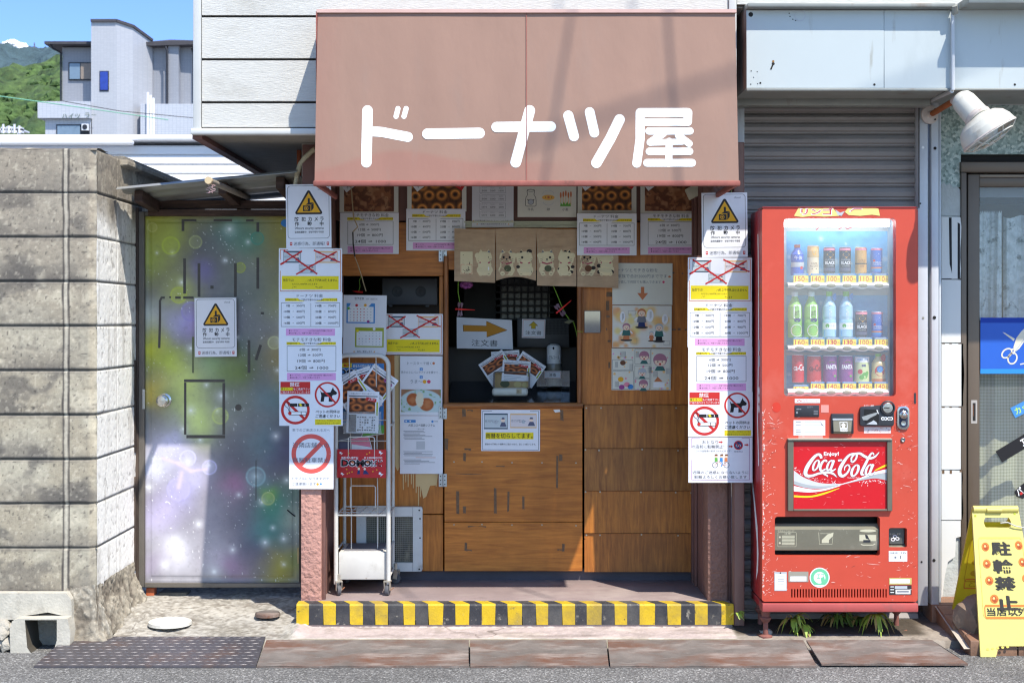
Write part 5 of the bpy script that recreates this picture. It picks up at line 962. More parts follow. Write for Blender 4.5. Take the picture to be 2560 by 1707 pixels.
def figure(s, cx, cy, k, hair, top, leg, hat=None):     # a small drawn figure
    s.disc(cx, cy + 96 * k, 60 * k, ink('ground_ink', rgb(60, 56, 54)), 1.6, 20, 12 * k); s.poly([(cx - 34 * k, cy + 90 * k), (cx - 28 * k, cy + 40 * k), (cx + 28 * k, cy + 40 * k), (cx + 34 * k, cy + 90 * k)], leg, 2.2); s.poly([(cx - 44 * k, cy + 50 * k), (cx - 34 * k, cy - 6 * k), (cx + 34 * k, cy - 6 * k), (cx + 44 * k, cy + 50 * k)], top, 2.8)
    s.disc(cx, cy - 40 * k, 40 * k, hair, 3.2, 20, 38 * k); s.disc(cx, cy - 30 * k, 32 * k, SKIN, 3.8, 20, 27 * k); s.disc(cx - 12 * k, cy - 32 * k, 4 * k, BLACK, 4.4, 8); s.disc(cx + 12 * k, cy - 32 * k, 4 * k, BLACK, 4.4, 8); s.disc(cx, cy - 16 * k, 7 * k, RED, 4.4, 10, 4 * k); s.line([(cx - 40 * k, cy + 4 * k), (cx - 66 * k, cy + 34 * k)], 14 * k, PWHITE, 2.5); s.line([(cx + 40 * k, cy + 4 * k), (cx + 62 * k, cy + 30 * k)], 14 * k, PWHITE, 2.5)
s = unit(7.14, 1531, 764, 1679, 869, 576, 408, .3); s.slab(0, 0, 576, 408, CREAM); s.raster(4, 4, 572, 404, 50, 36, bokeh_px, PRINT, .8); MAUVE = ink('mauve_hair', rgb(178, 122, 140)); TEALI = ink('teal', rgb(60, 110, 104))
figure(s, 284, 110, 1.05, ORANGE, GREY, NAVY); figure(s, 136, 244, .95, MAUVE, TEALI, ORANGE); figure(s, 454, 250, 1.0, LGREY, TEALI, BLACK); figure(s, 380, 290, .55, LGREY, ORANGE, ORANGE)
for cx, cy, rx, ry in ((366, 96, 34, 62), (98, 112, 26, 56), (510, 130, 30, 50)): s.disc(cx, cy, rx, PWHITE, 2, 20, ry); s.line([(cx, cy - ry * .6), (cx, cy + ry * .5)], 4, GREY, 3); s.line([(cx + 10, cy - ry * .6), (cx + 10, cy + ry * .3)], 4, GREY, 3)
s.frame(154, 50, 224, 88, 2, GREY, 3); s.frame(178, 318, 240, 370, 2, GREY, 3); s.frame(500, 340, 560, 380, 2, GREY, 3); fin(s, 'comic_poster', 'cream comic poster of figures on orange and yellow dots, upper of two', 'poster')
s = unit(7.14, 1529, 871, 1677, 975, 580, 404, .3); s.slab(0, 0, 580, 404, CREAM)
for a, t, c, u in ((226, 6, 378, 150), (226, 166, 376, 284), (226, 292, 376, 400), (384, 6, 574, 400), (6, 110, 210, 210), (6, 220, 216, 396)): s.frame(a, t, c, u, 2.5, BLACK, 1.5)
for cx, cy, k, hair in ((318, 70, 1., MAUVE), (474, 110, 1.35, MAUVE), (300, 230, .85, LGREY), (312, 342, .9, MAUVE)): s.disc(cx, cy, 50 * k, hair, 2, 20, 46 * k); s.disc(cx, cy + 12 * k, 40 * k, SKIN, 2.6, 20, 32 * k); s.poly([(cx - 44 * k, cy + 4 * k), (cx - 30 * k, cy - 26 * k), (cx + 30 * k, cy - 26 * k), (cx + 44 * k, cy + 4 * k)], hair, 3.2); s.disc(cx - 16 * k, cy + 12 * k, 5 * k, BLACK, 3.2, 8); s.disc(cx + 16 * k, cy + 12 * k, 5 * k, BLACK, 3.2, 8); s.disc(cx, cy + 30 * k, 8 * k, RED, 3.2, 10); s.poly([(cx - 40 * k, cy + 78 * k), (cx - 22 * k, cy + 46 * k), (cx + 22 * k, cy + 46 * k), (cx + 40 * k, cy + 78 * k)], TEALI, 2)
random.seed(31)
for i in range(46): s.disc(random.uniform(10, 570), random.uniform(10, 395), random.uniform(5, 14), random.choice([PINK, ink('rose', rgb(232, 140, 160)), ink('peach', rgb(244, 200, 130)), ink('peach', rgb(244, 200, 130))]), 1., 10)
for cx, cy, m in ((110, 140, BROWN), (90, 300, AMBER), (150, 350, ink('rose', rgb(232, 140, 160))), (186, 372, BLUE), (100, 376, PURPLE)): s.disc(cx, cy, 28, m, 2, 16, 24)
s.poly([(416, 320), (452, 272), (500, 320)], ORANGE, 2); s.rect(410, 326, 520, 376, PWHITE, 2.4)
for x, y, n in ((90, 30, 5), (36, 130, 3), (180, 150, 3), (240, 30, 3), (358, 180, 4), (540, 190, 5), (414, 220, 4), (36, 320, 4)):
    for k in range(n): s.line([(x + k * 11, y), (x + k * 11, y + 56)], 4, GREY, 2)
fin(s, 'comic_poster', 'comic poster of pink-haired faces in panels, lower of two', 'poster')
# sheets behind the rack
s = unit(7.04, 858, 738, 966, 887, 418, 586, .7, .003); wslab(s, 418, 586, WHITE); s.text('営予定表', 108, 20, 200, 46, BLACK); s.text('20円（全部付き）', 216, 28, 330, 46, GREY)
def cal(x0, y0, x1, y1, m, acc):
    s.rect(x0, y0, x1, y1, m); s.rect(x0 + 14, y0 + 34, x1 - 14, y1 - 12, PWHITE, 1.8)
    for j in range(5):
        for i in range(7):
            x = x0 + 40 + i * (x1 - x0 - 80) / 6; y = y0 + 56 + j * (y1 - y0 - 84) / 4
            s.rect(x - 5, y - 4, x + 5, y + 4, RED if acc(i, j) else LGREY, 2.4)
cal(30, 80, 306, 276, BLUE, lambda i, j: 2 <= i <= 4 or (i == 1 and j)); cal(116, 318, 394, 510, OLIVE, lambda i, j: (i * 3 + j * 5) % 9 == 1)
for x, y, m in ((128, 100, RED), (212, 98, AMBER), (50, 130, GREEN), (242, 258, PURPLE), (300, 330, PWHITE), (140, 350, YEL)): s.disc(x, y, 14, m, 3, 12)
s.text('毎月、更新します', 136, 544, 282, 562, BLACK); s.poly([(108, 544), (116, 560), (100, 560)], AMBER); s.poly([(304, 544), (312, 560), (296, 560)], AMBER); fin(s, 'calendar_sheet', 'white sheet with a blue and an olive calendar above the magazine rack', 'calendar')
s = unit(7.136, 1000, 890, 1106, 1038, 415, 580, .3, .002); wslab(s, 415, 580, WHITE); s.text('トースターで焼く', 72, 56, 308, 86, GREY); s.disc(328, 70, 13, ORANGE, 1, 12)
for y in (114, 192): s.rect(192, y, 222, y + 28, BLUE); s.poly([(200, y + 12), (214, y + 12), (207, y + 24)], PWHITE, 2)
s.text('熱々の上にバニラアイスを乗せて…', 10, 146, 396, 172, GREY); s.text('うま～', 102, 232, 216, 266, GREY); s.disc(240, 250, 19, AMBER, 1, 14); s.disc(282, 250, 18, ink('heart', rgb(214, 70, 110)), 1, 14)
def toast_px(u, v):
    col = np.tile(np.array([[164, 120, 88]]) / 255., (len(u), 1)); col = mixc(col, (196, 216, 216), sst(1.03, .97, np.hypot((u - .5) / .56, (v - .62) / .62))); n = fbm(u * 9, v * 6, 3, 5)
    for a, c, rx, ry in ((.30, .45, .17, .30), (.64, .66, .19, .30)): d = np.hypot((u - a) / rx, (v - c) / ry); col = mixc(col, (176, 92, 44), sst(1.0, .9, d)); col = mixc(col, (206, 140, 90), sst(.8, .2, d + (n - .5)) * .7)
    d = np.hypot((u - .47) / .11, (v - .45) / .36) + (n - .5) * .3; col = mixc(col, (228, 222, 196), sst(1., .88, d)); return mixc(col, (110, 160, 80), sst(.72, .78, vnoise(u * 14, v * 9, 2)) * (np.hypot(u - .5, v - .5) > .33) * .8)
s.raster(12, 326, 400, 548, 56, 34, toast_px, PRINT, 1); fin(s, 'recipe_poster', 'white toaster recipe poster with a photo of bread and ice cream on a plate', 'poster')
s = unit(7.136, 1000, 1039, 1107, 1184, 420, 570, .1, .002); wslab(s, 420, 570, WHITE); s.text('大阪コロナ追跡システム', 80, 80, 344, 106, BLACK); s.rect(42, 40, 154, 66, BLUE); s.disc(60, 53, 8, PWHITE, 2, 10); s.disc(100, 53, 8, PWHITE, 2, 10); s.disc(318, 56, 12, BLUE, 1, 12); s.rect(334, 50, 372, 60, LGREY)
random.seed(4)
for y in list(range(148, 230, 13)) + list(range(350, 400, 13)) + list(range(430, 480, 13)): s.rect(34 + random.choice([0, 8, 10]), y, random.uniform(180, 350), y + 4.5, GREY)
s.rect(160, 250, 245, 330, ink('grey_square', rgb(200, 202, 205))); s.rect(154, 408, 350, 412, ORANGE); s.text('ご協力のお願い', 164, 122, 246, 136, GREY); fin(s, 'tracing_notice', 'white tracing-system notice of small print below the toaster poster', 'notice')
# sign in the middle of the counter door
s = unit(7.13, 1203, 1024, 1350, 1127, 576, 404, .2, .001); wslab(s, 576, 404, WHITE); s.frame(12, 12, 564, 394, 4, ink('ink_blue_black', rgb(48, 62, 84))); banknote(s, 28, 36, 232, 154, BILL1, BILL3); banknote(s, 284, 36, 258, 144, BILL2, ink('note_frame', rgb(226, 186, 130)))
s.text('コピー', 112, 100, 172, 128, GREY, 3); s.text('コピー', 370, 96, 440, 124, GREY, 3); s.rect(42, 222, 512, 288, YEL); s.text('両替を切らしてます。', 46, 230, 504, 280, BLACK, 2, .012); s.text('前後のお客様との 連携 をご協力 のほど、宜しくお願いします。', 38, 328, 536, 346, BLACK, bold=.012); fin(s, 'change_notice', 'white notice with two banknotes and a yellow strip on the counter door', 'notice')
# ---------------------------------------------------------------- split curtain with cats
NOR = mat('linen_curtain', rgb(188, 160, 130), .95, .10, 14, bump=.5, bs=260, stretch=(1, 1, 2.5), dirt=[(rgb(150, 122, 96), .55, .8, 7, (.6, 1, 6))]); CATC = ink('cat_cream', rgb(222, 208, 168)); CATK = ink('cat_ink', rgb(48, 40, 38)); DNo = 7.098
no = thing('split_curtain', 'beige linen split curtain printed with seven lucky cats over the counter window', 'curtain', W(1340, 572, DNo))
def nfn(x, y, l):
    amp = .003 + .008 * max(0, (y - 600) / 110); return Vector((X(x, DNo), DNo - l * .0004 - amp * math.sin((x - 1136) / 103 * 2 * math.pi + .6) - .006 * math.sin(x * .012) - .002 * math.sin(x * .16 + y * .02), Z(y, DNo)))
edges = [(1136, 1238, lambda x: 703 + (x - 1136) * .04), (1240.5, 1340, lambda x: 702 - 10 * math.sin((x - 1240) / 100 * math.pi)), (1342.5, 1441, lambda x: 714 + (x - 1342) * .02), (1443, 1546, lambda x: 717 + (x - 1443) * .03)]
top = lambda x: 572 - 1.5 * math.sin(x * .03)
b = Sheet(fn=nfn); N = 96
for a, c, fb in edges:
    nx, ny = 22, 26; v = []; f = []
    for j in range(ny + 1):
        for i in range(nx + 1):
            t = j / ny; ys = top(0) + (614 - 572) * min(1, t * 2) if False else None; x = a + (c - a) * i / nx
            if t < .35 and a > 1140: x = x - 2.5 * (1 - t / .35) * (1 - i / nx)
            v.append(nfn(x, top(x) + (fb(x) - top(x)) * t, 0))
    f = [(j * (nx + 1) + i, (j + 1) * (nx + 1) + i, (j + 1) * (nx + 1) + i + 1, j * (nx + 1) + i + 1) for j in range(ny) for i in range(nx)]; b.add(v, f, NOR, True)
b.build('cloth', no)
s = Sheet(fn=nfn); zz1 = lambda x: 1120 + x / 3.92; zy1 = lambda y: 440 + y / 3.92
s.rect(zz1(122), zy1(742), zz1(242), zy1(962), CATC, 2)
for i in range(3): s.text('七福ね'[i], zz1(146), zy1(750 + i * 64), zz1(216), zy1(806 + i * 64), CATK, 4)
s.text('こ', zz1(160), zy1(934), zz1(204), zy1(958), CATK, 4); s.rframe(zz1(128), zy1(868), zz1(236), zy1(956), 2, .8, RED, 3)
def cat(cx, cy, arm, acc, spots=()):
    q = lambda x, y: (zz1(cx + x), zy1(cy + y))
    s.disc(*q(0, 90), 80 / 3.92, CATC, 2, 22, 56 / 3.92); s.disc(*q(0, -30), 72 / 3.92, CATC, 2.5, 22, 62 / 3.92); s.disc(*q(0, 40), 66 / 3.92, CATC, 2.3, 22, 50 / 3.92)
    for k in (-1, 1):
        s.poly([q(k * 66, -60), q(k * 40, -112), q(k * 14, -78)] if k < 0 else [q(14, -78), q(40, -112), q(66, -60)], CATC, 3); s.poly([q(k * 56, -76), q(k * 42, -104), q(k * 26, -82)] if k < 0 else [q(26, -82), q(42, -104), q(56, -76)], CATK if spots else GREY, 3.5)
        if arm == 2: s.line([q(k * 34 - 14, -32), q(k * 34, -40), q(k * 34 + 14, -32)], .9, CATK, 4)
        else: s.disc(*q(k * 30, -32), 3., CATK, 4, 12)
        s.line([q(k * 40, -12), q(k * 66, -16)], .7, CATK, 4); s.line([q(k * 40, -4), q(k * 64, 2)], .7, CATK, 4); s.disc(*q(k * 40, 126), 6, CATC, 4, 12); s.line([q(k * 30, 130), q(k * 50, 130)], .7, CATK, 4.5)
    s.disc(*q(0, -14), 2.4, CATK, 4, 10, 1.8); s.line([q(-12, 2), q(0, -6), q(12, 2)], .8, CATK, 4); s.line([q(-52, 16), q(0, 32), q(52, 16)], 3.6, ink('collar', rgb(170, 70, 90)), 3.6); s.disc(*q(-70 if arm == 0 else 70, -50), 7, CATC, 3, 14); s.line([q(-74 if arm == 0 else 74, -30), q(-62 if arm == 0 else 62, 20)], 7, CATC, 2.2)
    s.disc(*q(10, 76), 9, acc, 4, 16, 8)
    for x, y, r_ in spots: s.disc(*q(x, y), r_, CATK, 3.8, 12, r_ * .8)
for cx, arm, acc, sp in ((360, 0, PWHITE, ()), (575, 1, ink('moss', rgb(88, 92, 66)), ()), (757, 0, ink('carp', rgb(186, 80, 96)), ((40, -90, 7), (-70, 60, 5), (50, 110, 4))), (970, 0, MATS['ink_moss'], ()), (1150, 1, BROWN, ((0, -90, 4), (72, 60, 5), (-60, 80, 4), (60, 110, 5))), (1365, 1, BROWN, ((-50, -84, 6), (60, 70, 6))), (1550, 0, BROWN, ((-40, -84, 8), (40, -90, 7), (-70, 50, 6), (-66, 110, 6), (50, 110, 7), (20, 80, 5), (-20, 90, 5)))): cat(cx, 830, arm, acc, sp)
s.build('cat_print', no)
# ---------------------------------------------------------------- magazine rack on castors
WENAM = mat('white_enamel', rgb(206, 203, 196), .45, .05, 12, dirt=[(rgb(140, 112, 88), .64, .74, 26), (rgb(172, 166, 156), .55, .8, 7)])
rk = thing('magazine_rack', 'white wire magazine rack on castors beside the pink pillar', 'rack', (-.715, 6.92, .151)); xl_, xr_, Dr, Dbk = -.838, -.588, 6.77, 7.08
b = MB()
def loop(x0, x1, D, z0, z1, r, rc):
    p = [(x0, D, z0), (x0, D, z1 - rc)]
    for i in range(1, 7): a = R(180 - 15 * i); p.append((x0 + rc + rc * math.cos(a), D, z1 - rc + rc * math.sin(a)))
    for i in range(0, 7): a = R(90 - 15 * i); p.append((x1 - rc + rc * math.cos(a), D, z1 - rc + rc * math.sin(a)))
    p += [(x1, D, z0)]; b.tube(p, r, WENAM, 12)
loop(xl_, xr_, Dr, .205, 1.292, .0108, .05); b.build('frame', rk)
b = MB(); loop(xl_ + .004, xr_ - .004, Dbk, .205, 1.18, .0085, .04)
for z in (.23, .36, .53, .95, 1.17):
    for x in (xl_, xr_): b.tube([(x, Dr, z), (x, Dbk, z)], .005, WENAM, 6)
b.build('frame', rk)
b = MB(); wr = .0026
for x in (-.775, -.648): b.tube([(x, Dr + .004, 1.285), (x, Dr + .09, .6), (x, Dr + .09, .36)], wr, WENAM, 6)
for z in (1.19, 1.08, .98, .88, .80, .72): b.tube([(xl_, Dr + .06, z), (xr_, Dr + .06, z)], wr, WENAM, 6)
for z, D_, dx in ((.90, Dr - .02, .062), (.66, Dr + .05, .06)): b.tube([(-.715 - dx, D_, z - .10), (-.715 - dx, D_, z), (-.715 - dx + .008, D_, z + .006), (-.715 + dx - .008, D_, z + .006), (-.715 + dx, D_, z), (-.715 + dx, D_, z - .10)], .0028, WENAM, 6)
b.build('wires', rk)
b = MB(); zsf = .532
for D_ in (Dr, Dbk): b.tube([(xl_, D_, zsf), (xr_, D_, zsf)], .0042, WENAM, 8)
for i in range(1, 5): x = xl_ + .05 * i; b.tube([(x, Dr, zsf), (x + .02, Dbk, zsf)], .0026, WENAM, 6)
for i in (1, 2): b.tube([(xl_, Dr + .1 * i, zsf), (xr_, Dr + .1 * i, zsf)], .0026, WENAM, 6)
b.build('wire_shelf', rk)
b = MB(); b.box(xl_ + .012, xr_ - .010, Dr + .012, Dbk - .01, .224, .352, WENAM); b.box(xl_ + .03, xr_ - .03, Dr + .04, Dbk - .03, .3525, .356, mat('grey_rubber_mat', rgb(120, 118, 122), .8, .15, 20)); b.build('base_box', rk, bevel=.008)
TYRE = mat('castor_tyre', rgb(88, 88, 92), .7, .15, 20); ZINC = mat('castor_fork', rgb(186, 178, 164), .45, .15, 20, metal=.5, dirt=[(rgb(140, 90, 56), .6, .75, 40)])
for x, D_, an in ((xl_ + .012, Dr, 20), (xr_ - .004, Dr, -12), (xr_ + .01, Dbk - .01, 70), (xl_ + .01, Dbk, 30)):
    b = MB(); a = Vector((math.cos(R(an)), math.sin(R(an)), 0)); n_ = Vector((-a.y, a.x, 0)); c = Vector((x, D_, .1765)); b.cyl(c - a * .009, c + a * .009, .025, TYRE, 20); w_ = b.build('castor', rk, bevel=.003)
    f = MB()
    for k in (-1, 1): f.bar(c + a * k * .013, c + a * k * .013 + Vector((0, 0, .042)) + n_ * -.008, .022, .003, ZINC, up=a)
    f.bar(c - a * .016 + Vector((0, 0, .042)), c + a * .016 + Vector((0, 0, .042)), .03, .006, ZINC); f.cyl(c + Vector((0, 0, .028)), c + Vector((0, 0, .075)), .008, ZINC, 10); f.bar(c + a * .016, c + a * .03 + Vector((0, 0, .012)), .008, .003, mat('rusty_tab', rgb(150, 100, 70), .8)); f.build('fork', w_)
# red magazine pocket panel and magazines
s = unit(6.748, 843, 1123, 965, 1194, 478, 280, .4); s.slab(0, 0, 478, 280, mat('pocket_red', rgb(190, 30, 40), .35, .06, 8), t=12); s.text('無料求人情報誌', 40, 72, 206, 92, PWHITE, 1, .02); s.text('月２回金曜日発行', 262, 72, 442, 92, PWHITE, 1, .02)
for i, (c, a, e) in enumerate((('D', 40, 110), ('O', 112, 184), ('M', 188, 262), ('O', 262, 330))): s.text(c, a - 5, 97, e + 5, 173, PWHITE, 2, .04); s.text(c, a, 102, e, 168, BLACK, 3, .035)
for cx in (148, 296): s.disc(cx, 136, 15, PWHITE, 4, 14); s.disc(cx + 2, 128, 13, ORANGE, 4.6, 14)
s.text('!', 326, 98, 342, 172, PWHITE, 2, .05); s.text('!', 329, 102, 339, 168, BLACK, 3, .03); s.text('ぱど', 336, 98, 446, 172, PWHITE, 2, .05); s.text('ぱど', 344, 106, 438, 166, BLACK, 3, .01)
for x, y, k in ((24, 24, 1), (410, 14, 1.2), (38, 228, 1), (410, 222, 1.3)): s.poly([(x, y), (x + 18 * k, y + 4), (x + 14 * k, y + 14 * k), (x + 34 * k, y + 14 * k), (x + 10 * k, y + 34 * k), (x + 14 * k, y + 20 * k), (x - 2 * k, y + 18 * k)], PWHITE, 2)
for x, y in ((112, 40), (290, 46), (316, 30), (92, 196), (120, 230), (350, 216), (100, 240), (388, 200), (146, 222)): s.disc(x, y, 7, AMBER, 2, 10)
for x, hc in ((212, AMBER), (270, BROWN)): s.disc(x, 192, 12, SKIN, 2, 12); s.disc(x, 186, 12, hc, 1.6, 12, 10); s.poly([(x - 16, 244), (x - 10, 204), (x + 12, 204), (x + 32 * (x > 250) + 12, 244)], NAVY, 1.8)
fin(s, 'magazine_pocket', 'red printed pocket panel with black lettering and white lightning bolts on the rack', 'magazine pocket')
s = unit(6.86, 850, 908, 959, 1085, 420, 690, .5); s.slab(0, 0, 420, 690, mat('magazine_blue', rgb(60, 132, 200), .3, .12, 6), t=30); s.rect(0, 0, 110, 44, YEL); s.text('無料', 32, 6, 100, 36, RED, 2, .02); s.text('あなたの街の求人情報誌', 122, 12, 372, 42, PWHITE, 2, .03)
for c, a, e in (('D', 0, 56), ('O', 60, 140), ('M', 144, 206), ('O', 206, 262)): s.text(c, a - 6, 52, e + 6, 122, PWHITE, 2, .05); s.text(c, a, 58, e, 116, BLACK, 3, .035)
s.text('!', 266, 56, 278, 116, BLACK, 3, .04); s.text('ぱど', 282, 50, 380, 122, PWHITE, 2, .05); s.text('ぱど', 290, 58, 372, 114, BLACK, 3, .01)
random.seed(6)
for i in range(60): s.poly([(random.uniform(10, 400) + k * 30 * math.cos(i), 150 + i * 8 + k * 16) for k in (0, 1)] + [(random.uniform(10, 400), 170 + i * 8)], random.choice([PWHITE, YEL, BLUE, RED, GREEN, LGREY]), 1 + (i % 9) * .2)
fin(s, 'magazine', 'blue free magazine with black title lettering standing in the top of the rack', 'magazine')
s = unit(6.84, 847, 1062, 960, 1130, 450, 270, .4); s.slab(0, 0, 450, 270, mat('magazine_dark', rgb(58, 52, 52), .35, .2, 20), t=30)
for p, m in (([(0, 0), (250, 0), (220, 120), (0, 150)], GREY), ([(262, 0), (450, 0), (450, 80), (236, 112)], GREEN), ([(0, 162), (110, 140), (120, 240), (0, 260)], MATS['ink_slate']), ([(120, 138), (290, 112), (330, 240), (128, 240)], MATS['ink_rose']), ([(300, 108), (450, 90), (450, 250), (340, 250)], BROWN), ([(60, 20), (150, 10), (170, 70), (80, 90)], MATS['ink_peach'])): s.poly(p, m, 1 + random.random())
s.text('もくじ', 320, 20, 400, 44, PWHITE, 3); s.line([(0, 156), (450, 84)], 6, PWHITE, 3.5); s.line([(256, 0), (226, 120)], 6, PWHITE, 3.3); s.line([(296, 110), (336, 250)], 6, PWHITE, 3.3); s.poly([(128, 190), (330, 222), (330, 262), (128, 262)], PWHITE, 4.2); fin(s, 'magazine', 'dark collage magazine with green and pink panels behind the red pocket', 'magazine')
def donut_dark(u, v): return donut_px(u * .5 + .2, v * .6 + .2) * np.array([.95, .82, .85])
def leaflet(D, cx, cy, w, h, rot, label, pattern=False, pink=False):
    s = unit(D, cx - w / 2, cy - h / 2, cx + w / 2, cy + h / 2, 200, 280, rot); s.slab(0, 0, 200, 280, WHITE, t=2); s.text('大変込み合うため先にお書き下さい', 24, 10, 176, 22, GREY); s.rect(10, 30, 190, 36, BLACK, 1)
    fn2 = lambda x, y, l: s.fn(x, y, l); s.raster(14, 44, 176, 150, 30, 20, donut_dark, PRINT, .6); s.poly([(120, 38), (184, 50), (182, 72), (118, 60)], PURPLE if pink else RED, 2); s.text('人気!!', 130, 46, 174, 62, PWHITE, 3); s.rect(184, 70, 194, 160, OLIVE, 1)
    if pattern:
        s.rect(14, 156, 60, 276, MATS['ink_charcoal'], .8); random.seed(3)
        for j in range(6):
            for i in range(8):
                if random.random() < .75: s.rect(66 + i * 15, 170 + j * 17, 66 + i * 15 + random.uniform(6, 12), 170 + j * 17 + random.uniform(6, 13), BLACK, 1)
    else:
        for j in range(7): s.rect(16, 168 + j * 15, 16 + random.uniform(90, 165), 174 + j * 15, LGREY, .6)
    o = fin(s, 'order_leaflet', label, 'leaflet', 'printed order leaflets'); return o
leaflet(6.80, 905, 975, 74, 104, -18, 'rearmost order leaflet fanned out in the rack below the blue magazine')
leaflet(6.79, 936, 972, 74, 104, 36, 'order leaflet leaning far to the right out of the rack', pink=True); leaflet(6.785, 884, 988, 74, 104, -34, 'order leaflet leaning left in the rack behind the front leaflet'); leaflet(6.775, 907, 1030, 80, 104, 1.5, 'front upright order leaflet with a black-and-white grid in the rack', True)
b = MB(); CLR = glass('clear_plastic', (.97, .98, .98), .10, .02); b.pbox(858, 1029, 953, 1083, 6.757, 6.759, CLR); b.pbox(858, 1082, 953, 1084, 6.757, 6.82, CLR); b.build('clear_pocket', rk)
# ---------------------------------------------------------------- vent grille
VW = mat('vent_paint', rgb(206, 206, 202), .5, .08, 8, dirt=[(rgb(150, 140, 124), .6, .78, 10), (rgb(120, 110, 100), .66, .76, 40)]); vt = thing('vent_grille', 'white metal vent grille with wire mesh low on the boards behind the rack', 'vent', W(973, 1428, 7.12)); b = MB()
fn_ = lambda x, y, k: Vector((X(x, 7.118), 7.118 + k, Z(y, 7.118))); plate(b, rrect(891, 1267, 1056, 1428, 6), [[(915, 1291), (1032, 1291), (1032, 1406), (915, 1406)]], fn_, .028, VW); b.build('frame', vt)
b = MB(); MW = mat('mesh_wire', rgb(150, 148, 140), .5, .1, metal=.5)
for i in range(24): x = 915 + 117 * (i + .5) / 24; b.pbox(x - .55, 1291, x + .55, 1406, 7.134, 7.136, MW)
for i in range(24): y = 1291 + 115 * (i + .5) / 24; b.pbox(915, y - .55, 1032, y + .55, 7.136, 7.138, MW)
b.build('wire_mesh', vt)
s = Sheet(7.144); s.rect(914, 1290, 1033, 1407, mat('vent_lining', rgb(96, 94, 80), .9, .5, 14, dirt=[(rgb(40, 44, 40), .45, .6, 12, (1, 1, .3)), (rgb(150, 146, 118), .55, .7, 18, (1, 1, .4))]), 0); s.rect(975, 1290, 989, 1407, DARKGAP, 1); s.build('lining', vt)
s = Sheet(7.117)
for x, y in ((897, 1420), (1048, 1275), (1050, 1296), (1050, 1344), (1048, 1422)): s.disc(x, y, 2.2, HOLE, 1, 8)
s.rect(1031.5, 1267, 1032.2, 1290, GREY, 1); s.rect(1031.5, 1407, 1032.2, 1427, GREY, 1); s.build('screws', vt)
b = MB(); b.box(X(850, 7.17), X(1735, 7.17), 7.17, 7.25, .15, .205, mat('sill_dark', rgb(70, 66, 74), .6, .15)); b.build('sill', house)
# ---------------------------------------------------------------- counter and window things
s = Sheet(fn=lambda x, y, l: Vector((X(x, 7.60), 7.60 - l * .0003 + (y - 800) * -.0002, Z(y, 7.60)))); s.slab(0, 0, 0, 0, WHITE, 3, [(1141.7, 792.8), (1279.4, 800), (1282.5, 873), (1142.4, 870.6)])
zq = lambda x, y: (1120 + x / 3.92, 780 + y / 3.92); o_ = [zq(*p) for p in ((146, 126), (376, 134), (376, 88), (584, 178), (380, 248), (380, 192), (148, 190))]; s.poly(o_, ink('arrow_line', rgb(70, 48, 30)), 1); cx = sum(p[0] for p in o_) / 7; cy = sum(p[1] for p in o_) / 7
s.poly([(cx + (x - cx) * .975, cy + (y - cy) * .93) for x, y in o_], ARROW, 2); s.text('注文書', *zq(232, 272), *zq(486, 334), BLACK, 1, rot=1.5); fin(s, 'order_sign', 'white order-form sign with a wide brown arrow pointing right inside the counter window', 'sign')
b = MB(); BK = mat('grey_basket', rgb(62, 62, 62), .5, .1); b.pbox(1292, 795, 1424, 869, 7.66, 7.8, BK); o = b.build('basket', bevel=.008); tag(o, 'dark grey plastic basket with a gridded front behind the sanitiser', 'basket'); b = MB()
for i in range(17): b.pbox(1364 + i * 3.4, 800, 1365.4 + i * 3.4, 836, 7.655, 7.659, BK)
for i in range(10): b.pbox(1364, 800 + i * 4, 1421, 801.4 + i * 4, 7.655, 7.659, BK)
bb = b.build('grid', o); s = Sheet(7.6585); s.rect(1364, 800, 1421, 837, ink('basket_dark', rgb(30, 28, 28)), 0); s.build('dark_opening', o)
s = unit(7.645, 1305, 798, 1363, 845, 222, 182, 1.5); s.slab(0, 0, 222, 182, WHITE); s.frame(8, 8, 214, 174, 3, ORANGE); ar = [(108, 20), (156, 64), (130, 64), (130, 92), (88, 92), (88, 64), (62, 64)]; s.poly(ar, BLACK, 1); s.poly([(108 + (x - 108) * .88, 60 + (y - 60) * .88) for x, y in ar], ink('arrow_gold', rgb(210, 180, 40)), 2); s.text('注文書', 34, 112, 186, 150, BLACK); fin(s, 'order_sign', 'small orange-framed order-form sign with a yellow up arrow on the basket', 'sign')
# alcohol dispenser
bc = W(1385, 965, 7.62); ds = thing('sanitiser_dispenser', 'white and clear alcohol sanitiser dispenser on the black counter', 'dispenser', bc); PL = mat('white_plastic', rgb(228, 228, 226), .35, .02, 10); kk = 7.62 / F
b = MB(); b.lathe(bc, [(0, 56 * kk), (18.5 * kk, 56 * kk), (18.5 * kk, 58 * kk), (18 * kk, 96 * kk), (15 * kk, 102 * kk), (9 * kk, 105 * kk), (0, 106 * kk)], PL, 28); b.build('pump_head', ds)
b = MB(); b.lathe(bc, [(0, 0), (16 * kk, 0), (19 * kk, 5 * kk), (19.4 * kk, 46 * kk), (17.5 * kk, 55 * kk), (0, 56 * kk)], mat('clear_bottle', rgb(150, 146, 132), .15, .1, 8, spec=.6), 28)
for i in range(9): b.lathe(bc + Vector((0, 0, (2 + i * 1.9) * kk)), [(19.3 * kk, 0), (19.9 * kk, .6 * kk), (19.3 * kk, 1.2 * kk)], mat('bottle_knurl', rgb(190, 186, 172), .3), 28)
b.build('bottle', ds)
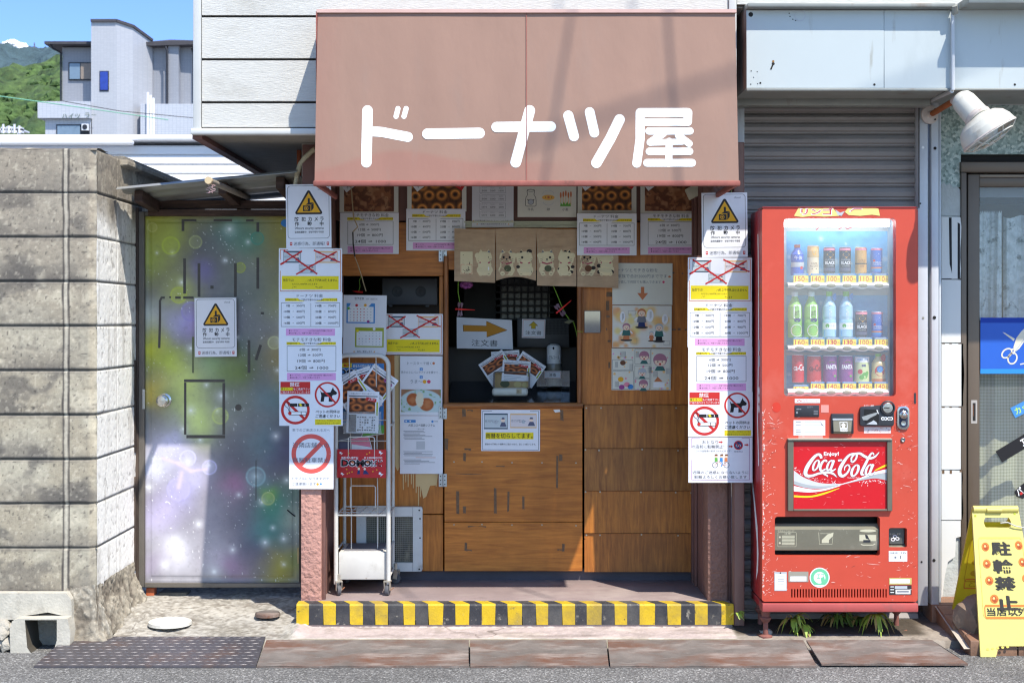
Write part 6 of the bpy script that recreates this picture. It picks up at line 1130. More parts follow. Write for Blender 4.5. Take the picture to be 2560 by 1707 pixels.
s = Sheet(fn=lambda x, y, l: bc + Vector(((18.9 * kk) * math.sin((x - 1385) / 18.9), -(18.9 * kk) * math.cos((x - 1385) / 18.9) - l * .0004, (965 - y) * kk))); s.rect(1370, 886, 1400, 901, PWHITE, 1); s.text('アルコール', 1371, 889, 1399, 897, BLACK, 2); s.rect(1370, 885, 1400, 886.2, ORANGE, 1.5); s.rect(1370, 900.5, 1400, 901.5, ORANGE, 1.5); s.disc(1383, 870, 2.4, BLACK, 1.5, 10, 3.4); s.build('label', ds)
s = unit(7.56, 1360, 927, 1402.5, 946, 166, 74, .8); s.slab(0, 0, 166, 74, WHITE); s.frame(5, 5, 161, 69, 3, ORANGE); s.text('消毒', 48, 22, 118, 54, BLACK); fin(s, 'sanitiser_sign', 'tiny orange-framed white sign in front of the sanitiser bottle', 'sign')
b = MB(); b.pbox(1342, 927, 1424, 966, 7.575, 7.578, CLR); b.pbox(1342, 963, 1424, 966, 7.575, 7.65, CLR); o = b.build('acrylic_tray'); tag(o, 'clear acrylic tray holding the sanitiser on the counter', 'tray')
# tin with leaflets
tin = thing('leaflet_tin', 'cream open tin holding a fan of order leaflets on the black counter', 'tin', W(1277, 1000, 7.36)); TN = mat('cream_tin', rgb(214, 210, 196), .3, .05, 12, dirt=[(rgb(170, 160, 136), .6, .8, 12)])
fnt = lambda x, y, k: Vector((X(x, 7.40), 7.40 + (967 - y) * .0011 + k, Z(y, 7.40))); b = MB(); plate(b, rrect(1233, 929, 1325, 972, 6), [rrect(1237, 932, 1321, 970, 5)], fnt, .004, mat('tin_rim', rgb(176, 176, 172), .25, .05, metal=.7)); b.build('rim', tin)
b = MB(); b.obox(W(1275, 980, 7.33), (X(1320, 7.33) - X(1275, 7.33), 0, 0), (0, .03, -.004), (0, .0, .021), TN); b.build('lip', tin, bevel=.016, seg=4)
s = Sheet(fn=lambda x, y, l: fnt(x, y, .03 - l * .0004)); s.rect(1236, 931, 1322, 971, mat('cardboard', rgb(176, 148, 104), .85, .08, 20), 0); s.disc(1262, 960, 12, MATS['ink_moss'], 1, 16, 9); s.disc(1294, 962, 10, ink('gold_print', rgb(196, 176, 120)), 1, 16, 7); s.disc(1312, 963, 7, MATS['ink_gold_print'], 1, 16, 6); s.build('cardboard_back', tin)
s = Sheet(7.298); s.rect(1291, 972, 1304, 984, ink('tin_label', rgb(186, 172, 140)), 1); s.text('缶', 1293, 975, 1299, 982, BROWN, 2); s.build('price_label', tin)
for i, (cx, cy, rot, D_, lab) in enumerate(((1265, 910, -4, 7.50, 'rearmost order leaflet in the cream tin'), (1243, 920, -33, 7.47, 'order leaflet leaning left in the cream tin'), (1318, 924, 34, 7.46, 'order leaflet leaning right in the cream tin'), (1290, 934, 4, 7.445, 'front order leaflet with doughnut photo in the cream tin'))): leaflet(D_, cx, cy, 74 * .95, 66, rot, lab)
# shelving, speaker, plant ornaments
b = MB(); SH = mat('dark_shelf', rgb(34, 32, 32), .5, .2); PCH = mat('stock_pouches', rgb(92, 94, 84), .25, .6, 16, spec=.6, dirt=[(rgb(40, 38, 34), .45, .6, 10), (rgb(150, 140, 96), .6, .72, 9)])
for i in range(8): x = 1250 + i * 17; b.pbox(x, 640, x + 4, 800, 8.16, 8.2, SH)
for i in range(9): y = 660 + i * 17; b.pbox(1240, y, 1385, y + 4, 8.15, 8.19, SH)
o = b.build('wire_shelving'); tag(o, 'dark wire shelving deep inside the counter window', 'shelf'); b = MB(); b.pbox(1252, 660, 1375, 800, 8.24, 8.3, PCH); po = b.build('stock', o); b = MB(); b.pbox(1160, 690, 1240, 800, 8.3, 8.32, SH); b.build('side_rack', o)
b = MB(); SP = mat('speaker_grey', rgb(84, 86, 90), .5, .06); b.pbox(955, 696, 1093, 762, 7.48, 7.54, SP); sp = b.build('speaker_box', bevel=.006); tag(sp, 'dark grey flat speaker box in the small left window', 'speaker')
b = MB()
for x in (993, 1052): b = MB(); b.lathe(W(x, 729, 7.478), [(.028, 0), (.026, .002), (.012, -.0), (0, .002)], mat('cone_dark', rgb(64, 66, 70), .6), 20, (0, -1, 0)); b.build('cone', sp)
for x in (976, 1068): b = MB(); b.pbox(x - 4, 762, x + 4, 767, 7.49, 7.52, SP); b.build('foot', sp)
VINE = mat('vine_green', rgb(120, 166, 50), .5, .1); DRG = mat('dragonfly_red', rgb(224, 50, 48), .4); WNG = mat('dragonfly_wing', rgb(110, 84, 96), .35, .1)
def ornament(name, label, pts, dr, dv, D):
    t = thing(name, label, 'ornament', W(*pts[0], D)); b = MB(); P = [W(x, y, D) for x, y in pts]; b.tube(P, .0022, VINE, 6); b.build('vine', t); c = W(*dr, D - .01); d = Vector((dv[0], 0, dv[1])).normalized(); n_ = Vector((-d.z, 0, d.x)); m = MB(); m.tube([c - d * .016, c, c + d * .045, c + d * .075], .003, DRG, 8, True, [.003, .005, .0024, .0018]); m.blob(c - d * .02, .006, DRG, sub=1, amp=0); m.build('dragonfly', t)
    w_ = MB()
    for k in (-1, 1):
        for q in (-.006, .008): w_.add([c + d * q, c + d * (q + .008) + n_ * k * .03, c + d * (q - .006) + n_ * k * .036 + Vector((0, -.006, 0)), c + d * (q - .008) + n_ * k * .02], [(0, 1, 2, 3)], WNG)
    w_.build('wings', t); return t
ornament('dragonfly_ornament', 'red dragonfly ornament on a green vine under the left end of the cat curtain', [(1146, 700), (1145, 730), (1149, 752), (1154, 768)], (1150, 773), (1, -.05), 7.2)
t = ornament('dragonfly_ornament', 'red dragonfly ornament on a long green vine by the right window post', [(1382, 712), (1390, 730), (1402, 760), (1414, 785), (1424, 800), (1434, 806), (1440, 826), (1443, 842)], (1400, 775), (1, .85), 7.2)
m = MB(); m.add([W(1409, 806, 7.19), W(1424, 799, 7.18), W(1436, 802, 7.19), W(1422, 810, 7.2)], [(0, 1, 2, 3)], mat('grey_leaf', rgb(96, 104, 86), .5)); m.tube([W(1443, 828, 7.1), W(1457, 829, 7.1)], .0018, VINE, 6); m.build('leaf', t)
b = MB(); random.seed(9)
for i in range(7): a = R(i * 51); b.blob(W(1166, 712, 7.22) + Vector((.022 * math.cos(a), 0, .010 * math.sin(a))), .014, mat('purple_petals', rgb(130, 60, 120), .5, .3), (1, .7, .8), .3, i, 2)
o = b.build('paper_flower'); tag(o, 'purple artificial flower peeking below the cat curtain', 'flower')
b = MB(); P = [W(x, y, 7.09) for x, y in ((876, 460), (879, 480), (881, 510), (884, 545), (891, 560), (894, 568), (888, 574), (882, 580), (883, 610), (887, 642), (894, 660), (904, 690), (910, 712), (915, 728))]; b.tube(P[:8], .0030, mat('tan_cord', rgb(190, 168, 130), .7), 7); b.tube(P[7:10], .0036, mat('black_cord', rgb(44, 42, 40), .5), 7); b.tube(P[9:], .0026, MATS['tan_cord'], 7); o = b.build('hanging_cord'); tag(o, 'tan and black cord hanging crookedly in front of the kinako photo', 'cord')
b = MB(); P = [W(x, y, 7.3) for x, y in ((903, 690), (898, 702), (900, 716), (896, 730))]; b.tube(P, .0022, VINE, 6); b.add([W(880, 727, 7.3), W(908, 728, 7.29), (W(907, 733, 7.29)), W(890, 731, 7.3)], [(0, 1, 2, 3)], DRG); o = b.build('vine_ornament'); tag(o, 'short green vine with a red ornament in the small left window', 'ornament')
m = MB(); m.box(X(1461, 7.14), X(1501, 7.14), 7.134, 7.146, Z(832, 7.14), Z(777, 7.14), mat('mirror_edge', rgb(120, 124, 126), .4, .1)); mo = m.build('wall_mirror', bevel=.001, seg=1); tag(mo, 'small square mirror fixed beside the right window post', 'mirror'); s = Sheet(7.1335); s.rect(1461.6, 778, 1500.4, 831.4, mat('mirror_glass', rgb(118, 122, 128), .04, 0, 3, metal=1.), 0); s.build('glass', mo)
b = MB(); CM = mat('cream_plastic', rgb(206, 204, 180), .5, .04); b.obox(W(1742, 476, 7.0), (.046, 0, .022), (0, .03, 0), (-.012, 0, .026), CM); o = b.build('sensor_box', bevel=.005); tag(o, 'cream plastic sensor box tilted under the awning corner by the vending machine', 'sensor')
# ---------------------------------------------------------------- shuttered shop front behind the vending machine
LBOX = mat('pale_blue_panel', rgb(188, 196, 196), .4, .03, 2, dirt=[(rgb(170, 178, 178), .54, .8, 3, (1, 1, .4)), (rgb(150, 146, 132), .64, .8, 8, (2, 1, .25))]); LBD = mat('sign_box_metal', rgb(150, 152, 146), .5, .1, 6, metal=.3, dirt=[(rgb(120, 92, 70), .6, .78, 5, (1, 1, .4))]); SHUT = mat('shutter_slat', rgb(140, 134, 130), .5, .08, 5, metal=.15, stretch=(1, 1, 1), dirt=[(rgb(104, 100, 98), .56, .78, 4, (.4, 1, 2))])
ALU = mat('aluminium_post', rgb(196, 198, 200), .45, .06, 6, metal=.15, dirt=[(rgb(110, 112, 112), .62, .76, 5, (1, 1, .3))]); RSTY = mat('rust_side', rgb(134, 128, 128), .6, .15, 5, dirt=[(rgb(120, 66, 34), .46, .62, 4, (1, 1, .25))])
sf = thing('shuttered_shop', 'closed shop front with a grey roller shutter under a blank pale blue sign box', 'shop', (1.7, 6.9, 0)); DL = 6.22; xL, xM = X(1866, DL), X(2377, DL); zL0, zL1 = Z(221, DL), Z(26, DL)
b = MB(); b.box(xL, X(2210, DL), DL, DL + .02, zL0, zL1, LBOX); b.box(X(2210, DL) + .001, xM, DL + .001, DL + .02, zL0, zL1, LBOX); b.build('sign_panel', sf, bevel=.0015, seg=1)
b = MB(); b.add([(xL - .002, DL + .003, zL0), (xL - .002, DL + .003, zL1 + .01), (xL - .004, 6.60, zL1 + .01), (xL - .004, 6.60, zL0)], [(0, 1, 2, 3)], RSTY); b.box(xL, xM, DL + .021, 6.60, zL0, zL0 + .01, LBD); b.box(xL, xM, DL + .021, 6.62, zL1 + .002, zL1 + .03, LBD); b.build('sign_box', sf)
b = MB(); b.box(xL - .002, xM + .004, DL - .052, DL + .03, zL1 + .003, Z(14, DL), LBD); b.build('visor', sf, bevel=.003)
b = MB(); b.box(xL, xM, DL - .006, DL + .012, zL0 - .012, zL0 - .001, LBD); b.box(xL, xM, 6.52, 6.60, zL0 - .03, zL0 - .0, LBD); b.build('sign_box_edge', sf, bevel=.002)
s = Sheet(DL - .0006)
for x, y, r_ in ((1877, 37, 6), (1933, 160, 4), (1901, 208, 2.6), (1878, 178, 1.6), (1893, 180, 1.4), (1884, 194, 1.3), (1877, 211, 1.6), (1894, 210, 1.3), (2186, 212, 3), (1973, 34, 1.5), (1975, 42, 1.5), (1982, 49, 1.5), (1989, 52, 1.5)): s.disc(x, y, r_, HOLE, 1, 10)
s.ring(2000, 40, 13, 2, LGREY, 1.2, 24); s.disc(1933, 154, 3, mat('rust_spot', rgb(150, 110, 60), .9), 1.5, 10); s.poly([(1931, 160), (1935, 160), (1929, 175), (1925, 174)], HOLE, 1.6); s.build('bolt_holes', sf)
b = MB(); b.box(xM + .012, X(3300, DL), DL, DL + .02, zL0, Z(14, DL), LBOX); b.build('sign_panel', sf); b = MB(); b.box(xM + .012, X(3300, DL), DL + .021, 6.68, zL0, zL0 + .01, LBD); b.box(xM + .012, X(3300, DL), DL - .005, DL + .012, zL0 - .01, zL0 - .001, LBD); b.box(X(2396, DL), X(3300, DL), DL - .14, DL + .6, Z(26, DL), Z(8, DL), LBD); b.build('visor', sf, bevel=.003)
b = MB(); b.tube([W(2382, 30, DL - .02), W(2382, 226, DL - .02)], .009, ALU, 10); b.tube([W(2380, 228, DL - .012), W(2322, 254, 6.62)], .009, ALU, 10); b.tube([W(2386, 14, DL - .05), W(2388, 34, DL - .03)], .014, LBD, 10); b.build('brace_rod', sf)
s = Sheet(DL - .0006); s.disc(2537, 212, 3, HOLE, 1, 10); s.build('bolt_holes', sf)
DSh = 6.69; b = MB(); x0, x1 = X(1858, DSh), X(2294, DSh); zt = Z(236, DSh); ys = [238, 262, 283, 305, 333, 364, 397, 431, 464, 498, 530]; y = 530
while y < 1540: y += 33.2; ys.append(y)
v = []; prof = []
for a, c in zip(ys, ys[1:]):
    za, zc_ = Z(a, DSh), Z(c, DSh); h = za - zc_
    for t, d in ((0.0, .0), (.10, .008), (.22, -.004), (.5, -.012), (.8, -.009), (.90, .0)): prof.append((DSh + d, za - h * t))
n = len(prof)
for x in (x0, x1): v += [(x, d, z_) for d, z_ in prof]
b.add(v, [(i, i + 1, n + i + 1, n + i) for i in range(n - 1)], SHUT, False); b.build('roller_shutter', sf)
b = MB(); b.box(X(1840, DSh), x0 - .002, DSh - .05, DSh + .06, .05, 2.48, ALU); b.build('shutter_rail', sf, bevel=.002)
b = MB(); b.pbox(2295, 238, 2320, 1513, 6.635, 6.72, ALU); b.build('shutter_rail', sf, bevel=.003)
b = MB(); b.pbox(2320.5, 238, 2328, 1513, 6.69, 6.73, mat('brown_gap', rgb(84, 74, 70), .8, .2)); b.pbox(2296.5, 238, 2299, 520, 6.629, 6.634, MATS['brown_gap']); b.build('rail_gap', sf)
b = MB(); b.pbox(2328.5, 238, 2347, 1512, 6.635, 6.72, ALU); b.pbox(2347.5, 262, 2353, 1512, 6.68, 6.73, ALU); b.build('corner_post', sf, bevel=.003)
s = Sheet(6.6335)
for x, y, r_, m in ((2307.5, 369, 3.4, PWHITE), (2301, 509, 2.2, HOLE), (2337.5, 371, 4, HOLE), (2308, 795, 3, SCREW), (2336, 794, 4.4, HOLE), (2304, 1404, 2.6, HOLE), (2335, 1400, 4, HOLE)): s = Sheet(6.6335); s.disc(x, y, r_, m, 1, 12); s.build('screw', sf)
b = MB(); b.box(1.68, 1.90, 6.74, 6.80, .0, 2.5, LBD); b.build('wall_return', sf)
# ---------------------------------------------------------------- barber shop front on the far right
bs = thing('barber_shop', 'barber shop front with a brown sliding door, lace curtain and speckled stone surround', 'shop', (2.2, 7.1, 0)); DBs = 6.82
def granite():
    m = bpy.data.materials.new('speckled_stone'); m.use_nodes = True; nt = m.node_tree; p = nt.nodes['Principled BSDF']; L = nt.links.new; tc = nl(nt, 'TexCoord'); v1 = nl(nt, 'TexVoronoi', Scale=85.); v1.inputs['Randomness'].default_value = 1; L(tc.outputs['Object'], v1.inputs['Vector']); se = nl(nt, 'SeparateColor'); L(v1.outputs['Color'], se.inputs[0])
    rp = nl(nt, 'ValToRGB'); e = rp.color_ramp.elements; e[0].color = (*rgb(116, 134, 126), 1); e[1].color = (*rgb(206, 214, 204), 1); a = e.new(.4); a.color = (*rgb(156, 174, 166), 1); a = e.new(.7); a.color = (*rgb(178, 194, 186), 1); L(se.outputs[0], rp.inputs[0]); L(rp.outputs[0], p.inputs['Base Color']); p.inputs['Roughness'].default_value = .6; return m
GRN = granite(); b = MB(); b.pbox(2353, 262, 2402, 468, DBs, DBs + .2, GRN); b.pbox(2402.2, 262, 3300, 386, DBs, DBs + .2, GRN); b.build('stone_surround', bs)
b = MB(); b.pbox(2355, 254, 3300, 261.5, DBs - .02, DBs + .1, ALU); b.build('top_rail', bs)
ROUGHP = mat('rough_plaster', rgb(186, 190, 186), .9, .12, 12, bump=.8, bs=60, dirt=[(rgb(150, 132, 92), .58, .75, 5)])
b = MB(); pts = [(2353, 540), (2353, 462), (2360, 455), (2366, 464), (2374, 458), (2383, 469), (2392, 466), (2402, 476), (2402, 540)]; n = len(pts); b.add([W(x, y, DBs - .004) for x, y in pts], [tuple(range(n))], ROUGHP); b.pbox(2353, 476, 2402, 1500, DBs + .002, DBs + .2, ROUGHP); b.build('bare_plaster', bs)
BRD = mat('white_board', rgb(222, 221, 216), .5, .02, 6, dirt=[(rgb(190, 186, 174), .6, .8, 5)])
yb = [541, 698, 857, 1016, 1174, 1300]
for i in range(5):
    s = Sheet(DBs - .012 + .0015 * (i % 2)); w1 = (2402, 2405, 2409, 2410, 2407)[i]; pts = [(2353.5, yb[i] + 1), (w1 - 1, yb[i] + 2)] + [(w1 + 1.4 * math.sin(k * 1.3 + i * 2), yb[i] + (yb[i + 1] - yb[i]) * k / 6) for k in range(1, 6)] + [(w1 - 1, yb[i + 1] - 1), (2353.5, yb[i + 1] - 1)]
    q = [s.fn(x, y, 0) for x, y in pts]; k_ = [s.fn(x, y, -8) for x, y in pts]; n = len(pts); s.add(q + k_, [tuple(range(n - 1, -1, -1)), tuple(range(n, 2 * n))] + [(j, (j + 1) % n, n + (j + 1) % n, n + j) for j in range(n)], BRD)
    if i == 0: s.poly([(2372, 544), (2379, 544), (2380, 684), (2374, 660)], BLACK); s.poly([(2394, 556), (2400, 560), (2400, 697), (2394, 697)], BLACK); s.rect(2355, 696.3, 2379, 698, BLACK, 1.5)
    if i in (2, 3): [s.rect(a, yb[i] + 1, a + 7, yb[i] + 3, TAPE, 1) for a in (2355, 2373, 2396)]
    if i == 4: [s.rect(a, yb[i] + 1, a + 6, yb[i] + (10 if a < 2380 else 6), TAPE, 1) for a in (2355, 2374, 2399)]
    s.build('board', bs)
b = MB(); pts = [(2353.5, 1301), (2407, 1301), (2404, 1340), (2390, 1344), (2388, 1390), (2370, 1404), (2362, 1440), (2356, 1490), (2353.5, 1500)]; n = len(pts); b.add([W(x, y, DBs - .01) for x, y in pts], [tuple(range(n - 1, -1, -1))], BRD); b.build('broken_board', bs)
BRN = mat('bronze_aluminium', rgb(112, 98, 84), .4, .05, 8, metal=.3); BRNL = mat('bronze_light', rgb(136, 122, 106), .4, .05, 8, metal=.3)
b = MB(); b.pbox(2402.3, 387, 3300, 404, DBs + .03, DBs + .2, DARKGAP); b.pbox(2402.3, 404.5, 3300, 431, DBs - .02, DBs + .1, BRN); b.pbox(2402.3, 431.5, 2417, 1486, DBs - .012, DBs + .1, BRN); b.pbox(2417.3, 440, 2420, 1486, DBs + .02, DBs + .1, DARKGAP); b.build('door_frame', bs, bevel=.002)
DGl = DBs + .04; dr = MB(); dr.pbox(2420.3, 436, 2449, 1486, DGl - .03, DGl + .02, BRN); dr.pbox(2449.3, 436, 3300, 444, DGl - .03, DGl + .02, BRNL); dr.pbox(2449.3, 444.5, 3300, 467, DGl - .025, DGl + .02, BRN); dr.pbox(2449.3, 1440, 3300, 1486, DGl - .028, DGl + .02, BRN); dro = dr.build('sliding_door', bs, bevel=.002)
s = Sheet(DGl - .0305); s.rect(2428, 1000, 2443, 1058, mat('handle_alu', rgb(196, 186, 176), .4, metal=.4), 1); s.rect(2431.5, 1007, 2439, 1052, DARKGAP, 2); s.rect(2432, 1012, 2434, 1040, BROWN, 3); s.build('handle', dro)
b = MB(); q = [W(2449, 467, DGl), W(3300, 467, DGl), W(3300, 1441, DGl), W(2449, 1441, DGl)]; b.quad(q[3], q[2], q[1], q[0], glass('door_glass', (.93, .95, .94), .10, .02)); b.build('glass', dro)
def wav(name, x0, x1, y0, y1, D, m, amp, per, ph=0, par=bs, yj=0):
    b = MB(); nx, ny = 90, 20; v = []
    for j in range(ny + 1):
        for i in range(nx + 1):
            x = x0 + (x1 - x0) * i / nx; y = y0 + (y1 - y0) * j / ny + (yj * math.sin(i * .9) if j == 0 else 0); v.append(W(x, y, D + amp * math.sin(x / per + ph + .4 * math.sin(y * .01)) + amp * .4 * math.sin(x / per * 2.7 + y * .006)))
    b.add(v, [(j * (nx + 1) + i, (j + 1) * (nx + 1) + i, (j + 1) * (nx + 1) + i + 1, j * (nx + 1) + i + 1) for j in range(ny) for i in range(nx)], m, True); return b.build(name, par)
LACE = mat('lace_curtain', rgb(186, 196, 200), .8, .3, 26, dirt=[(rgb(206, 214, 216), .5, .6, 30), (rgb(96, 108, 112), .56, .66, 22)]); 
def check():
    m = bpy.data.materials.new('checked_curtain'); m.use_nodes = True; nt = m.node_tree; p = nt.nodes['Principled BSDF']; L = nt.links.new; tc = nl(nt, 'TexCoord'); outs = []
    for dr_ in ('X', 'Z'):
        w = nl(nt, 'TexWave', Scale=20., Distortion=.3); w.bands_direction = dr_; L(tc.outputs['Object'], w.inputs['Vector']); outs.append(w.outputs['Fac'])
    a = nl(nt, 'Math', operation='ADD'); L(outs[0], a.inputs[0]); L(outs[1], a.inputs[1]); r_ = nl(nt, 'MapRange'); r_.inputs[1].default_value = .2; r_.inputs[2].default_value = 1.8; L(a.outputs[0], r_.inputs[0]); mx = nl(nt, 'MixRGB'); mx.inputs[1].default_value = (*rgb(146, 148, 120), 1); mx.inputs[2].default_value = (*rgb(186, 186, 162), 1); L(r_.outputs[0], mx.inputs[0]); L(mx.outputs[0], p.inputs['Base Color']); p.inputs['Roughness'].default_value = .85; return m
wav('lace_curtain', 2449, 2504, 530, 800, 7.00, LACE, .012, 7, 0, yj=3); wav('lace_curtain', 2508, 3300, 542, 800, 7.04, LACE, .014, 9, 1, yj=4); wav('checked_curtain', 2449, 3300, 926, 1442, 7.02, check(), .012, 16)
b = MB(); b.box(2.1, 6.2, 7.6, 7.65, .1, 2.3, mat('barber_interior', rgb(96, 92, 80), .9, .3, 2)); b.box(2.0, 2.02, 6.95, 7.6, .1, 2.3, MATS['barber_interior']); b.pbox(2449, 468, 3300, 494, 6.95, 6.97, mat('blind_box', rgb(120, 126, 138), .6, .05)); b.pbox(2449, 494.5, 3300, 510, 6.96, 6.98, DARKGAP); b.build('room', bs)
DBn = 6.826; s = Sheet(DBn); s.slab(2451, 794, 2900, 934, mat('banner_blue', rgb(44, 98, 196), .4, .05, 5)); s.rect(2451, 794, 2900, 807, ink('banner_dark', rgb(24, 62, 160)), 1); s.rect(2451, 922, 2900, 934, ink('banner_light', rgb(46, 140, 226)), 1); CRM = ink('banner_cream', rgb(228, 220, 196)); z3 = lambda x, y: (2260 + x / 3.137, 740 + y / 3.137)
s.poly([z3(772, 283), z3(790, 288), z3(870, 335), z3(858, 352)], CRM, 2); s.poly([z3(858, 400), z3(880, 330), z3(920, 276), z3(960, 240), z3(1000, 230), z3(960, 330), z3(905, 412), z3(868, 440)], CRM, 2.4); s.line([z3(872, 432), z3(940, 340), z3(1000, 250)], .8, BLUE, 3.2)
for (cx, cy), rx, ry, rot in (((806, 448), 44, 30, -40), ((850, 488), 34, 44, 20)):
    pts = []
    for i in range(25): t = 2 * math.pi * i / 24; a, c = rx * math.cos(t), ry * math.sin(t); r_ = R(rot); pts.append(z3(cx + a * math.cos(r_) - c * math.sin(r_), cy + a * math.sin(r_) + c * math.cos(r_)))
    s.line(pts, 3.6, CRM, 2.8)
s.line([z3(838, 420), z3(862, 415)], 4, CRM, 3); s.line([z3(858, 455), z3(868, 425)], 4, CRM, 3); s.line([z3(910, 535), z3(960, 525), z3(1010, 470)], 3, CRM, 3); fin(s, 'scissors_banner', 'blue banner with cream scissors hanging on the glass sliding door', 'banner')
s = unit(DGl - .004, 2528, 1002, 2600, 1030, 240, 92, -27); s.slab(0, 0, 240, 92, BLUE, t=2); s.text('カット', 20, 18, 200, 76, ink('lime', rgb(190, 230, 90)), 1, .02); fin(s, 'door_sticker', 'tilted light blue sticker with lime lettering on the door glass', 'sticker')
s = unit(DGl - .004, 2486, 1086, 2640, 1118, 480, 100, -31); s.slab(0, 0, 480, 100, BLACK, t=2); s.text('Ｉ', 206, 24, 240, 80, PWHITE, 1, .03); s.text('ＮＥ', 250, 20, 380, 80, PWHITE, 1, .03); fin(s, 'door_sticker', 'long black tilted sticker strip with white letters on the door glass', 'sticker')
s = Sheet(DGl - .004); p = [z3(865, 1535), z3(890, 1505), z3(945, 1460), z3(1080, 1380), z3(1120, 1440), z3(1000, 1540), z3(930, 1590), z3(880, 1570)]; s.poly(p, BLACK, 1); s.text('パ', *z3(880, 1498), *z3(930, 1560), PWHITE, 2, .02, -30); s.poly([z3(905, 1545), z3(925, 1530), z3(935, 1548), z3(915, 1560)], RED, 2); fin(s, 'door_sticker', 'small rounded black sticker with a red mark low on the door glass', 'sticker')
# brick ramp in front of the barber door
TLB = mat('brown_tile', rgb(138, 104, 82), .65, .15, 8, bump=.3, bs=80, dirt=[(rgb(96, 74, 62), .55, .75, 7)]); TGR = mat('tile_grout', rgb(182, 172, 158), .9, .1, 20); rp_ = thing('tile_ramp', 'ramp of brown tiles at the foot of the barber door', 'ramp', (2.3, 6.4, 0)); xA = 1.952
def rampz(D): return .135 - max(0, 6.62 - D) * .16
b = MB(); g_ = MB(); ds_ = [6.90, 6.78, 6.62, 6.50, 6.37, 6.27, 6.185]
for i in range(6):
    D1, D0 = ds_[i], ds_[i + 1]; x_ = xA + .02 + (.02 if i > 3 else 0) - .02 * (i < 2)
    for k in range(6):
        xa_, xb_ = x_ + .21 * k + .003, x_ + .21 * (k + 1) - .003; zz0, zz1 = rampz(D0 + .003), rampz(D1 - .003)
        b.add([(xa_, D0 + .003, -.02), (xb_, D0 + .003, -.02), (xb_, D1 - .003, -.02), (xa_, D1 - .003, -.02), (xa_, D0 + .003, zz0), (xb_, D0 + .003, zz0), (xb_, D1 - .003, zz1), (xa_, D1 - .003, zz1)], [(0, 3, 2, 1), (4, 5, 6, 7), (0, 1, 5, 4), (1, 2, 6, 5), (2, 3, 7, 6), (3, 0, 4, 7)], TLB)
b.build('tiles', rp_, bevel=.004); g_.add([(xA + .016, 6.19, .03), (3.2, 6.19, .03), (3.2, 6.62, .129), (xA + .016, 6.62, .129), (3.2, 6.9, .129), (xA + .016, 6.9, .129)], [(0, 1, 2, 3), (3, 2, 4, 5)], TGR); g_.build('grout', rp_)
b = MB(); b.blob(W(2444, 1590, 6.36) + Vector((.0, 0, .07)), .115, mat('sandstone', rgb(132, 112, 94), .9, .2, 9, bump=.7, bs=50), (.8, .8, 1.05), .25, 5, 3, 1.6); o = b.build('stone_weight'); tag(o, 'rough brown stone standing on the tile ramp behind the yellow sign', 'stone')
b = MB()
for i, (sx, sy, rr, D) in enumerate(((2290, 1560, .03, 6.75), (2272, 1574, .022, 6.6), (2266, 1585, .026, 6.5), (2300, 1545, .04, 6.85), (2312, 1540, .03, 6.8), (1915, 1583, .026, 6.44), (1901, 1590, .018, 6.42))): b.blob(W(sx, sy, D), rr, MORTAR if i % 2 else mat('rusty_lump', rgb(122, 84, 66), .9, .2, 20), (1.2, 1, .8), .5, 300 + i, 2)
o = b.build('rubble', kind='stuff'); tag(o, 'broken stone rubble beside the feet of the vending machine', 'rubble')
b = MB(); b.add([W(2120, 1545, 6.62), W(2150, 1545, 6.62), W(2150, 1558, 6.62), W(2120, 1558, 6.62)], [(3, 2, 1, 0)], MATS['grey_brick']); b.pbox(2108, 1553, 2132, 1566, 6.6, 6.66, MATS['grey_brick']); o = b.build('loose_block'); tag(o, 'grey block in the shadow under the vending machine', 'block')
# ---------------------------------------------------------------- wall lamp
lm = thing('wall_lamp', 'rusty white floodlight on a bracket arm above the vending machine', 'lamp', W(2323, 287, 6.63)); LWH = mat('lamp_enamel', rgb(208, 205, 194), .4, .05, 8, dirt=[(rgb(178, 166, 148), .5, .7, 10), (rgb(168, 106, 62), .61, .72, 9)]); RSTO = mat('rust_orange', rgb(160, 92, 52), .85, .2, 14); FLG = mat('flange', rgb(196, 184, 176), .6, .1, 14, dirt=[(rgb(140, 100, 76), .6, .75, 20)])
fc = W(2323, 287, 6.632); b = MB(); b.lathe(fc, [(.044, 0), (.044, .008), (.038, .012), (.018, .014), (.014, .04), (0, .04)], FLG, 28, (.25, -1, 0)); 
for i in range(4): a = R(45 + 90 * i); b.cyl(fc + Vector((.034 * math.cos(a), -.010, .034 * math.sin(a))), fc + Vector((.034 * math.cos(a), -.016, .034 * math.sin(a))), .004, HOLE, 8)
b.build('flange', lm); a0, a1 = fc + Vector((.006, -.03, .0)), W(2384, 253, 6.30); b = MB(); b.tube([a0, a1], .0135, RSTO, 14); b.tube([a1, W(2398, 243, 6.22)], .017, FLG, 12); b.build('arm', lm)
h0, h1 = W(2404, 248, 6.20), W(2466, 318, 6.10); d = (h1 - h0).normalized(); b = MB(); b.lathe(h0, [(0, -.02), (.032, -.016), (.046, -.002), (.052, .02), (.055, .10), (.056, .135), (.0, .136)], LWH, 26, d); b.lathe(h0, [(.057, .112), (.060, .117), (.060, .127), (.056, .134)], FLG, 26, d); b.build('socket_housing', lm)
ax = (Vector((.52, -.15, -.84))).normalized(); c0 = h0 + d * .116; b = MB(); pr = [(r_ * .93, h_ * .78) for r_, h_ in ((.0, -.012), (.05, -.008), (.060, .004), (.086, .016), (.112, .040), (.128, .078), (.134, .114), (.138, .120), (.136, .126), (.129, .120), (.122, .08), (.104, .045), (.07, .024), (0, .014))]
b.lathe(c0, pr, LWH, 36, ax, [LWH] * 3 + [LWH] * 3 + [FLG] * 2 + [LWH] * 5); 
ua = ax.cross(Vector((0, 1, 0))).normalized(); ub = ax.cross(ua); vv = []
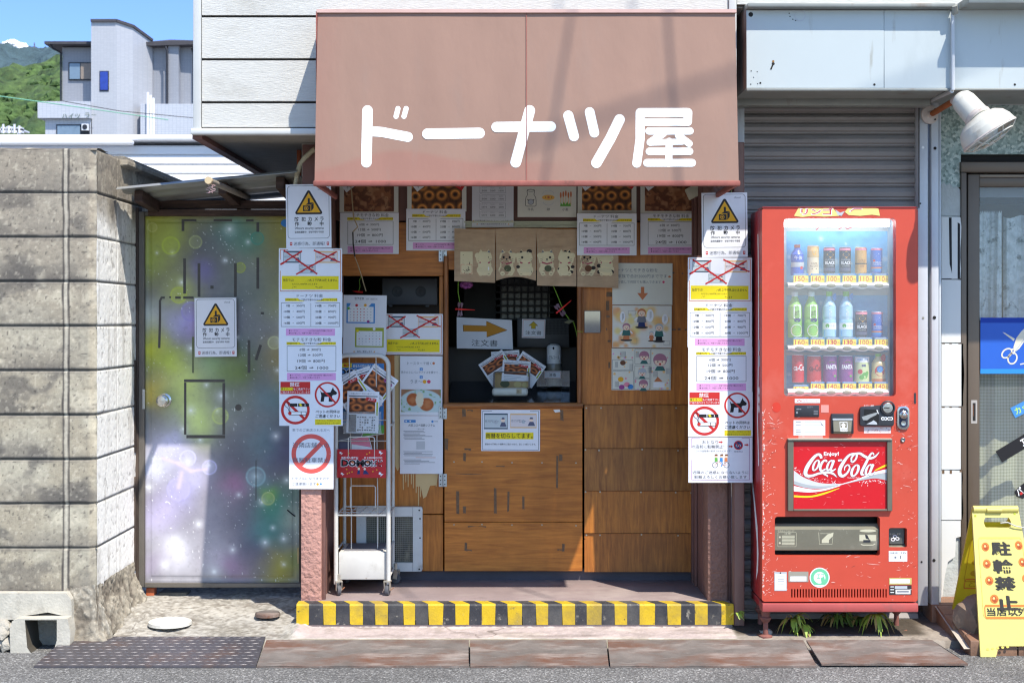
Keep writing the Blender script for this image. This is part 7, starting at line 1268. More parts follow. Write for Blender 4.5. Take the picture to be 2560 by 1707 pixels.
if ua.z < 0: ua = -ua
for i_ in range(13):
    t_ = R(-30 + 5 * i_)
    for r_, h_ in ((.0570, .0030), (.0810, .0124), (.1050, .0310), (.1150 if 3 < i_ < 9 else .1065, .0500 if 3 < i_ < 9 else .0330)): vv.append(c0 + ax * h_ + (ua * math.cos(t_) + ub * math.sin(t_)) * r_)
b.add(vv, [(4 * a_ + k, 4 * a_ + k + 1, 4 * a_ + k + 5, 4 * a_ + k + 4) for a_ in range(12) for k in range(3)], RSTO, True)
b.build('shade', lm)
b = MB(); rc = c0 + ax * .098; u_ = ax.orthogonal().normalized(); w_ = ax.cross(u_)
for rr, hh in ((.124, .0), (.095, .020), (.05, .032)): b.tube([rc + ax * hh + u_ * rr * math.cos(R(t)) + w_ * rr * math.sin(R(t)) for t in range(0, 361, 12)], .0035, LWH, 6)
for k in range(6): t = R(60 * k); b.tube([rc + (u_ * math.cos(t) + w_ * math.sin(t)) * r_ + ax * h_ for r_, h_ in ((.124, 0), (.095, .020), (.05, .032), (0, .036))], .003, LWH, 6)
b.build('cage', lm); b = MB(); b.blob(rc - ax * .03, .05, mat('bulb_glass', rgb(206, 210, 206), .1, .02, 3, spec=.8), amp=0, sub=3); b.build('bulb', lm)
# ---------------------------------------------------------------- vending machine
DV = 6.35
def redpaint(nm, c):
    return mat(nm, c, .42, .07, 3, spec=.4, dirt=[(rgb(214, 120, 104), .55, .85, 2.2), (rgb(150, 60, 48), .70, .76, 12)])
VRED = redpaint('vending_red', rgb(198, 76, 56)); VSID = mat('vending_side_red', rgb(168, 44, 46), .4, .06, 3); VBAS = mat('vending_base', rgb(176, 82, 78), .55, .08, 5, dirt=[(rgb(130, 90, 84), .58, .75, 6)])
CHAR = mat('charcoal_plastic', rgb(52, 53, 58), .4, .1, 10); SLOTM = mat('grey_bronze', rgb(118, 114, 98), .45, .1, 10, dirt=[(rgb(196, 192, 176), .66, .74, 60), (rgb(150, 146, 130), .55, .75, 7)])
vm = thing('vending_machine', 'scuffed red drinks vending machine standing against the closed shutter', 'vending machine', (X(2100, DV), DV + .3, .05)); fv = lambda x, y, k: Vector((X(x, DV), DV + k, Z(y, DV)))
b = MB(); slots = []
for i in range(34): x = 1978 + i * 7.14; slots.append([(x, 1471.5), (x + 3.4, 1471.5), (x + 3.4, 1493), (x, 1493)])
plate(b, rrect(1905, 521, 2294.5, 1503, 7), [rrect(1960, 546, 2240, 991, 10), rrect(1937, 1291, 2200, 1389, 7), rrect(2222, 1319, 2267.5, 1368, 5)] + slots, fv, .05, VRED); b.build('front_door', vm)
b = MB(); xa_, xb_ = X(1907, DV), X(2292, DV); zA, zB = Z(1503, DV), Z(522, DV); Db_ = 6.66
b.box(xa_ - .002, xa_ + .02, DV + .052, Db_, zA, zB, VSID); b.box(xb_ - .02, xb_ + .002, DV + .052, Db_, zA, zB, VSID); b.box(xa_ + .021, xb_ - .021, DV + .052, Db_, zB - .02, zB, VSID); b.box(xa_ + .021, xb_ - .021, DV + .28, Db_, zA, zB - .021, mat('vending_inside', rgb(80, 80, 84), .7)); b.box(xa_ - .004, xb_ + .004, DV - .004, DV + .12, zB + .003, zB + .008, mat('cream_top', rgb(206, 200, 186), .5)); b.build('cabinet', vm, bevel=.004)
s = Sheet(fn=lambda x, y, l: Vector((xa_ - .0025 - l * .0004, DV + .06 + x, y))); s.poly([(.34, .95), (.06, .52), (.035, .40), (.05, .32), (.10, .27), (.075, .36), (.08, .45), (.16, .62), (.40, .92)], PWHITE, 1); s.line([(.05, 1.85), (.03, 1.6), (.035, 1.3), (.06, 1.0), (.03, .8)], .02, PWHITE, 1)
for y in (1.06, 1.10, 1.14): s.disc(.02, y, .014, PWHITE, 2, 12, .02)
for y in (1.25, 1.32): s.rect(.005, y, .04, y + .05, LGREY, 2)
s.build('side_stripe', vm)
b = MB(); b.box(X(1905, DV), X(2294, DV), DV - .012, DV + .08, Z(1528, DV), Z(1507, DV), VBAS); b.box(X(1907, DV), X(2292, DV), DV + .081, Db_, Z(1526, DV), Z(1508, DV), VSID); b.build('base_plate', vm, bevel=.004)
for x, rr, D in ((1914, .018, 6.40), (2268, .02, 6.58), (1920, .02, 6.60)):
    b = MB(); p = Vector((X(x, 6.4), D, 0)); b.lathe((p.x, p.y, .03), [(0, 0), (.03, 0), (.03, .012), (.012, .018), (.011, .07), (.017, .075), (.026, .09), (.026, .094), (.018, .098), (.019, .122), (.027, .128), (.027, .138), (0, .138)], mat('rusty_foot', rgb(134, 86, 76), .8, .2, 16), 18); b.build('foot', vm)
# display window: box, printed backing, glass
b = MB(); WLIN = mat('window_lining', rgb(176, 184, 188), .5, .05); q = lambda x, y, k: fv(x, y, k)
for (a, c) in (((1957, 543), (1957, 994)), ((2243, 994), (2243, 543)), ((2243, 543), (1957, 543)), ((1957, 994), (2243, 994))): b.quad(q(*a, .051), q(*c, .051), q(*c, .17), q(*a, .17), WLIN)
b.build('window_lining', vm); s = Sheet(DV + .165); s.rect(1950, 535, 2250, 1000, mat('window_back', rgb(196, 200, 200), .6), 0); SKYB = (120, 188, 232)
def sky_px(u, v):
    col = np.tile(np.array([SKYB]) / 255., (len(u), 1)); col = mixc(col, (150, 196, 224), sst(.3, 1., v) * .6); col = mixc(col, (70, 130, 190), sst(.5, .75, fbm(u * 4, v * 3, 3, 5)) * .5); random.seed(2)
    for i in range(22): a, c, r_ = random.random(), random.random(), random.uniform(.012, .03); col = mixc(col, (226, 240, 248), np.exp(-(np.hypot(u - a, (v - c) * .5) / r_) ** 2) * .8)
    return col
s.raster(1966, 578, 2232, 716, 60, 32, sky_px, PRINT, 3); s.raster(1966, 738, 2233, 880, 60, 32, sky_px, PRINT, 3); s.raster(1966, 888, 2224, 990, 60, 26, sky_px, PRINT, 3); s.text('Enjoy!', 2062, 562, 2084, 571, MATS['ink_rose'], 4); s.line([(2040, 575), (2048, 568), (2056, 567)], 2, RED, 4); s.line([(2096, 574), (2108, 566), (2118, 573), (2132, 567), (2140, 566)], 2, RED, 4); s.build('backing_print', vm)
b = MB(); b.quad(q(1958, 993, .03), q(2242, 993, .03), q(2242, 544, .03), q(1958, 544, .03), glass('display_acrylic', (.97, .98, .99), .14, .02)); b.build('window_pane', vm)
BAR = mat('button_bar', rgb(244, 242, 236), .35, .03, 10); BTN = mat('button_olive', rgb(146, 142, 118), .4, .1, 20); PTAG = ink('price_yellow', rgb(246, 222, 78)); PNUM = ink('price_red', rgb(200, 56, 40)); bx = [2003, 2043, 2082.5, 2122.5, 2162.5, 2202.5]
prices = (('150', '140', '100', '100', '110', '110'), ('160', '160', '130', '130', '100', '110'), ('110', '140', '140', '140', '140', '140')); rows = ((683, 705, 721), (842, 863, 878.5), (953, 973, 991))
for (yt, yb_, ybb), pr in zip(rows, prices):
    b = MB(); n = 60; top, bot = [], []
    for i in range(n + 1): x = 1974 + (2228 - 1974) * i / n; w = math.cos((x - 2003) / 40 * 2 * math.pi); top.append((x, yb_ - 1.5 * w)); bot.append((x, ybb - 1 + 2.2 * w))
    v = [fv(x, y, .045) for x, y in top] + [fv(x, (y + y2) / 2, .034) for (x, y), (_, y2) in zip(top, bot)] + [fv(x, y, .045) for x, y in bot] + [fv(x, y, .16) for x, y in top] + [fv(x, y, .16) for x, y in bot]; N = n + 1; f = []
    for i in range(n): f += [(N + i, N + i + 1, i + 1, i), (2 * N + i, 2 * N + i + 1, N + i + 1, N + i), (i, i + 1, 3 * N + i + 1, 3 * N + i), (4 * N + i, 4 * N + i + 1, 2 * N + i + 1, 2 * N + i)]
    b.add(v, f, BAR, True); bar_ = b.build('button_bar', vm)
    for i, x in enumerate(bx):
        m = MB(); c = fv(x, (yb_ + ybb) / 2, .036); ex = X(1, 1) - X(0, 1); m.blob(c, .001 * 1, BTN, (21.5, 4.5, 9.2), 0, 0, 3); m.build('button', bar_)
        t = unit(DV + .048, x - 19 + (3 if i else 0), yt + 1, x + 18, yb_ + 2, 150, 86); yy0 = 30 if (pr is prices[2] and i == 0) else 0; t.slab(0, yy0, 150, 86, PTAG, t=2); t.rect(0, yy0, 150, yy0 + 18, BLUE, 1); t.rect(10, yy0 + 4, 130, yy0 + 12, LGREY, 2); bd = .03 if pr[i] == '130' else 0; t.text(pr[i], 16, yy0 + 24, 112, min(yy0 + 74, 84), PNUM, 2, bd); t.text('円', 122, yy0 + 46, 142, min(yy0 + 68, 84), PNUM, 2); t.build('price_tag', vm)
em = bpy.data.materials.new('lit_tube'); em.use_nodes = True; ep = em.node_tree.nodes['Principled BSDF']; ep.inputs['Base Color'].default_value = (.9, .92, .95, 1); ep.inputs['Emission Color'].default_value = (.92, .96, 1, 1); ep.inputs['Emission Strength'].default_value = 3.2
b = MB(); b.cyl(fv(1968, 556, .07), fv(2232, 556, .07), .017, em, 14); b.build('light_tube', vm)
# sample drinks in the window
DCAN = DV + .095
def can(name, label, sx, ytop, ybot, w, col, bands, texts, cap=PWHITE, bottle=False, grp='display cans in the vending machine'):
    kx = DCAN / F; r = w / 2 * kx; h = (ybot - ytop) * kx; c = W(sx, ybot, DCAN); t = thing(name, label, 'bottle' if bottle else 'can', c, grp); b = MB()
    if bottle: prof = [(0, 0), (r * .92, 0), (r, .03 * h), (r, .34 * h), (r * .93, .40 * h), (r, .46 * h), (r * .97, .68 * h), (r * .6, .82 * h), (r * .42, .88 * h), (r * .42, .93 * h), (0, .93 * h)]
    else: prof = [(0, 0), (r * .86, 0), (r, .03 * h), (r, .94 * h), (r * .9, .985 * h)]
    b.lathe(c, prof, col, 24); b.build('body', t); b = MB()
    if bottle: b.lathe(c, [(r * .46, .90 * h), (r * .46, h), (0, h)], cap, 18)
    else: b.lathe(c, [(r * .905, .98 * h), (r * .905, h), (r * .8, h * .985), (0, h * .985)], cap, 24); b.lathe(c, [(r * .8, -.0), (r * 1.0, .028 * h)], cap, 24)
    b.build('cap' if bottle else 'rim', t)
    s = Sheet(fn=lambda x, y, l: c + Vector(((r + l * .0005) * math.sin((x * kx) / r), -(r + l * .0005) * math.cos((x * kx) / r), h - y * kx)))
    hw = r / kx * 1.35
    for y0, y1, m in bands:
        nseg = 12
        for i in range(nseg): s.rect(-hw + 2 * hw * i / nseg, y0, -hw + 2 * hw * (i + 1) / nseg, y1, m, 1)
    for tx in texts:
        if tx[0] == 'disc': s.disc(tx[1], tx[2], tx[3], tx[4], 2, 14, tx[5] if len(tx) > 5 else None)
        elif tx[0] == 'poly': s.poly(tx[1], tx[2], 2.4)
        elif tx[0] == 'ring': s.ring(tx[1], tx[2], tx[3], tx[4], tx[5], 2.2, 16)
        else: s.text(tx[0], *tx[1:5], tx[5], 3, tx[6] if len(tx) > 6 else 0)
    if bands or texts: s.build('label', t)
    return t
P_ = lambda n, c: mat(n, c, .28, .04, 12, spec=.6)
CB, CG, CBL, CO = P_('can_black', rgb(44, 44, 54)), P_('can_gold', rgb(206, 160, 84)), P_('can_blue', rgb(58, 104, 196)), P_('can_cream', rgb(232, 214, 178))
blk = [(3, 9, MATS['ink_rose']), (52, 60, MATS['ink_slate'])]; bt = [('poly', [(0, 10), (9, 19), (0, 28), (-9, 19)], AMBER), ('PLATINUM', -12, 30, 12, 34, LGREY), ('BLACK', -13, 35.5, 13, 43.5, PWHITE, .03), ('COFFEE', -9, 46, 9, 49, LGREY)]
blue_t = [('poly', [(-13, 31), (-4, 22), (2, 14), (8, 22), (13, 28), (13, 32)], PWHITE), ('EMERALD', -12, 35, 12, 38.5, PWHITE), ('MOUNTAIN', -12, 40, 12, 43.5, PWHITE), ('disc', -9, 32, 3, RED)]
can('display_bottle', 'blue milk tea bottle with red cap, first in the top display row', 1993, 612, 688, 33, P_('bottle_blue', rgb(70, 96, 190)), [(44, 56, LGREY)], [('午後', -10, 28, 10, 38, PWHITE), ('disc', 8, 58, 4, RED)], mat('cap_orange', rgb(206, 120, 80), .4), True, 'display bottles in the vending machine')
can('display_can', 'tall cream coffee can with an orange top in the top display row', 2032.5, 614, 688, 29, CO, [(3, 14, MATS['ink_peach']), (14, 30, ink('can_tan', rgb(206, 176, 120)))], [('CAFÉ', -8, 42, 8, 47, BROWN), ('AU LAIT', -10, 49, 10, 54, BROWN), ('poly', [(-6, 12), (6, 12), (3, 24), (-3, 24)], AMBER), ('poly', [(-6, 57), (6, 57), (6, 60), (-6, 60)], BLACK)])
c1 = can('display_can', 'black coffee can beside the cream coffee can in the top display row', 2073, 618, 684, 29, CB, blk, bt)
def cdup(t, sx, ybot, label): return dup(t, W(sx, ybot, DCAN), label)
cdup(c1, 2112.5, 684, 'black coffee can beside the gold coffee can in the top display row'); cdup(c1, 2153, 843, 'black coffee can beside the water bottles in the middle display row')
can('display_can', 'gold coffee can in the top display row', 2152, 618, 684, 29, CG, [(3, 8, MATS['ink_rose']), (40, 43, MATS['ink_charcoal'])], [('poly', [(0, 10), (9, 19), (0, 28), (-9, 19)], ink('can_mid', rgb(226, 186, 90))), ('GOLD', -9, 31, 9, 37, ink('can_brown', rgb(150, 96, 50))), ('微糖', -5, 45, 5, 50, MATS['ink_can_brown'])])
c2 = can('display_can', 'short blue can with a white mountain at the end of the top display row', 2191, 620, 684, 29, CBL, [(2, 6, MATS['ink_rose']), (48, 52, ORANGE), (52, 58, BLUE)], blue_t); cdup(c2, 2192.5, 843, 'short blue can with a white mountain at the end of the middle display row')
gb = can('display_bottle', 'green tea bottle, first in the middle display row', 1987, 730, 844, 35, P_('bottle_green', rgb(142, 196, 92)), [], [('poly', [(-6, 32), (12, 32), (12, 66), (-6, 66)], PWHITE), ('い', -4, 34, 4, 40, MATS['ink_moss']), ('お茶', -3, 46, 9, 60, MATS['ink_moss'], .02), ('disc', 4, 70, 9, NAVY, 5), ('disc', 2, 96, 16, ink('tea', rgb(196, 196, 120)), 10), ('ring', 2, 96, 15, 1.5, PWHITE)], mat('cap_white', rgb(214, 226, 222), .4), True, 'display bottles in the vending machine'); cdup(gb, 2028, 844, 'green tea bottle beside the first green tea bottle in the middle display row')
wt = can('display_bottle', 'clear blue water bottle beside the green tea bottle', 2073, 729, 844, 34, P_('bottle_water', rgb(168, 208, 230)), [(78, 94, PWHITE)], [('disc', 14, 13, 9, BLUE), ('poly', [(-6, 26), (0, 30), (6, 26), (3, 31), (7, 36), (0, 33), (-7, 36), (-3, 31)], PWHITE), ('天然水', -4, 42, 4, 70, PWHITE), ('い・ろ・は', 0, 82, 14, 88, GREY), ('disc', -8, 85, 5, GREEN), ('poly', [(-16, 96), (14, 96), (14, 112), (-16, 112)], BLUE)], mat('cap_green', rgb(130, 196, 70), .4), True, 'display bottles in the vending machine'); cdup(wt, 2115, 844, 'clear blue water bottle beside the black can in the middle display row')
cr = can('display_can', 'bright red cola can with white script, first in the bottom display row', 1995, 886, 956, 30, P_('can_red', rgb(206, 46, 52)), [], [('ca-Co', -14, 24, 14, 40, PWHITE, .02)]); can('display_can', 'plain red zero cola can with dark script in the bottom display row', 2035, 889, 956, 36, P_('can_dark_red', rgb(196, 52, 48)), [], [('ca-Col', -16, 22, 16, 38, ink('maroon', rgb(110, 30, 34)), .02), ('カロリーゼロ', -2, 60, 16, 64, PWHITE)])
pu = can('display_can', 'purple grape soda can beside the plain red can', 2074.5, 889, 956, 36, P_('can_purple', rgb(132, 58, 136)), [], [('ring', 2, 26, 14, 1.2, PURPLE), ('disc', 2, 16, 8, MATS['ink_moss'], 3), ('FANTA', -13, 22, 15, 33, PWHITE, .04), ('disc', 8, 44, 6, PURPLE), ('disc', 10, 50, 4, GREEN, 3)]); cdup(pu, 2114, 956, 'purple grape soda can beside the pale green juice can')
can('display_can', 'pale green grape juice can with a white card in the bottom display row', 2154, 892, 956, 37, P_('can_lime', rgb(212, 222, 166)), [(0, 13, PWHITE)], [('FRUIT', -14, 4, 14, 9, BLUE), ('poly', [(-4, 18), (6, 18), (6, 24), (-4, 24)], MATS['ink_slate']), ('disc', -8, 36, 6, RED), ('disc', 4, 46, 8, GREEN), ('disc', -4, 50, 6, GREEN), ('disc', 10, 40, 5, GREEN)])
can('display_bottle', 'small peach drink bottle with a red label and green cap', 2196, 884, 956, 34, P_('bottle_peach', rgb(226, 206, 150)), [(62, 70, ORANGE)], [('disc', 0, 42, 13, RED), ('disc', 0, 38, 8, BLUE), ('disc', 11, 10, 9, RED)], MATS['cap_green'], True, 'display bottles in the vending machine')
# front fittings
s = Sheet(DV - .0008); s.rect(1987, 997, 2050, 1007, PWHITE, 1); s.line([(1992, 1003), (1998, 1000), (2004, 1003)], 2, RED, 2); s.text('コカ', 2006, 999, 2020, 1005, RED, 2); s.text('ボトル缶', 2026, 999, 2044, 1005, ORANGE, 2); s.build('sticker', vm); s = Sheet(DV - .0008); s.rect(2052.5, 1012, 2072, 1031, ink('pink_film', rgb(222, 150, 140)), 1); s.build('sticker', vm); s = Sheet(DV - .0008); s.rect(1984, 1050, 2063, 1088, PWHITE, 1)
for y in (1054, 1062, 1073, 1079, 1083): s.rect(1989, y, 2002, y + 1.6, GREY, 2); s.rect(2012, y, 2056 - (y % 3) * 6, y + 1.4, LGREY, 2)
s.poly([(2049, 1052), (2061, 1066), (2054, 1062)], GREY, 2.2); s.build('sticker', vm); s = Sheet(DV - .0008); s.rect(1996, 1088.5, 2057, 1096, MATS['ink_pink_film'], .8); s.build('sticker', vm); s = Sheet(DV - .0008); s.rect(2160, 1067, 2227, 1083, ink('torn_white', rgb(226, 206, 204)), 1); random.seed(12)
for i in range(26): x = random.uniform(2161, 2222); y = random.uniform(1068, 1080); s.line([(x, y), (x + random.uniform(-4, 6), y + random.uniform(0, 4))], 1.1, random.choice([MATS['ink_pink_film'], GREY]), 2)
s.build('sticker', vm); s = Sheet(DV - .0008); s.rect(2222, 1376.5, 2268, 1402.6, PWHITE, 1); s.text('日本語/注意', 2224, 1379, 2244, 1384, BLACK, 2); s.text('5.8V', 2252, 1379, 2266, 1384, BLACK, 2); s.rect(2236, 1390, 2241, 1395, GREY, 2); s.rect(2250, 1388, 2253, 1396, GREY, 2)
s.build('sticker', vm); s = Sheet(DV - .0008); s.rect(1936, 1429, 1967, 1476, LGREY, .8); s.rect(1938, 1434, 1965, 1474, PWHITE, 1.4)
for y in (1438, 1446, 1452, 1458): s.rect(1944, y, 1960, y + 1.3, GREY, 2)
s.disc(1951, 1431.5, 2, HOLE, 2, 8); s.build('sticker', vm); s = Sheet(DV - .0008); s.rect(1971, 1428, 2021, 1454, ink('nameplate', rgb(156, 150, 136)), .8); s.rect(1976, 1440, 2016, 1452, PWHITE, 1.5); s.build('sticker', vm); s = Sheet(DV - .0008); s.disc(2049, 1443, 25, PWHITE, 1, 36); s.ring(2049, 1443, 18.5, 8, ink('leaf_green', rgb(110, 196, 150)), 2, 36); s.text('エコ', 2042, 1434, 2060, 1446, MATS['ink_leaf_green'], 2.4, .02); s.poly([(2052, 1444), (2060, 1440), (2064, 1456), (2054, 1458)], MATS['ink_leaf_green'], 2.6); s.rect(2036, 1461.5, 2062, 1464.5, PWHITE, 2.5)
s.build('sticker', vm); s = Sheet(DV - .0008); s.rect(2223, 1444, 2279, 1460, ink('plate_yellow', rgb(198, 186, 110)), .8); s.rect(2225, 1447, 2274, 1457, PWHITE, 1.5); s.build('sticker', vm); s = Sheet(DV - .0008); s.rect(2223, 1462, 2279, 1486, MATS['ink_charcoal'], .8); s.rect(2237, 1464, 2268, 1471, LGREY, 1.5); s.rect(2239, 1473, 2276, 1484, PWHITE, 1.5); s.text('1234567', 2241, 1477, 2274, 1482, GREY, 2) if False else s.rect(2242, 1476, 2272, 1480, GREY, 2)
for i in range(3): s.rect(2226, 1465 + i * 7, 2235, 1467 + i * 7, PWHITE, 1.6)
s.build('sticker', vm); s = Sheet(DV - .0008); s.rect(2285, 982, 2290, 1009, CHAR, 1); s.disc(1941, 1018, 11, ink('bright_red', rgb(206, 58, 40)), .7, 18, 13); s.build('sticker', vm)
s = Sheet(DV - .0006); random.seed(44); SCR = ink('scratch', rgb(236, 206, 196)); SCD = ink('scuff', rgb(150, 66, 54))
for i in range(330):
    zone = random.random()
    if zone < .35: x, y = random.gauss(1918, 10), random.uniform(1010, 1500)
    elif zone < .6: x, y = random.uniform(1912, 2288), random.uniform(1392, 1500)
    elif zone < .8: x, y = random.uniform(1915, 2288), random.uniform(1040, 1100)
    else: x, y = random.uniform(2236, 2290), random.uniform(1000, 1420)
    if not 1908 < x < 2288: continue
    if 1936 < x < 2202 and 1290 < y < 1390 or 1966 < x < 2236 and 1094 < y < 1282 or 1975 < x < 2222 and 1468 < y < 1496 or 2218 < x < 2272 and 1314 < y < 1372: continue
    L_ = random.expovariate(1 / 5.) + 1; a = random.gauss(-.3, .5); w = random.uniform(.5, 1.5); s.line([(x, y), (x + L_ * .5 * math.cos(a), y + L_ * .5 * math.sin(a) + random.uniform(-1, 1)), (x + L_ * math.cos(a), y + L_ * math.sin(a))], w, SCR if random.random() < .8 else SCD, 1 + (i % 5) * .2, widths=[w * .4, w, w * .3])
for i in range(130): y = random.uniform(1030, 1490); x = 1907 + abs(random.gauss(0, 2.2)); s.disc(x, y, random.uniform(.6, 2.), SCR, 1.6, 6, random.uniform(.8, 3))
s.build('scratches', vm)
b = MB(); b.pbox(1987, 1012.5, 2048, 1041.6, DV - .004, DV + .002, CHAR); dpn = b.build('price_display', vm, bevel=.0015); s = Sheet(DV - .0045); s.text('調節中', 1991, 1021, 2003, 1024, LGREY, 1); s.text('¥', 1990, 1028, 1995, 1034, LGREY, 1); s.text('販売中', 2018, 1014.5, 2032, 1020, GREY, 1); [s.rect(2034, 1026 + i * 4, 2045, 1028 + i * 4, GREY, 1) for i in range(3)]; s.build('lettering', dpn)
b = MB(); b.pbox(2078.5, 1034, 2134.5, 1084, DV - .012, DV + .002, CHAR); bl_ = b.build('bill_slot', vm, bevel=.003); b = MB(); b.add([W(2083, 1048, DV - .0125), W(2130, 1048, DV - .0125), W(2128, 1078, DV - .026), W(2084, 1078, DV - .026), W(2084, 1084, DV - .013), W(2128, 1084, DV - .013)], [(3, 2, 1, 0), (4, 5, 2, 3)], SLOTM); b.pbox(2082, 1046, 2131, 1050, DV - .016, DV - .012, LGREY); b.build('bill_tray', bl_); s = Sheet(fn=lambda x, y, l: Vector((X(x, DV), DV - .0130 - (y - 1048) * .00045 - l * .0004, Z(y, DV)))); s.poly([(2106, 1056), (2112, 1062), (2109, 1062), (2109, 1067), (2103, 1067), (2103, 1062), (2100, 1062)], PWHITE, 1); s.frame(2097, 1054, 2116, 1069, 1, PWHITE, 1); s.frame(2098, 1070, 2115, 1077, 1, PWHITE, 1); s.text('1000', 2100, 1071.5, 2113, 1075.5, PWHITE, 1); s.build('lettering', bl_)
b = MB(); o_ = rrect(2148.5, 1016, 2233, 1064.5, 6); o_ = [(x, y - (6 if x > 2200 and y < 1030 else 0)) for x, y in o_]; fq = lambda x, y, k: fv(x, y, k - .014); plate(b, o_, [], fq, .015, CHAR); b.lathe(fv(2217, 1019, -.012), [(.033, 0), (.033, .008), (.028, .010), (.026, .006)], CHAR, 28, (0, -1, 0)); cp = b.build('coin_panel', vm, bevel=.002); b = MB(); b.lathe(fv(2217, 1019, -.016), [(.024, 0), (.024, .003), (.021, .0055), (0, .006)], CHR, 28, (0, -1, 0)); b.pbox(2210, 1018, 2224, 1020.5, DV - .0235, DV - .0222, DARKGAP); b.build('coin_slot', cp)
s = Sheet(DV - .0145); s.poly([(2160, 1022), (2194, 1024), (2198, 1040), (2196, 1060), (2166, 1060), (2160, 1050)], ink('void', rgb(22, 22, 24)), 1); s.poly([(2154, 1042), (2172, 1036), (2186, 1032), (2196, 1030), (2190, 1037), (2176, 1044), (2168, 1050), (2158, 1050)], mat('lever', rgb(176, 176, 174), .35, metal=.5), 3); s.text('おつり・返却', 2160, 1011.5, 2184, 1016, PWHITE, 2); s.poly([(2166, 1060), (2178, 1054), (2184, 1050), (2192, 1056), (2193, 1061)], LGREY, 2)
for x in (2207, 2214, 2222, 2228): s.disc(x, 1046, 4.4, PWHITE, 2, 14); s.disc(x, 1046, 2.2, CHAR, 3, 10)
s.line([(2192, 1024), (2196, 1034)], 2, PWHITE, 2); s.build('lettering', cp)
b = MB(); plate(b, rrect(2242, 1015, 2272.5, 1072.6, 12, 8), [], lambda x, y, k: fv(x, y, k - .008), .009, CHR); lk = b.build('lock', vm, bevel=.003); b = MB(); plate(b, rrect(2246.5, 1019, 2268, 1068, 9, 8), [], lambda x, y, k: fv(x, y, k - .0095), .001, ink('lock_navy', rgb(50, 54, 74))); b.lathe(fv(2257, 1036, -.010), [(.019, 0), (.018, .008), (.012, .012), (.008, .018), (0, .019)], CHR, 24, (0, -1, 0)); b.lathe(fv(2257, 1057, -.010), [(.012, 0), (.011, .002), (0, .001)], CHR, 20, (0, -1, 0)); b.build('barrel', lk)
b = MB(); b.lathe(fv(2257, 1099, 0), [(.0105, 0), (.0105, .004), (.008, .006), (.004, .004), (0, .002)], mat('key_barrel', rgb(140, 142, 140), .3, metal=.8), 20, (0, -1, 0)); b.build('keyhole', vm)
# advertising panel
DA = DV - .016; z4 = lambda x, y: (1840 + x / 4.612, 1080 + y / 4.612); b = MB(); FRB = mat('panel_frame', rgb(104, 100, 86), .5, .08, 10); FRT = mat('panel_frame_pale', rgb(186, 178, 160), .5)
b.pbox(1970, 1098, 1984, 1277, DA, DV + .002, FRB); b.pbox(2218.5, 1098, 2231, 1277, DA, DV + .002, FRB); b.pbox(1984.2, 1272.5, 2218.3, 1277, DA, DV + .002, FRB); b.pbox(1984.2, 1100.5, 2218.3, 1104, DA, DV + .002, FRB); b.pbox(1970, 1096, 2231, 1100, DA - .006, DV + .002, FRT); fr = b.build('panel_frame', vm, bevel=.0015, seg=1)
s = Sheet(DV - .004, eps=.0002); s.slab(1984, 1104, 2219, 1273, mat('panel_red', rgb(202, 26, 36), .3, .04, 6, dirt=[(rgb(232, 130, 130), .70, .76, 30, (.5, 1, 1))]), t=8)
Q = lambda L_: [z4(*p) for p in L_]
def band(top, bot, m, l):
    def smooth(P): 
        o = []
        for i in range(len(P) - 1):
            p0, p1, p2, p3 = P[max(i - 1, 0)], P[i], P[i + 1], P[min(i + 2, len(P) - 1)]
            for k in range(6):
                t = k / 6; o.append(tuple(.5 * (2 * p1[j] + (p2[j] - p0[j]) * t + (2 * p0[j] - 5 * p1[j] + 4 * p2[j] - p3[j]) * t * t + (3 * p1[j] - p0[j] - 3 * p2[j] + p3[j]) * t ** 3) for j in (0, 1)))
        return o + [P[-1]]
    A, B_ = smooth(Q(top)), smooth(Q(bot)); n = max(len(A), len(B_))
    rs = lambda P: [(float(np.interp(t, np.linspace(0, 1, len(P)), [p[0] for p in P])), float(np.interp(t, np.linspace(0, 1, len(P)), [p[1] for p in P]))) for t in np.linspace(0, 1, n)]
    A, B_ = rs(A), rs(B_); s.add([s.fn(x, y, l) for x, y in A + B_], [(i, n + i, n + i + 1, i + 1) for i in range(n - 1)], m)
HALF = ink('halftone', rgb(206, 206, 208)); HALF2 = ink('halftone_dark', rgb(170, 176, 178))
band([(667, 440), (780, 520), (950, 580), (1100, 594), (1240, 592)], [(667, 602), (800, 640), (950, 652), (1100, 636), (1240, 600)], HALF, 1); band([(667, 560), (800, 600), (950, 622), (1100, 616), (1200, 600)], [(667, 602), (800, 638), (950, 650), (1100, 634), (1200, 606)], HALF2, 1.6)
band([(1240, 590), (1400, 545), (1600, 490), (1740, 468)], [(1240, 600), (1420, 560), (1600, 532), (1740, 556)], HALF2, 1); band([(1180, 606), (1400, 540), (1560, 470), (1740, 424)], [(1180, 612), (1400, 552), (1580, 492), (1740, 464)], PWHITE, 2); band([(667, 618), (850, 655), (1000, 655), (1200, 612)], [(667, 680), (850, 692), (1020, 672), (1200, 618)], PWHITE, 2); band([(667, 726), (850, 732), (1000, 700), (1190, 642)], [(667, 748), (850, 752), (1010, 718), (1190, 648)], YEL, 2); band([(1600, 436), (1680, 392), (1740, 366)], [(1600, 446), (1690, 410), (1740, 388)], YEL, 2.4)
random.seed(17)
for i in range(110):
    t = random.random(); x = 670 + t * 500 if random.random() < .65 else random.uniform(1420, 1736); base = np.interp(x, [667, 780, 950, 1170, 1240, 1420, 1600, 1740], [430, 512, 572, 590, 590, 572, 545, 575]); y = base + (-1 if x < 1240 else 1) * abs(random.gauss(0, 22)); s.disc(*z4(x, y), random.uniform(.4, 1.2), PWHITE, 2.2, 8)
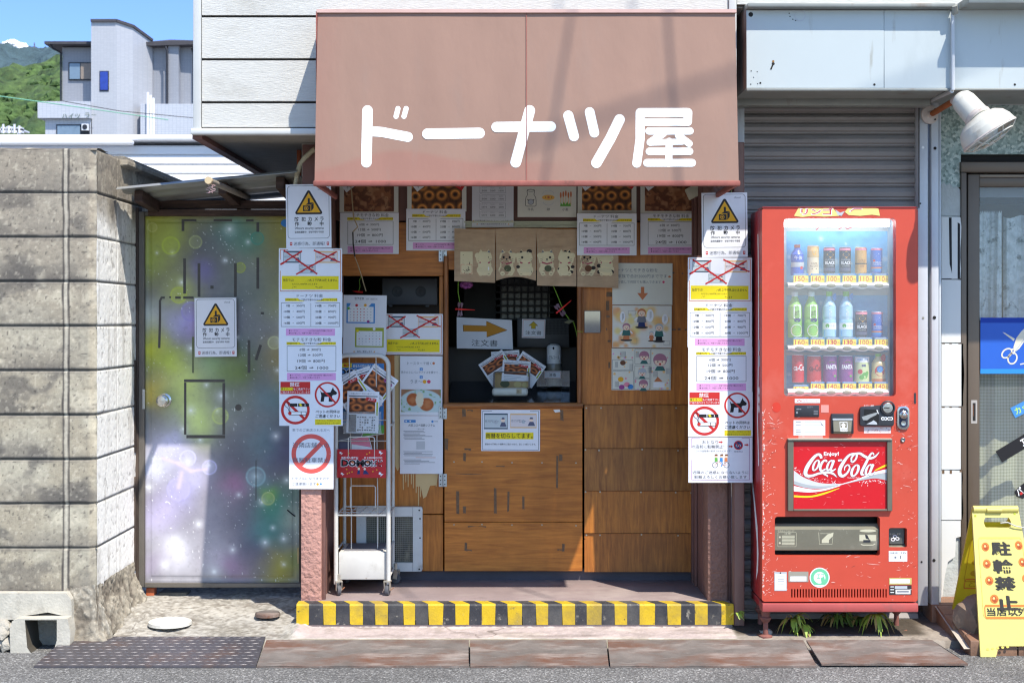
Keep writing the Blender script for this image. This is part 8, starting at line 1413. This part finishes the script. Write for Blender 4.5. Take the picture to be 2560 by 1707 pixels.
for i in range(70): x = random.uniform(680, 1730); y = random.uniform(130, 870); a = random.gauss(-.2, .4); L_ = random.uniform(4, 50); s.line(Q([(x, y), (x + L_ * math.cos(a), y + L_ * math.sin(a))]), random.uniform(.3, .8), ink('panel_scratch', rgb(236, 150, 150)), 2.6)
def sc(pts, wd, l0=4):                                   # script stroke with a dark outline
    P = []
    W_ = []
    for i in range(len(pts) - 1):
        p0, p1, p2, p3 = pts[max(i - 1, 0)], pts[i], pts[i + 1], pts[min(i + 2, len(pts) - 1)]
        for k in range(7):
            t = k / 7; P.append(tuple(.5 * (2 * p1[j] + (p2[j] - p0[j]) * t + (2 * p0[j] - 5 * p1[j] + 4 * p2[j] - p3[j]) * t * t + (3 * p1[j] - p0[j] - 3 * p2[j] + p3[j]) * t ** 3) for j in (0, 1))); W_.append(wd[i] + (wd[i + 1] - wd[i]) * t)
    P.append(pts[-1]); W_.append(wd[-1]); P = Q(P); s.cnt = getattr(s, 'cnt', 0) + 1; k_ = (s.cnt % 5) * .15
    s.line(P, 1, MATS['ink_slate'], l0 + k_, widths=[w / 4.612 + 1.8 for w in W_]); s.line(P, 1, PWHITE, l0 + 1.5 + k_, widths=[w / 4.612 for w in W_])
sc([(985, 300), (968, 262), (930, 262), (880, 310), (826, 390), (800, 460), (818, 500), (880, 500), (960, 474), (1060, 462), (1120, 478), (1160, 516)], [26, 30, 26, 34, 42, 42, 34, 26, 22, 26, 22, 4]); sc([(1010, 478), (1050, 500), (1054, 516)], [18, 16, 4])
def oval(cx, cy, rx, ry, w, sh=.35): sc([(cx + rx * math.cos(R(t)) - ry * math.sin(R(t)) * sh, cy + ry * math.sin(R(t))) for t in range(-90, 275, 40)], [w * .55, w, w, w * .8, w * .55, w, w, w, w * .6, w * .5][:10])
oval(922, 380, 28, 58, 22); sc([(1046, 340), (1030, 322), (1000, 340), (974, 390), (972, 430), (992, 444), (1034, 420)], [22, 16, 22, 26, 26, 20, 10]); oval(1082, 380, 26, 56, 22); sc([(1130, 322), (1108, 380), (1092, 430), (1112, 444), (1150, 420)], [24, 26, 24, 18, 8]); sc([(1176, 326), (1222, 320)], [20, 18])
sc([(1336, 342), (1330, 300), (1366, 252), (1392, 262), (1380, 310), (1344, 344), (1320, 330)], [14, 18, 20, 20, 18, 16, 8]); sc([(1366, 246), (1300, 268), (1236, 350), (1196, 430), (1198, 484), (1232, 504), (1280, 470), (1310, 410), (1290, 376), (1256, 400), (1250, 440)], [20, 24, 34, 40, 40, 30, 20, 16, 14, 12, 6])
sc([(1372, 246), (1430, 246), (1480, 276), (1540, 300), (1600, 282), (1650, 230)], [16, 26, 28, 26, 20, 4]); oval(1372, 440, 34, 64, 26); sc([(1590, 262), (1574, 240), (1546, 262), (1500, 350), (1452, 450), (1450, 486), (1480, 486)], [12, 16, 20, 28, 30, 24, 8]); oval(1530, 430, 28, 58, 24); sc([(1584, 368), (1556, 430), (1540, 480), (1562, 492), (1604, 450)], [24, 26, 24, 18, 6])
s.text('Enjoy!', *z4(1012, 226), *z4(1186, 282), PWHITE, 6, .03); s.text('Trademark Regd', *z4(1284, 516), *z4(1420, 534), PWHITE, 3); s.build('advert_panel', vm)
# delivery slot and coin return
b = MB(); DK = mat('slot_dark', rgb(44, 42, 40), .7, .2); b.box(X(1930, DV), X(2206, DV), DV + .12, DV + .14, Z(1395, DV), Z(1286, DV), DK); b.box(X(1930, DV), X(2206, DV), DV + .051, DV + .12, Z(1396, DV), Z(1390, DV), mat('slot_floor', rgb(120, 120, 130), .4)); b.box(X(1930, DV), X(2206, DV), DV + .051, DV + .12, Z(1290, DV), Z(1287, DV), DK); b.build('delivery_slot', vm)
b = MB(); p = [fv(1937.5, 1324, .010), fv(2199, 1324, .010), fv(2199, 1376, .016), fv(1937.5, 1376, .016), fv(1937.5, 1311, .04), fv(2199, 1311, .04), fv(1937.5, 1378, .03), fv(2199, 1378, .03)]; b.add(p, [(3, 2, 1, 0), (0, 1, 5, 4), (6, 7, 2, 3)], SLOTM); fl_ = b.build('delivery_flap', vm); FP = ink('flap_print', rgb(206, 200, 172)); s = Sheet(fn=lambda x, y, l: fv(x, y, .0098 + (y - 1324) * .000115 - l * .0004))
s.text('商品のとり出し口', 1945, 1325.5, 1986, 1329, FP, 1); s.rframe(1946, 1331, 1992, 1367, 2, .8, FP, 1); s.text('注意', 1962, 1331.5, 1978, 1336, FP, 1); [s.rect(1956, 1339 + i * 3.6, 1988, 1341 + i * 3.6, FP, 1) for i in range(7)]; s.disc(1951, 1343, 2.6, FP, 1, 10); s.disc(1951, 1358, 2.6, FP, 1, 10)
s.line([(2048, 1331), (2050, 1361), (2082, 1361), (2084, 1334), (2052, 1334)], 1.1, FP, 1); s.poly([(2056, 1358), (2056, 1350), (2070, 1336), (2085, 1331), (2084, 1340), (2074, 1350), (2074, 1358)], FP, 1.4); s.disc(2171, 1327, 21, FP, 1, 20, 3.6); s.rect(2150, 1337, 2192, 1353, FP, 1); s.rect(2160, 1350, 2178, 1356, CHAR, 2); s.poly([(2164, 1336), (2170, 1338), (2176, 1350), (2166, 1346)], CHAR, 2); s.line([(2154, 1361), (2160, 1363), (2184, 1363), (2190, 1360)], 2.4, FP, 1); s.build('lettering', fl_)
b = MB(); b.box(X(2216, DV), X(2273, DV), DV + .07, DV + .09, Z(1374, DV), Z(1313, DV), DK); b.add([fv(2222, 1359, .051), fv(2268, 1359, .051), fv(2268, 1368, .012), fv(2222, 1368, .012)], [(3, 2, 1, 0)], SLOTM); b.build('coin_return', vm); b = MB(); b.add([fv(2224, 1321, .03), fv(2266, 1321, .03), fv(2263, 1361, .022), fv(2227, 1361, .022)], [(3, 2, 1, 0)], mat('coin_flap', rgb(78, 78, 72), .3, .1)); cf = b.build('coin_flap', vm); s = Sheet(fn=lambda x, y, l: fv(x, y, .0296 - (y - 1321) * .0002 - l * .0004)); s.text('おつり・返却', 2228, 1334, 2255, 1339, FP, 1)
for x, y in ((2241, 1343), (2236, 1350), (2247, 1348)): s.ring(x, y, 4.4, 1.6, PWHITE, 1, 14, 3.4)
s.build('lettering', cf); b = MB(); b.box(X(1974, DV), X(2224, DV), DV + .06, DV + .07, Z(1497, DV), Z(1468, DV), DK); b.build('vent_back', vm)
# torn sticker on top of the front
s = Sheet(DV - .001); TY = ink('torn_yellow', rgb(232, 216, 130)); s.poly([(1985, 540), (1996, 520), (2010, 522), (2030, 518), (2055, 521), (2080, 517), (2090, 530), (2098, 540), (2060, 542), (2030, 540), (2006, 543)], TY, 1); s.poly([(2112, 530), (2120, 520), (2150, 519), (2188, 520), (2196, 522), (2200, 540), (2180, 537), (2150, 540), (2122, 538)], TY, 1); s.text('リンゴ', 2000, 519, 2084, 539, PWHITE, 2, .06); s.text('リンゴ', 2003, 521, 2081, 537, ink('crimson', rgb(196, 50, 70)), 3, .015); s.line([(2124, 530), (2134, 522), (2156, 522)], 4, PWHITE, 2); s.line([(2126, 529), (2135, 523), (2154, 523)], 2, MATS['ink_crimson'], 3); s.poly([(2088, 524), (2100, 532), (2112, 528), (2104, 540), (2094, 538)], LGREY, 1.6); s.build('torn_sticker', vm)
# weeds under the machine
WEED = mat('weed_leaf', rgb(150, 172, 66), .5, .3, 20, dirt=[(rgb(214, 198, 120), .56, .7, 25)]); WEEDD = mat('weed_dark', rgb(96, 122, 52), .6, .3, 20)
DEAD = mat('dry_leaf', rgb(186, 158, 96), .7, .25, 30)
def weed(name, label, sx, sy, D, n, L_, m, seed, up=1.):
    random.seed(seed); b = MB(); c = W(sx, sy, D)
    for i in range(n):
        a = random.uniform(0, 2 * math.pi); l = L_ * random.uniform(.6, 1.1); dx = Vector((math.cos(a), -abs(math.sin(a)) * .8, 0)); w = random.uniform(.003, .012); up_ = up * random.uniform(.6, 1.25); n_ = Vector((-dx.y, dx.x, 0)).normalized(); v = []
        for k in range(6):
            t = k / 5; p = c + dx * l * t + Vector((0, 0, l * (up_ * t - random.uniform(1.2, 1.6) * t * t))); ww = w * math.sin(math.pi * min(.97, .12 + t * .85)); v += [p - n_ * ww, p + n_ * ww + Vector((0, 0, .002))]
        b.add(v, [(2 * k, 2 * k + 1, 2 * k + 3, 2 * k + 2) for k in range(5)], DEAD if random.random() < .28 else m, True)
    o = b.build(name); return tag(o, label, 'weed', 'weeds under the vending machine')
weed('weed_plant', 'broad-leaved weed with yellowing tips near the left foot of the vending machine', 1982, 1548, 6.46, 26, .085, WEED, 4, 1.15); weed('weed_plant', 'small sparse weed beside the broad-leaved weed under the machine', 2008, 1566, 6.45, 12, .08, WEED, 6, .9); weed('weed_plant', 'drooping strap-leaved weed near the right foot of the vending machine', 2188, 1538, 6.46, 30, .09, WEED, 8, .75); weed('weed_plant', 'dark shaded weed in the middle under the machine', 2094, 1545, 6.6, 26, .11, WEEDD, 10, 1.1); weed('weed_plant', 'dark shaded weed deep behind the right weed under the machine', 2150, 1548, 6.62, 24, .1, WEEDD, 12, 1.0); weed('weed_plant', 'tiny clover weed between the striped step and the machine', 1843, 1535, 6.5, 12, .04, WEED, 14, 1.2)
# ---------------------------------------------------------------- folding yellow sign
YSG = mat('yellow_plastic', rgb(206, 192, 106), .45, .03, 5, dirt=[(rgb(190, 176, 94), .56, .8, 4)]); YSI = mat('yellow_plastic_inside', rgb(214, 194, 40), .45, .04, 5); sg = thing('folding_sign', 'yellow folding floor sign with black brush lettering and orange swirls', 'sign', (2.18, 6.3, .03))
xl0, xl1, xr0, xr1 = 2.070, 2.030, 2.278, 2.306; zt_, Dtp, Df0, Db0 = .618, 6.40, 6.16, 6.56
def pan(u, v, k, D_, z0): x = (xl0 + (xl1 - xl0) * v) * (1 - u) + (xr0 + (xr1 - xr0) * v) * u; return Vector((x, Dtp + (D_ - Dtp) * v + k, zt_ + (z0 - zt_) * v))
ff = lambda u, v, k: pan(u, v, k, Df0, .002); fb_ = lambda u, v, k: pan(u, v, k - .01, Db0, .13)
outl = [(0.03, 0), (.97, 0), (1, .03), (1, 1), (.80, 1), (.74, .93), (.30, .93), (.24, 1), (0, 1), (0, .03)]; hl = rrect(.23, .07, .80, .14, .05)
b = MB(); plate(b, outl, [hl], lambda u, v, k: ff(u, v, k), .012, YSG); b.build('front_panel', sg); b = MB(); plate(b, [(0.03, 0), (.97, 0), (1, .03), (1, 1), (.75, .98), (.3, .98), (0, 1), (0, .03)], [hl], fb_, .012, YSI); b.build('back_panel', sg)
b = MB(); b.tube([pan(.02, .015, .004, Df0, 0), pan(.98, .015, .004, Df0, 0)], .017, YSG, 14); b.tube([pan(.30, .018, -.008, Df0, 0), pan(.62, .018, -.008, Df0, 0)], .012, YSG, 12); b.build('hinge_bar', sg)
for k in (-.02, 1.02):
    pass
s = Sheet(fn=lambda x, y, l: ff(x, y, -.0008 - l * .0005)); BR = ink('brush_black', rgb(40, 38, 36)); s.rframe(.09, .21, .95, .74, .03, .012, mat('yellow_groove', rgb(196, 182, 84), .5), 1); 
for t_, y0 in (('駐', .235), ('輪', .355), ('禁', .470), ('止', .598)): s.text(t_, .33, y0, .70, y0 + .092, BR, 3, .02); s.text(t_, .345, y0 + .003, .715, y0 + .095, BR, 3.6, .02)
OSW = ink('swirl_orange', rgb(206, 116, 44)); OSD = ink('swirl_dark', rgb(160, 70, 24))
for x, y in ((.22, .27), (.88, .26), (.22, .385), (.90, .375), (.24, .498), (.92, .485), (.30, .62), (.93, .60)):
    s.disc(x, y, .075, OSW, 2, 18, .03); s.line([(x + .055 * (1 - k / 16) * math.cos(k * .9), y + .022 * (1 - k / 16) * math.sin(k * .9)) for k in range(15)], .012, OSD, 3); s.disc(x - .01, y - .004, .02, MATS['ink_peach'], 3.5, 10, .008)
s.rframe(.12, .665, .99, .745, .02, .014, OSW, 2); s.text('当店以外', .15, .678, .86, .732, BR, 3, .02); s.rect(.78, .80, .86, .81, MATS['yellow_groove'], 1); s.rect(.84, .80, .87, .90, MATS['yellow_groove'], 1); s.rect(.04, .05, .08, .065, OLIVE, 2); s.rect(.88, .035, .92, .05, OLIVE, 2)
for i in range(5): s.disc(.12 + i * .08, .95 - i * .004, .025, MATS['yellow_groove'], 1, 10, .008)
s.build('lettering', sg)
s = Sheet(fn=lambda x, y, l: fb_(x, y, -.0008 - l * .0005)); s.rframe(.10, .30, .95, .72, .03, .012, ink('swirl_ghost', rgb(186, 150, 30)), 1); [s.disc(.26, y, .07, MATS['ink_swirl_ghost'], 1, 14, .028) for y in (.40, .53, .64)]; s.rframe(.12, .70, .95, .79, .02, .012, OSW, 2); s.text('とめ', .2, .715, .5, .775, MATS['ink_swirl_ghost'], 2); s.ring(.55, .90, .035, .012, BROWN, 1, 14, .014); s.build('lettering', sg)
b = MB(); pts = [pan(.55, .105, -.016, Df0, 0), pan(.7, .10, -.016, Df0, 0), pan(.85, .125, -.014, Df0, 0), pan(1.05, .14, -.01, Df0, 0)]; b.tube(pts, .0032, mat('grey_cord', rgb(196, 192, 180), .8, .15, 60), 6); o = b.build('sign_cord'); tag(o, 'grey cord tied across the handle of the yellow folding sign', 'cord')
# ---------------------------------------------------------------- utility cables overhead (out of frame; their shadows fall on the awning)
CAB = mat('black_cable', rgb(30, 30, 32), .6)
def cable(p, q, D, t, r, label, open_end=True):
    P = [W(*p, D), W(*q, D)]; P = [a + SUN * t for a in P]; d = (P[1] - P[0]); b = MB(); b.tube(([P[0] - d * .9] if open_end else [P[0] + SUN * 9, P[0] + SUN * 4, P[0] + SUN * 1.5, P[0] + SUN * .4 + d * .01]) + [P[0] + d * .05, P[1], P[1] + d * (.9 if open_end else 2.2)], r, CAB, 8); o = b.build('utility_cable'); tag(o, label, 'cable')
cable((1437, 33), (1352, 450), 6.0, 6.0, .0075, 'steep overhead cable above the street')
cable((1688, 30), (1674, 450), 6.0, 5.4, .008, 'nearly upright overhead service cable above the street')
cable((1215, 448), (1850, 192), 6.02, 9.5, .013, 'thick sloping overhead cable bundle above the street', False)
C.objects.unlink(_to); bpy.data.objects.remove(_to)
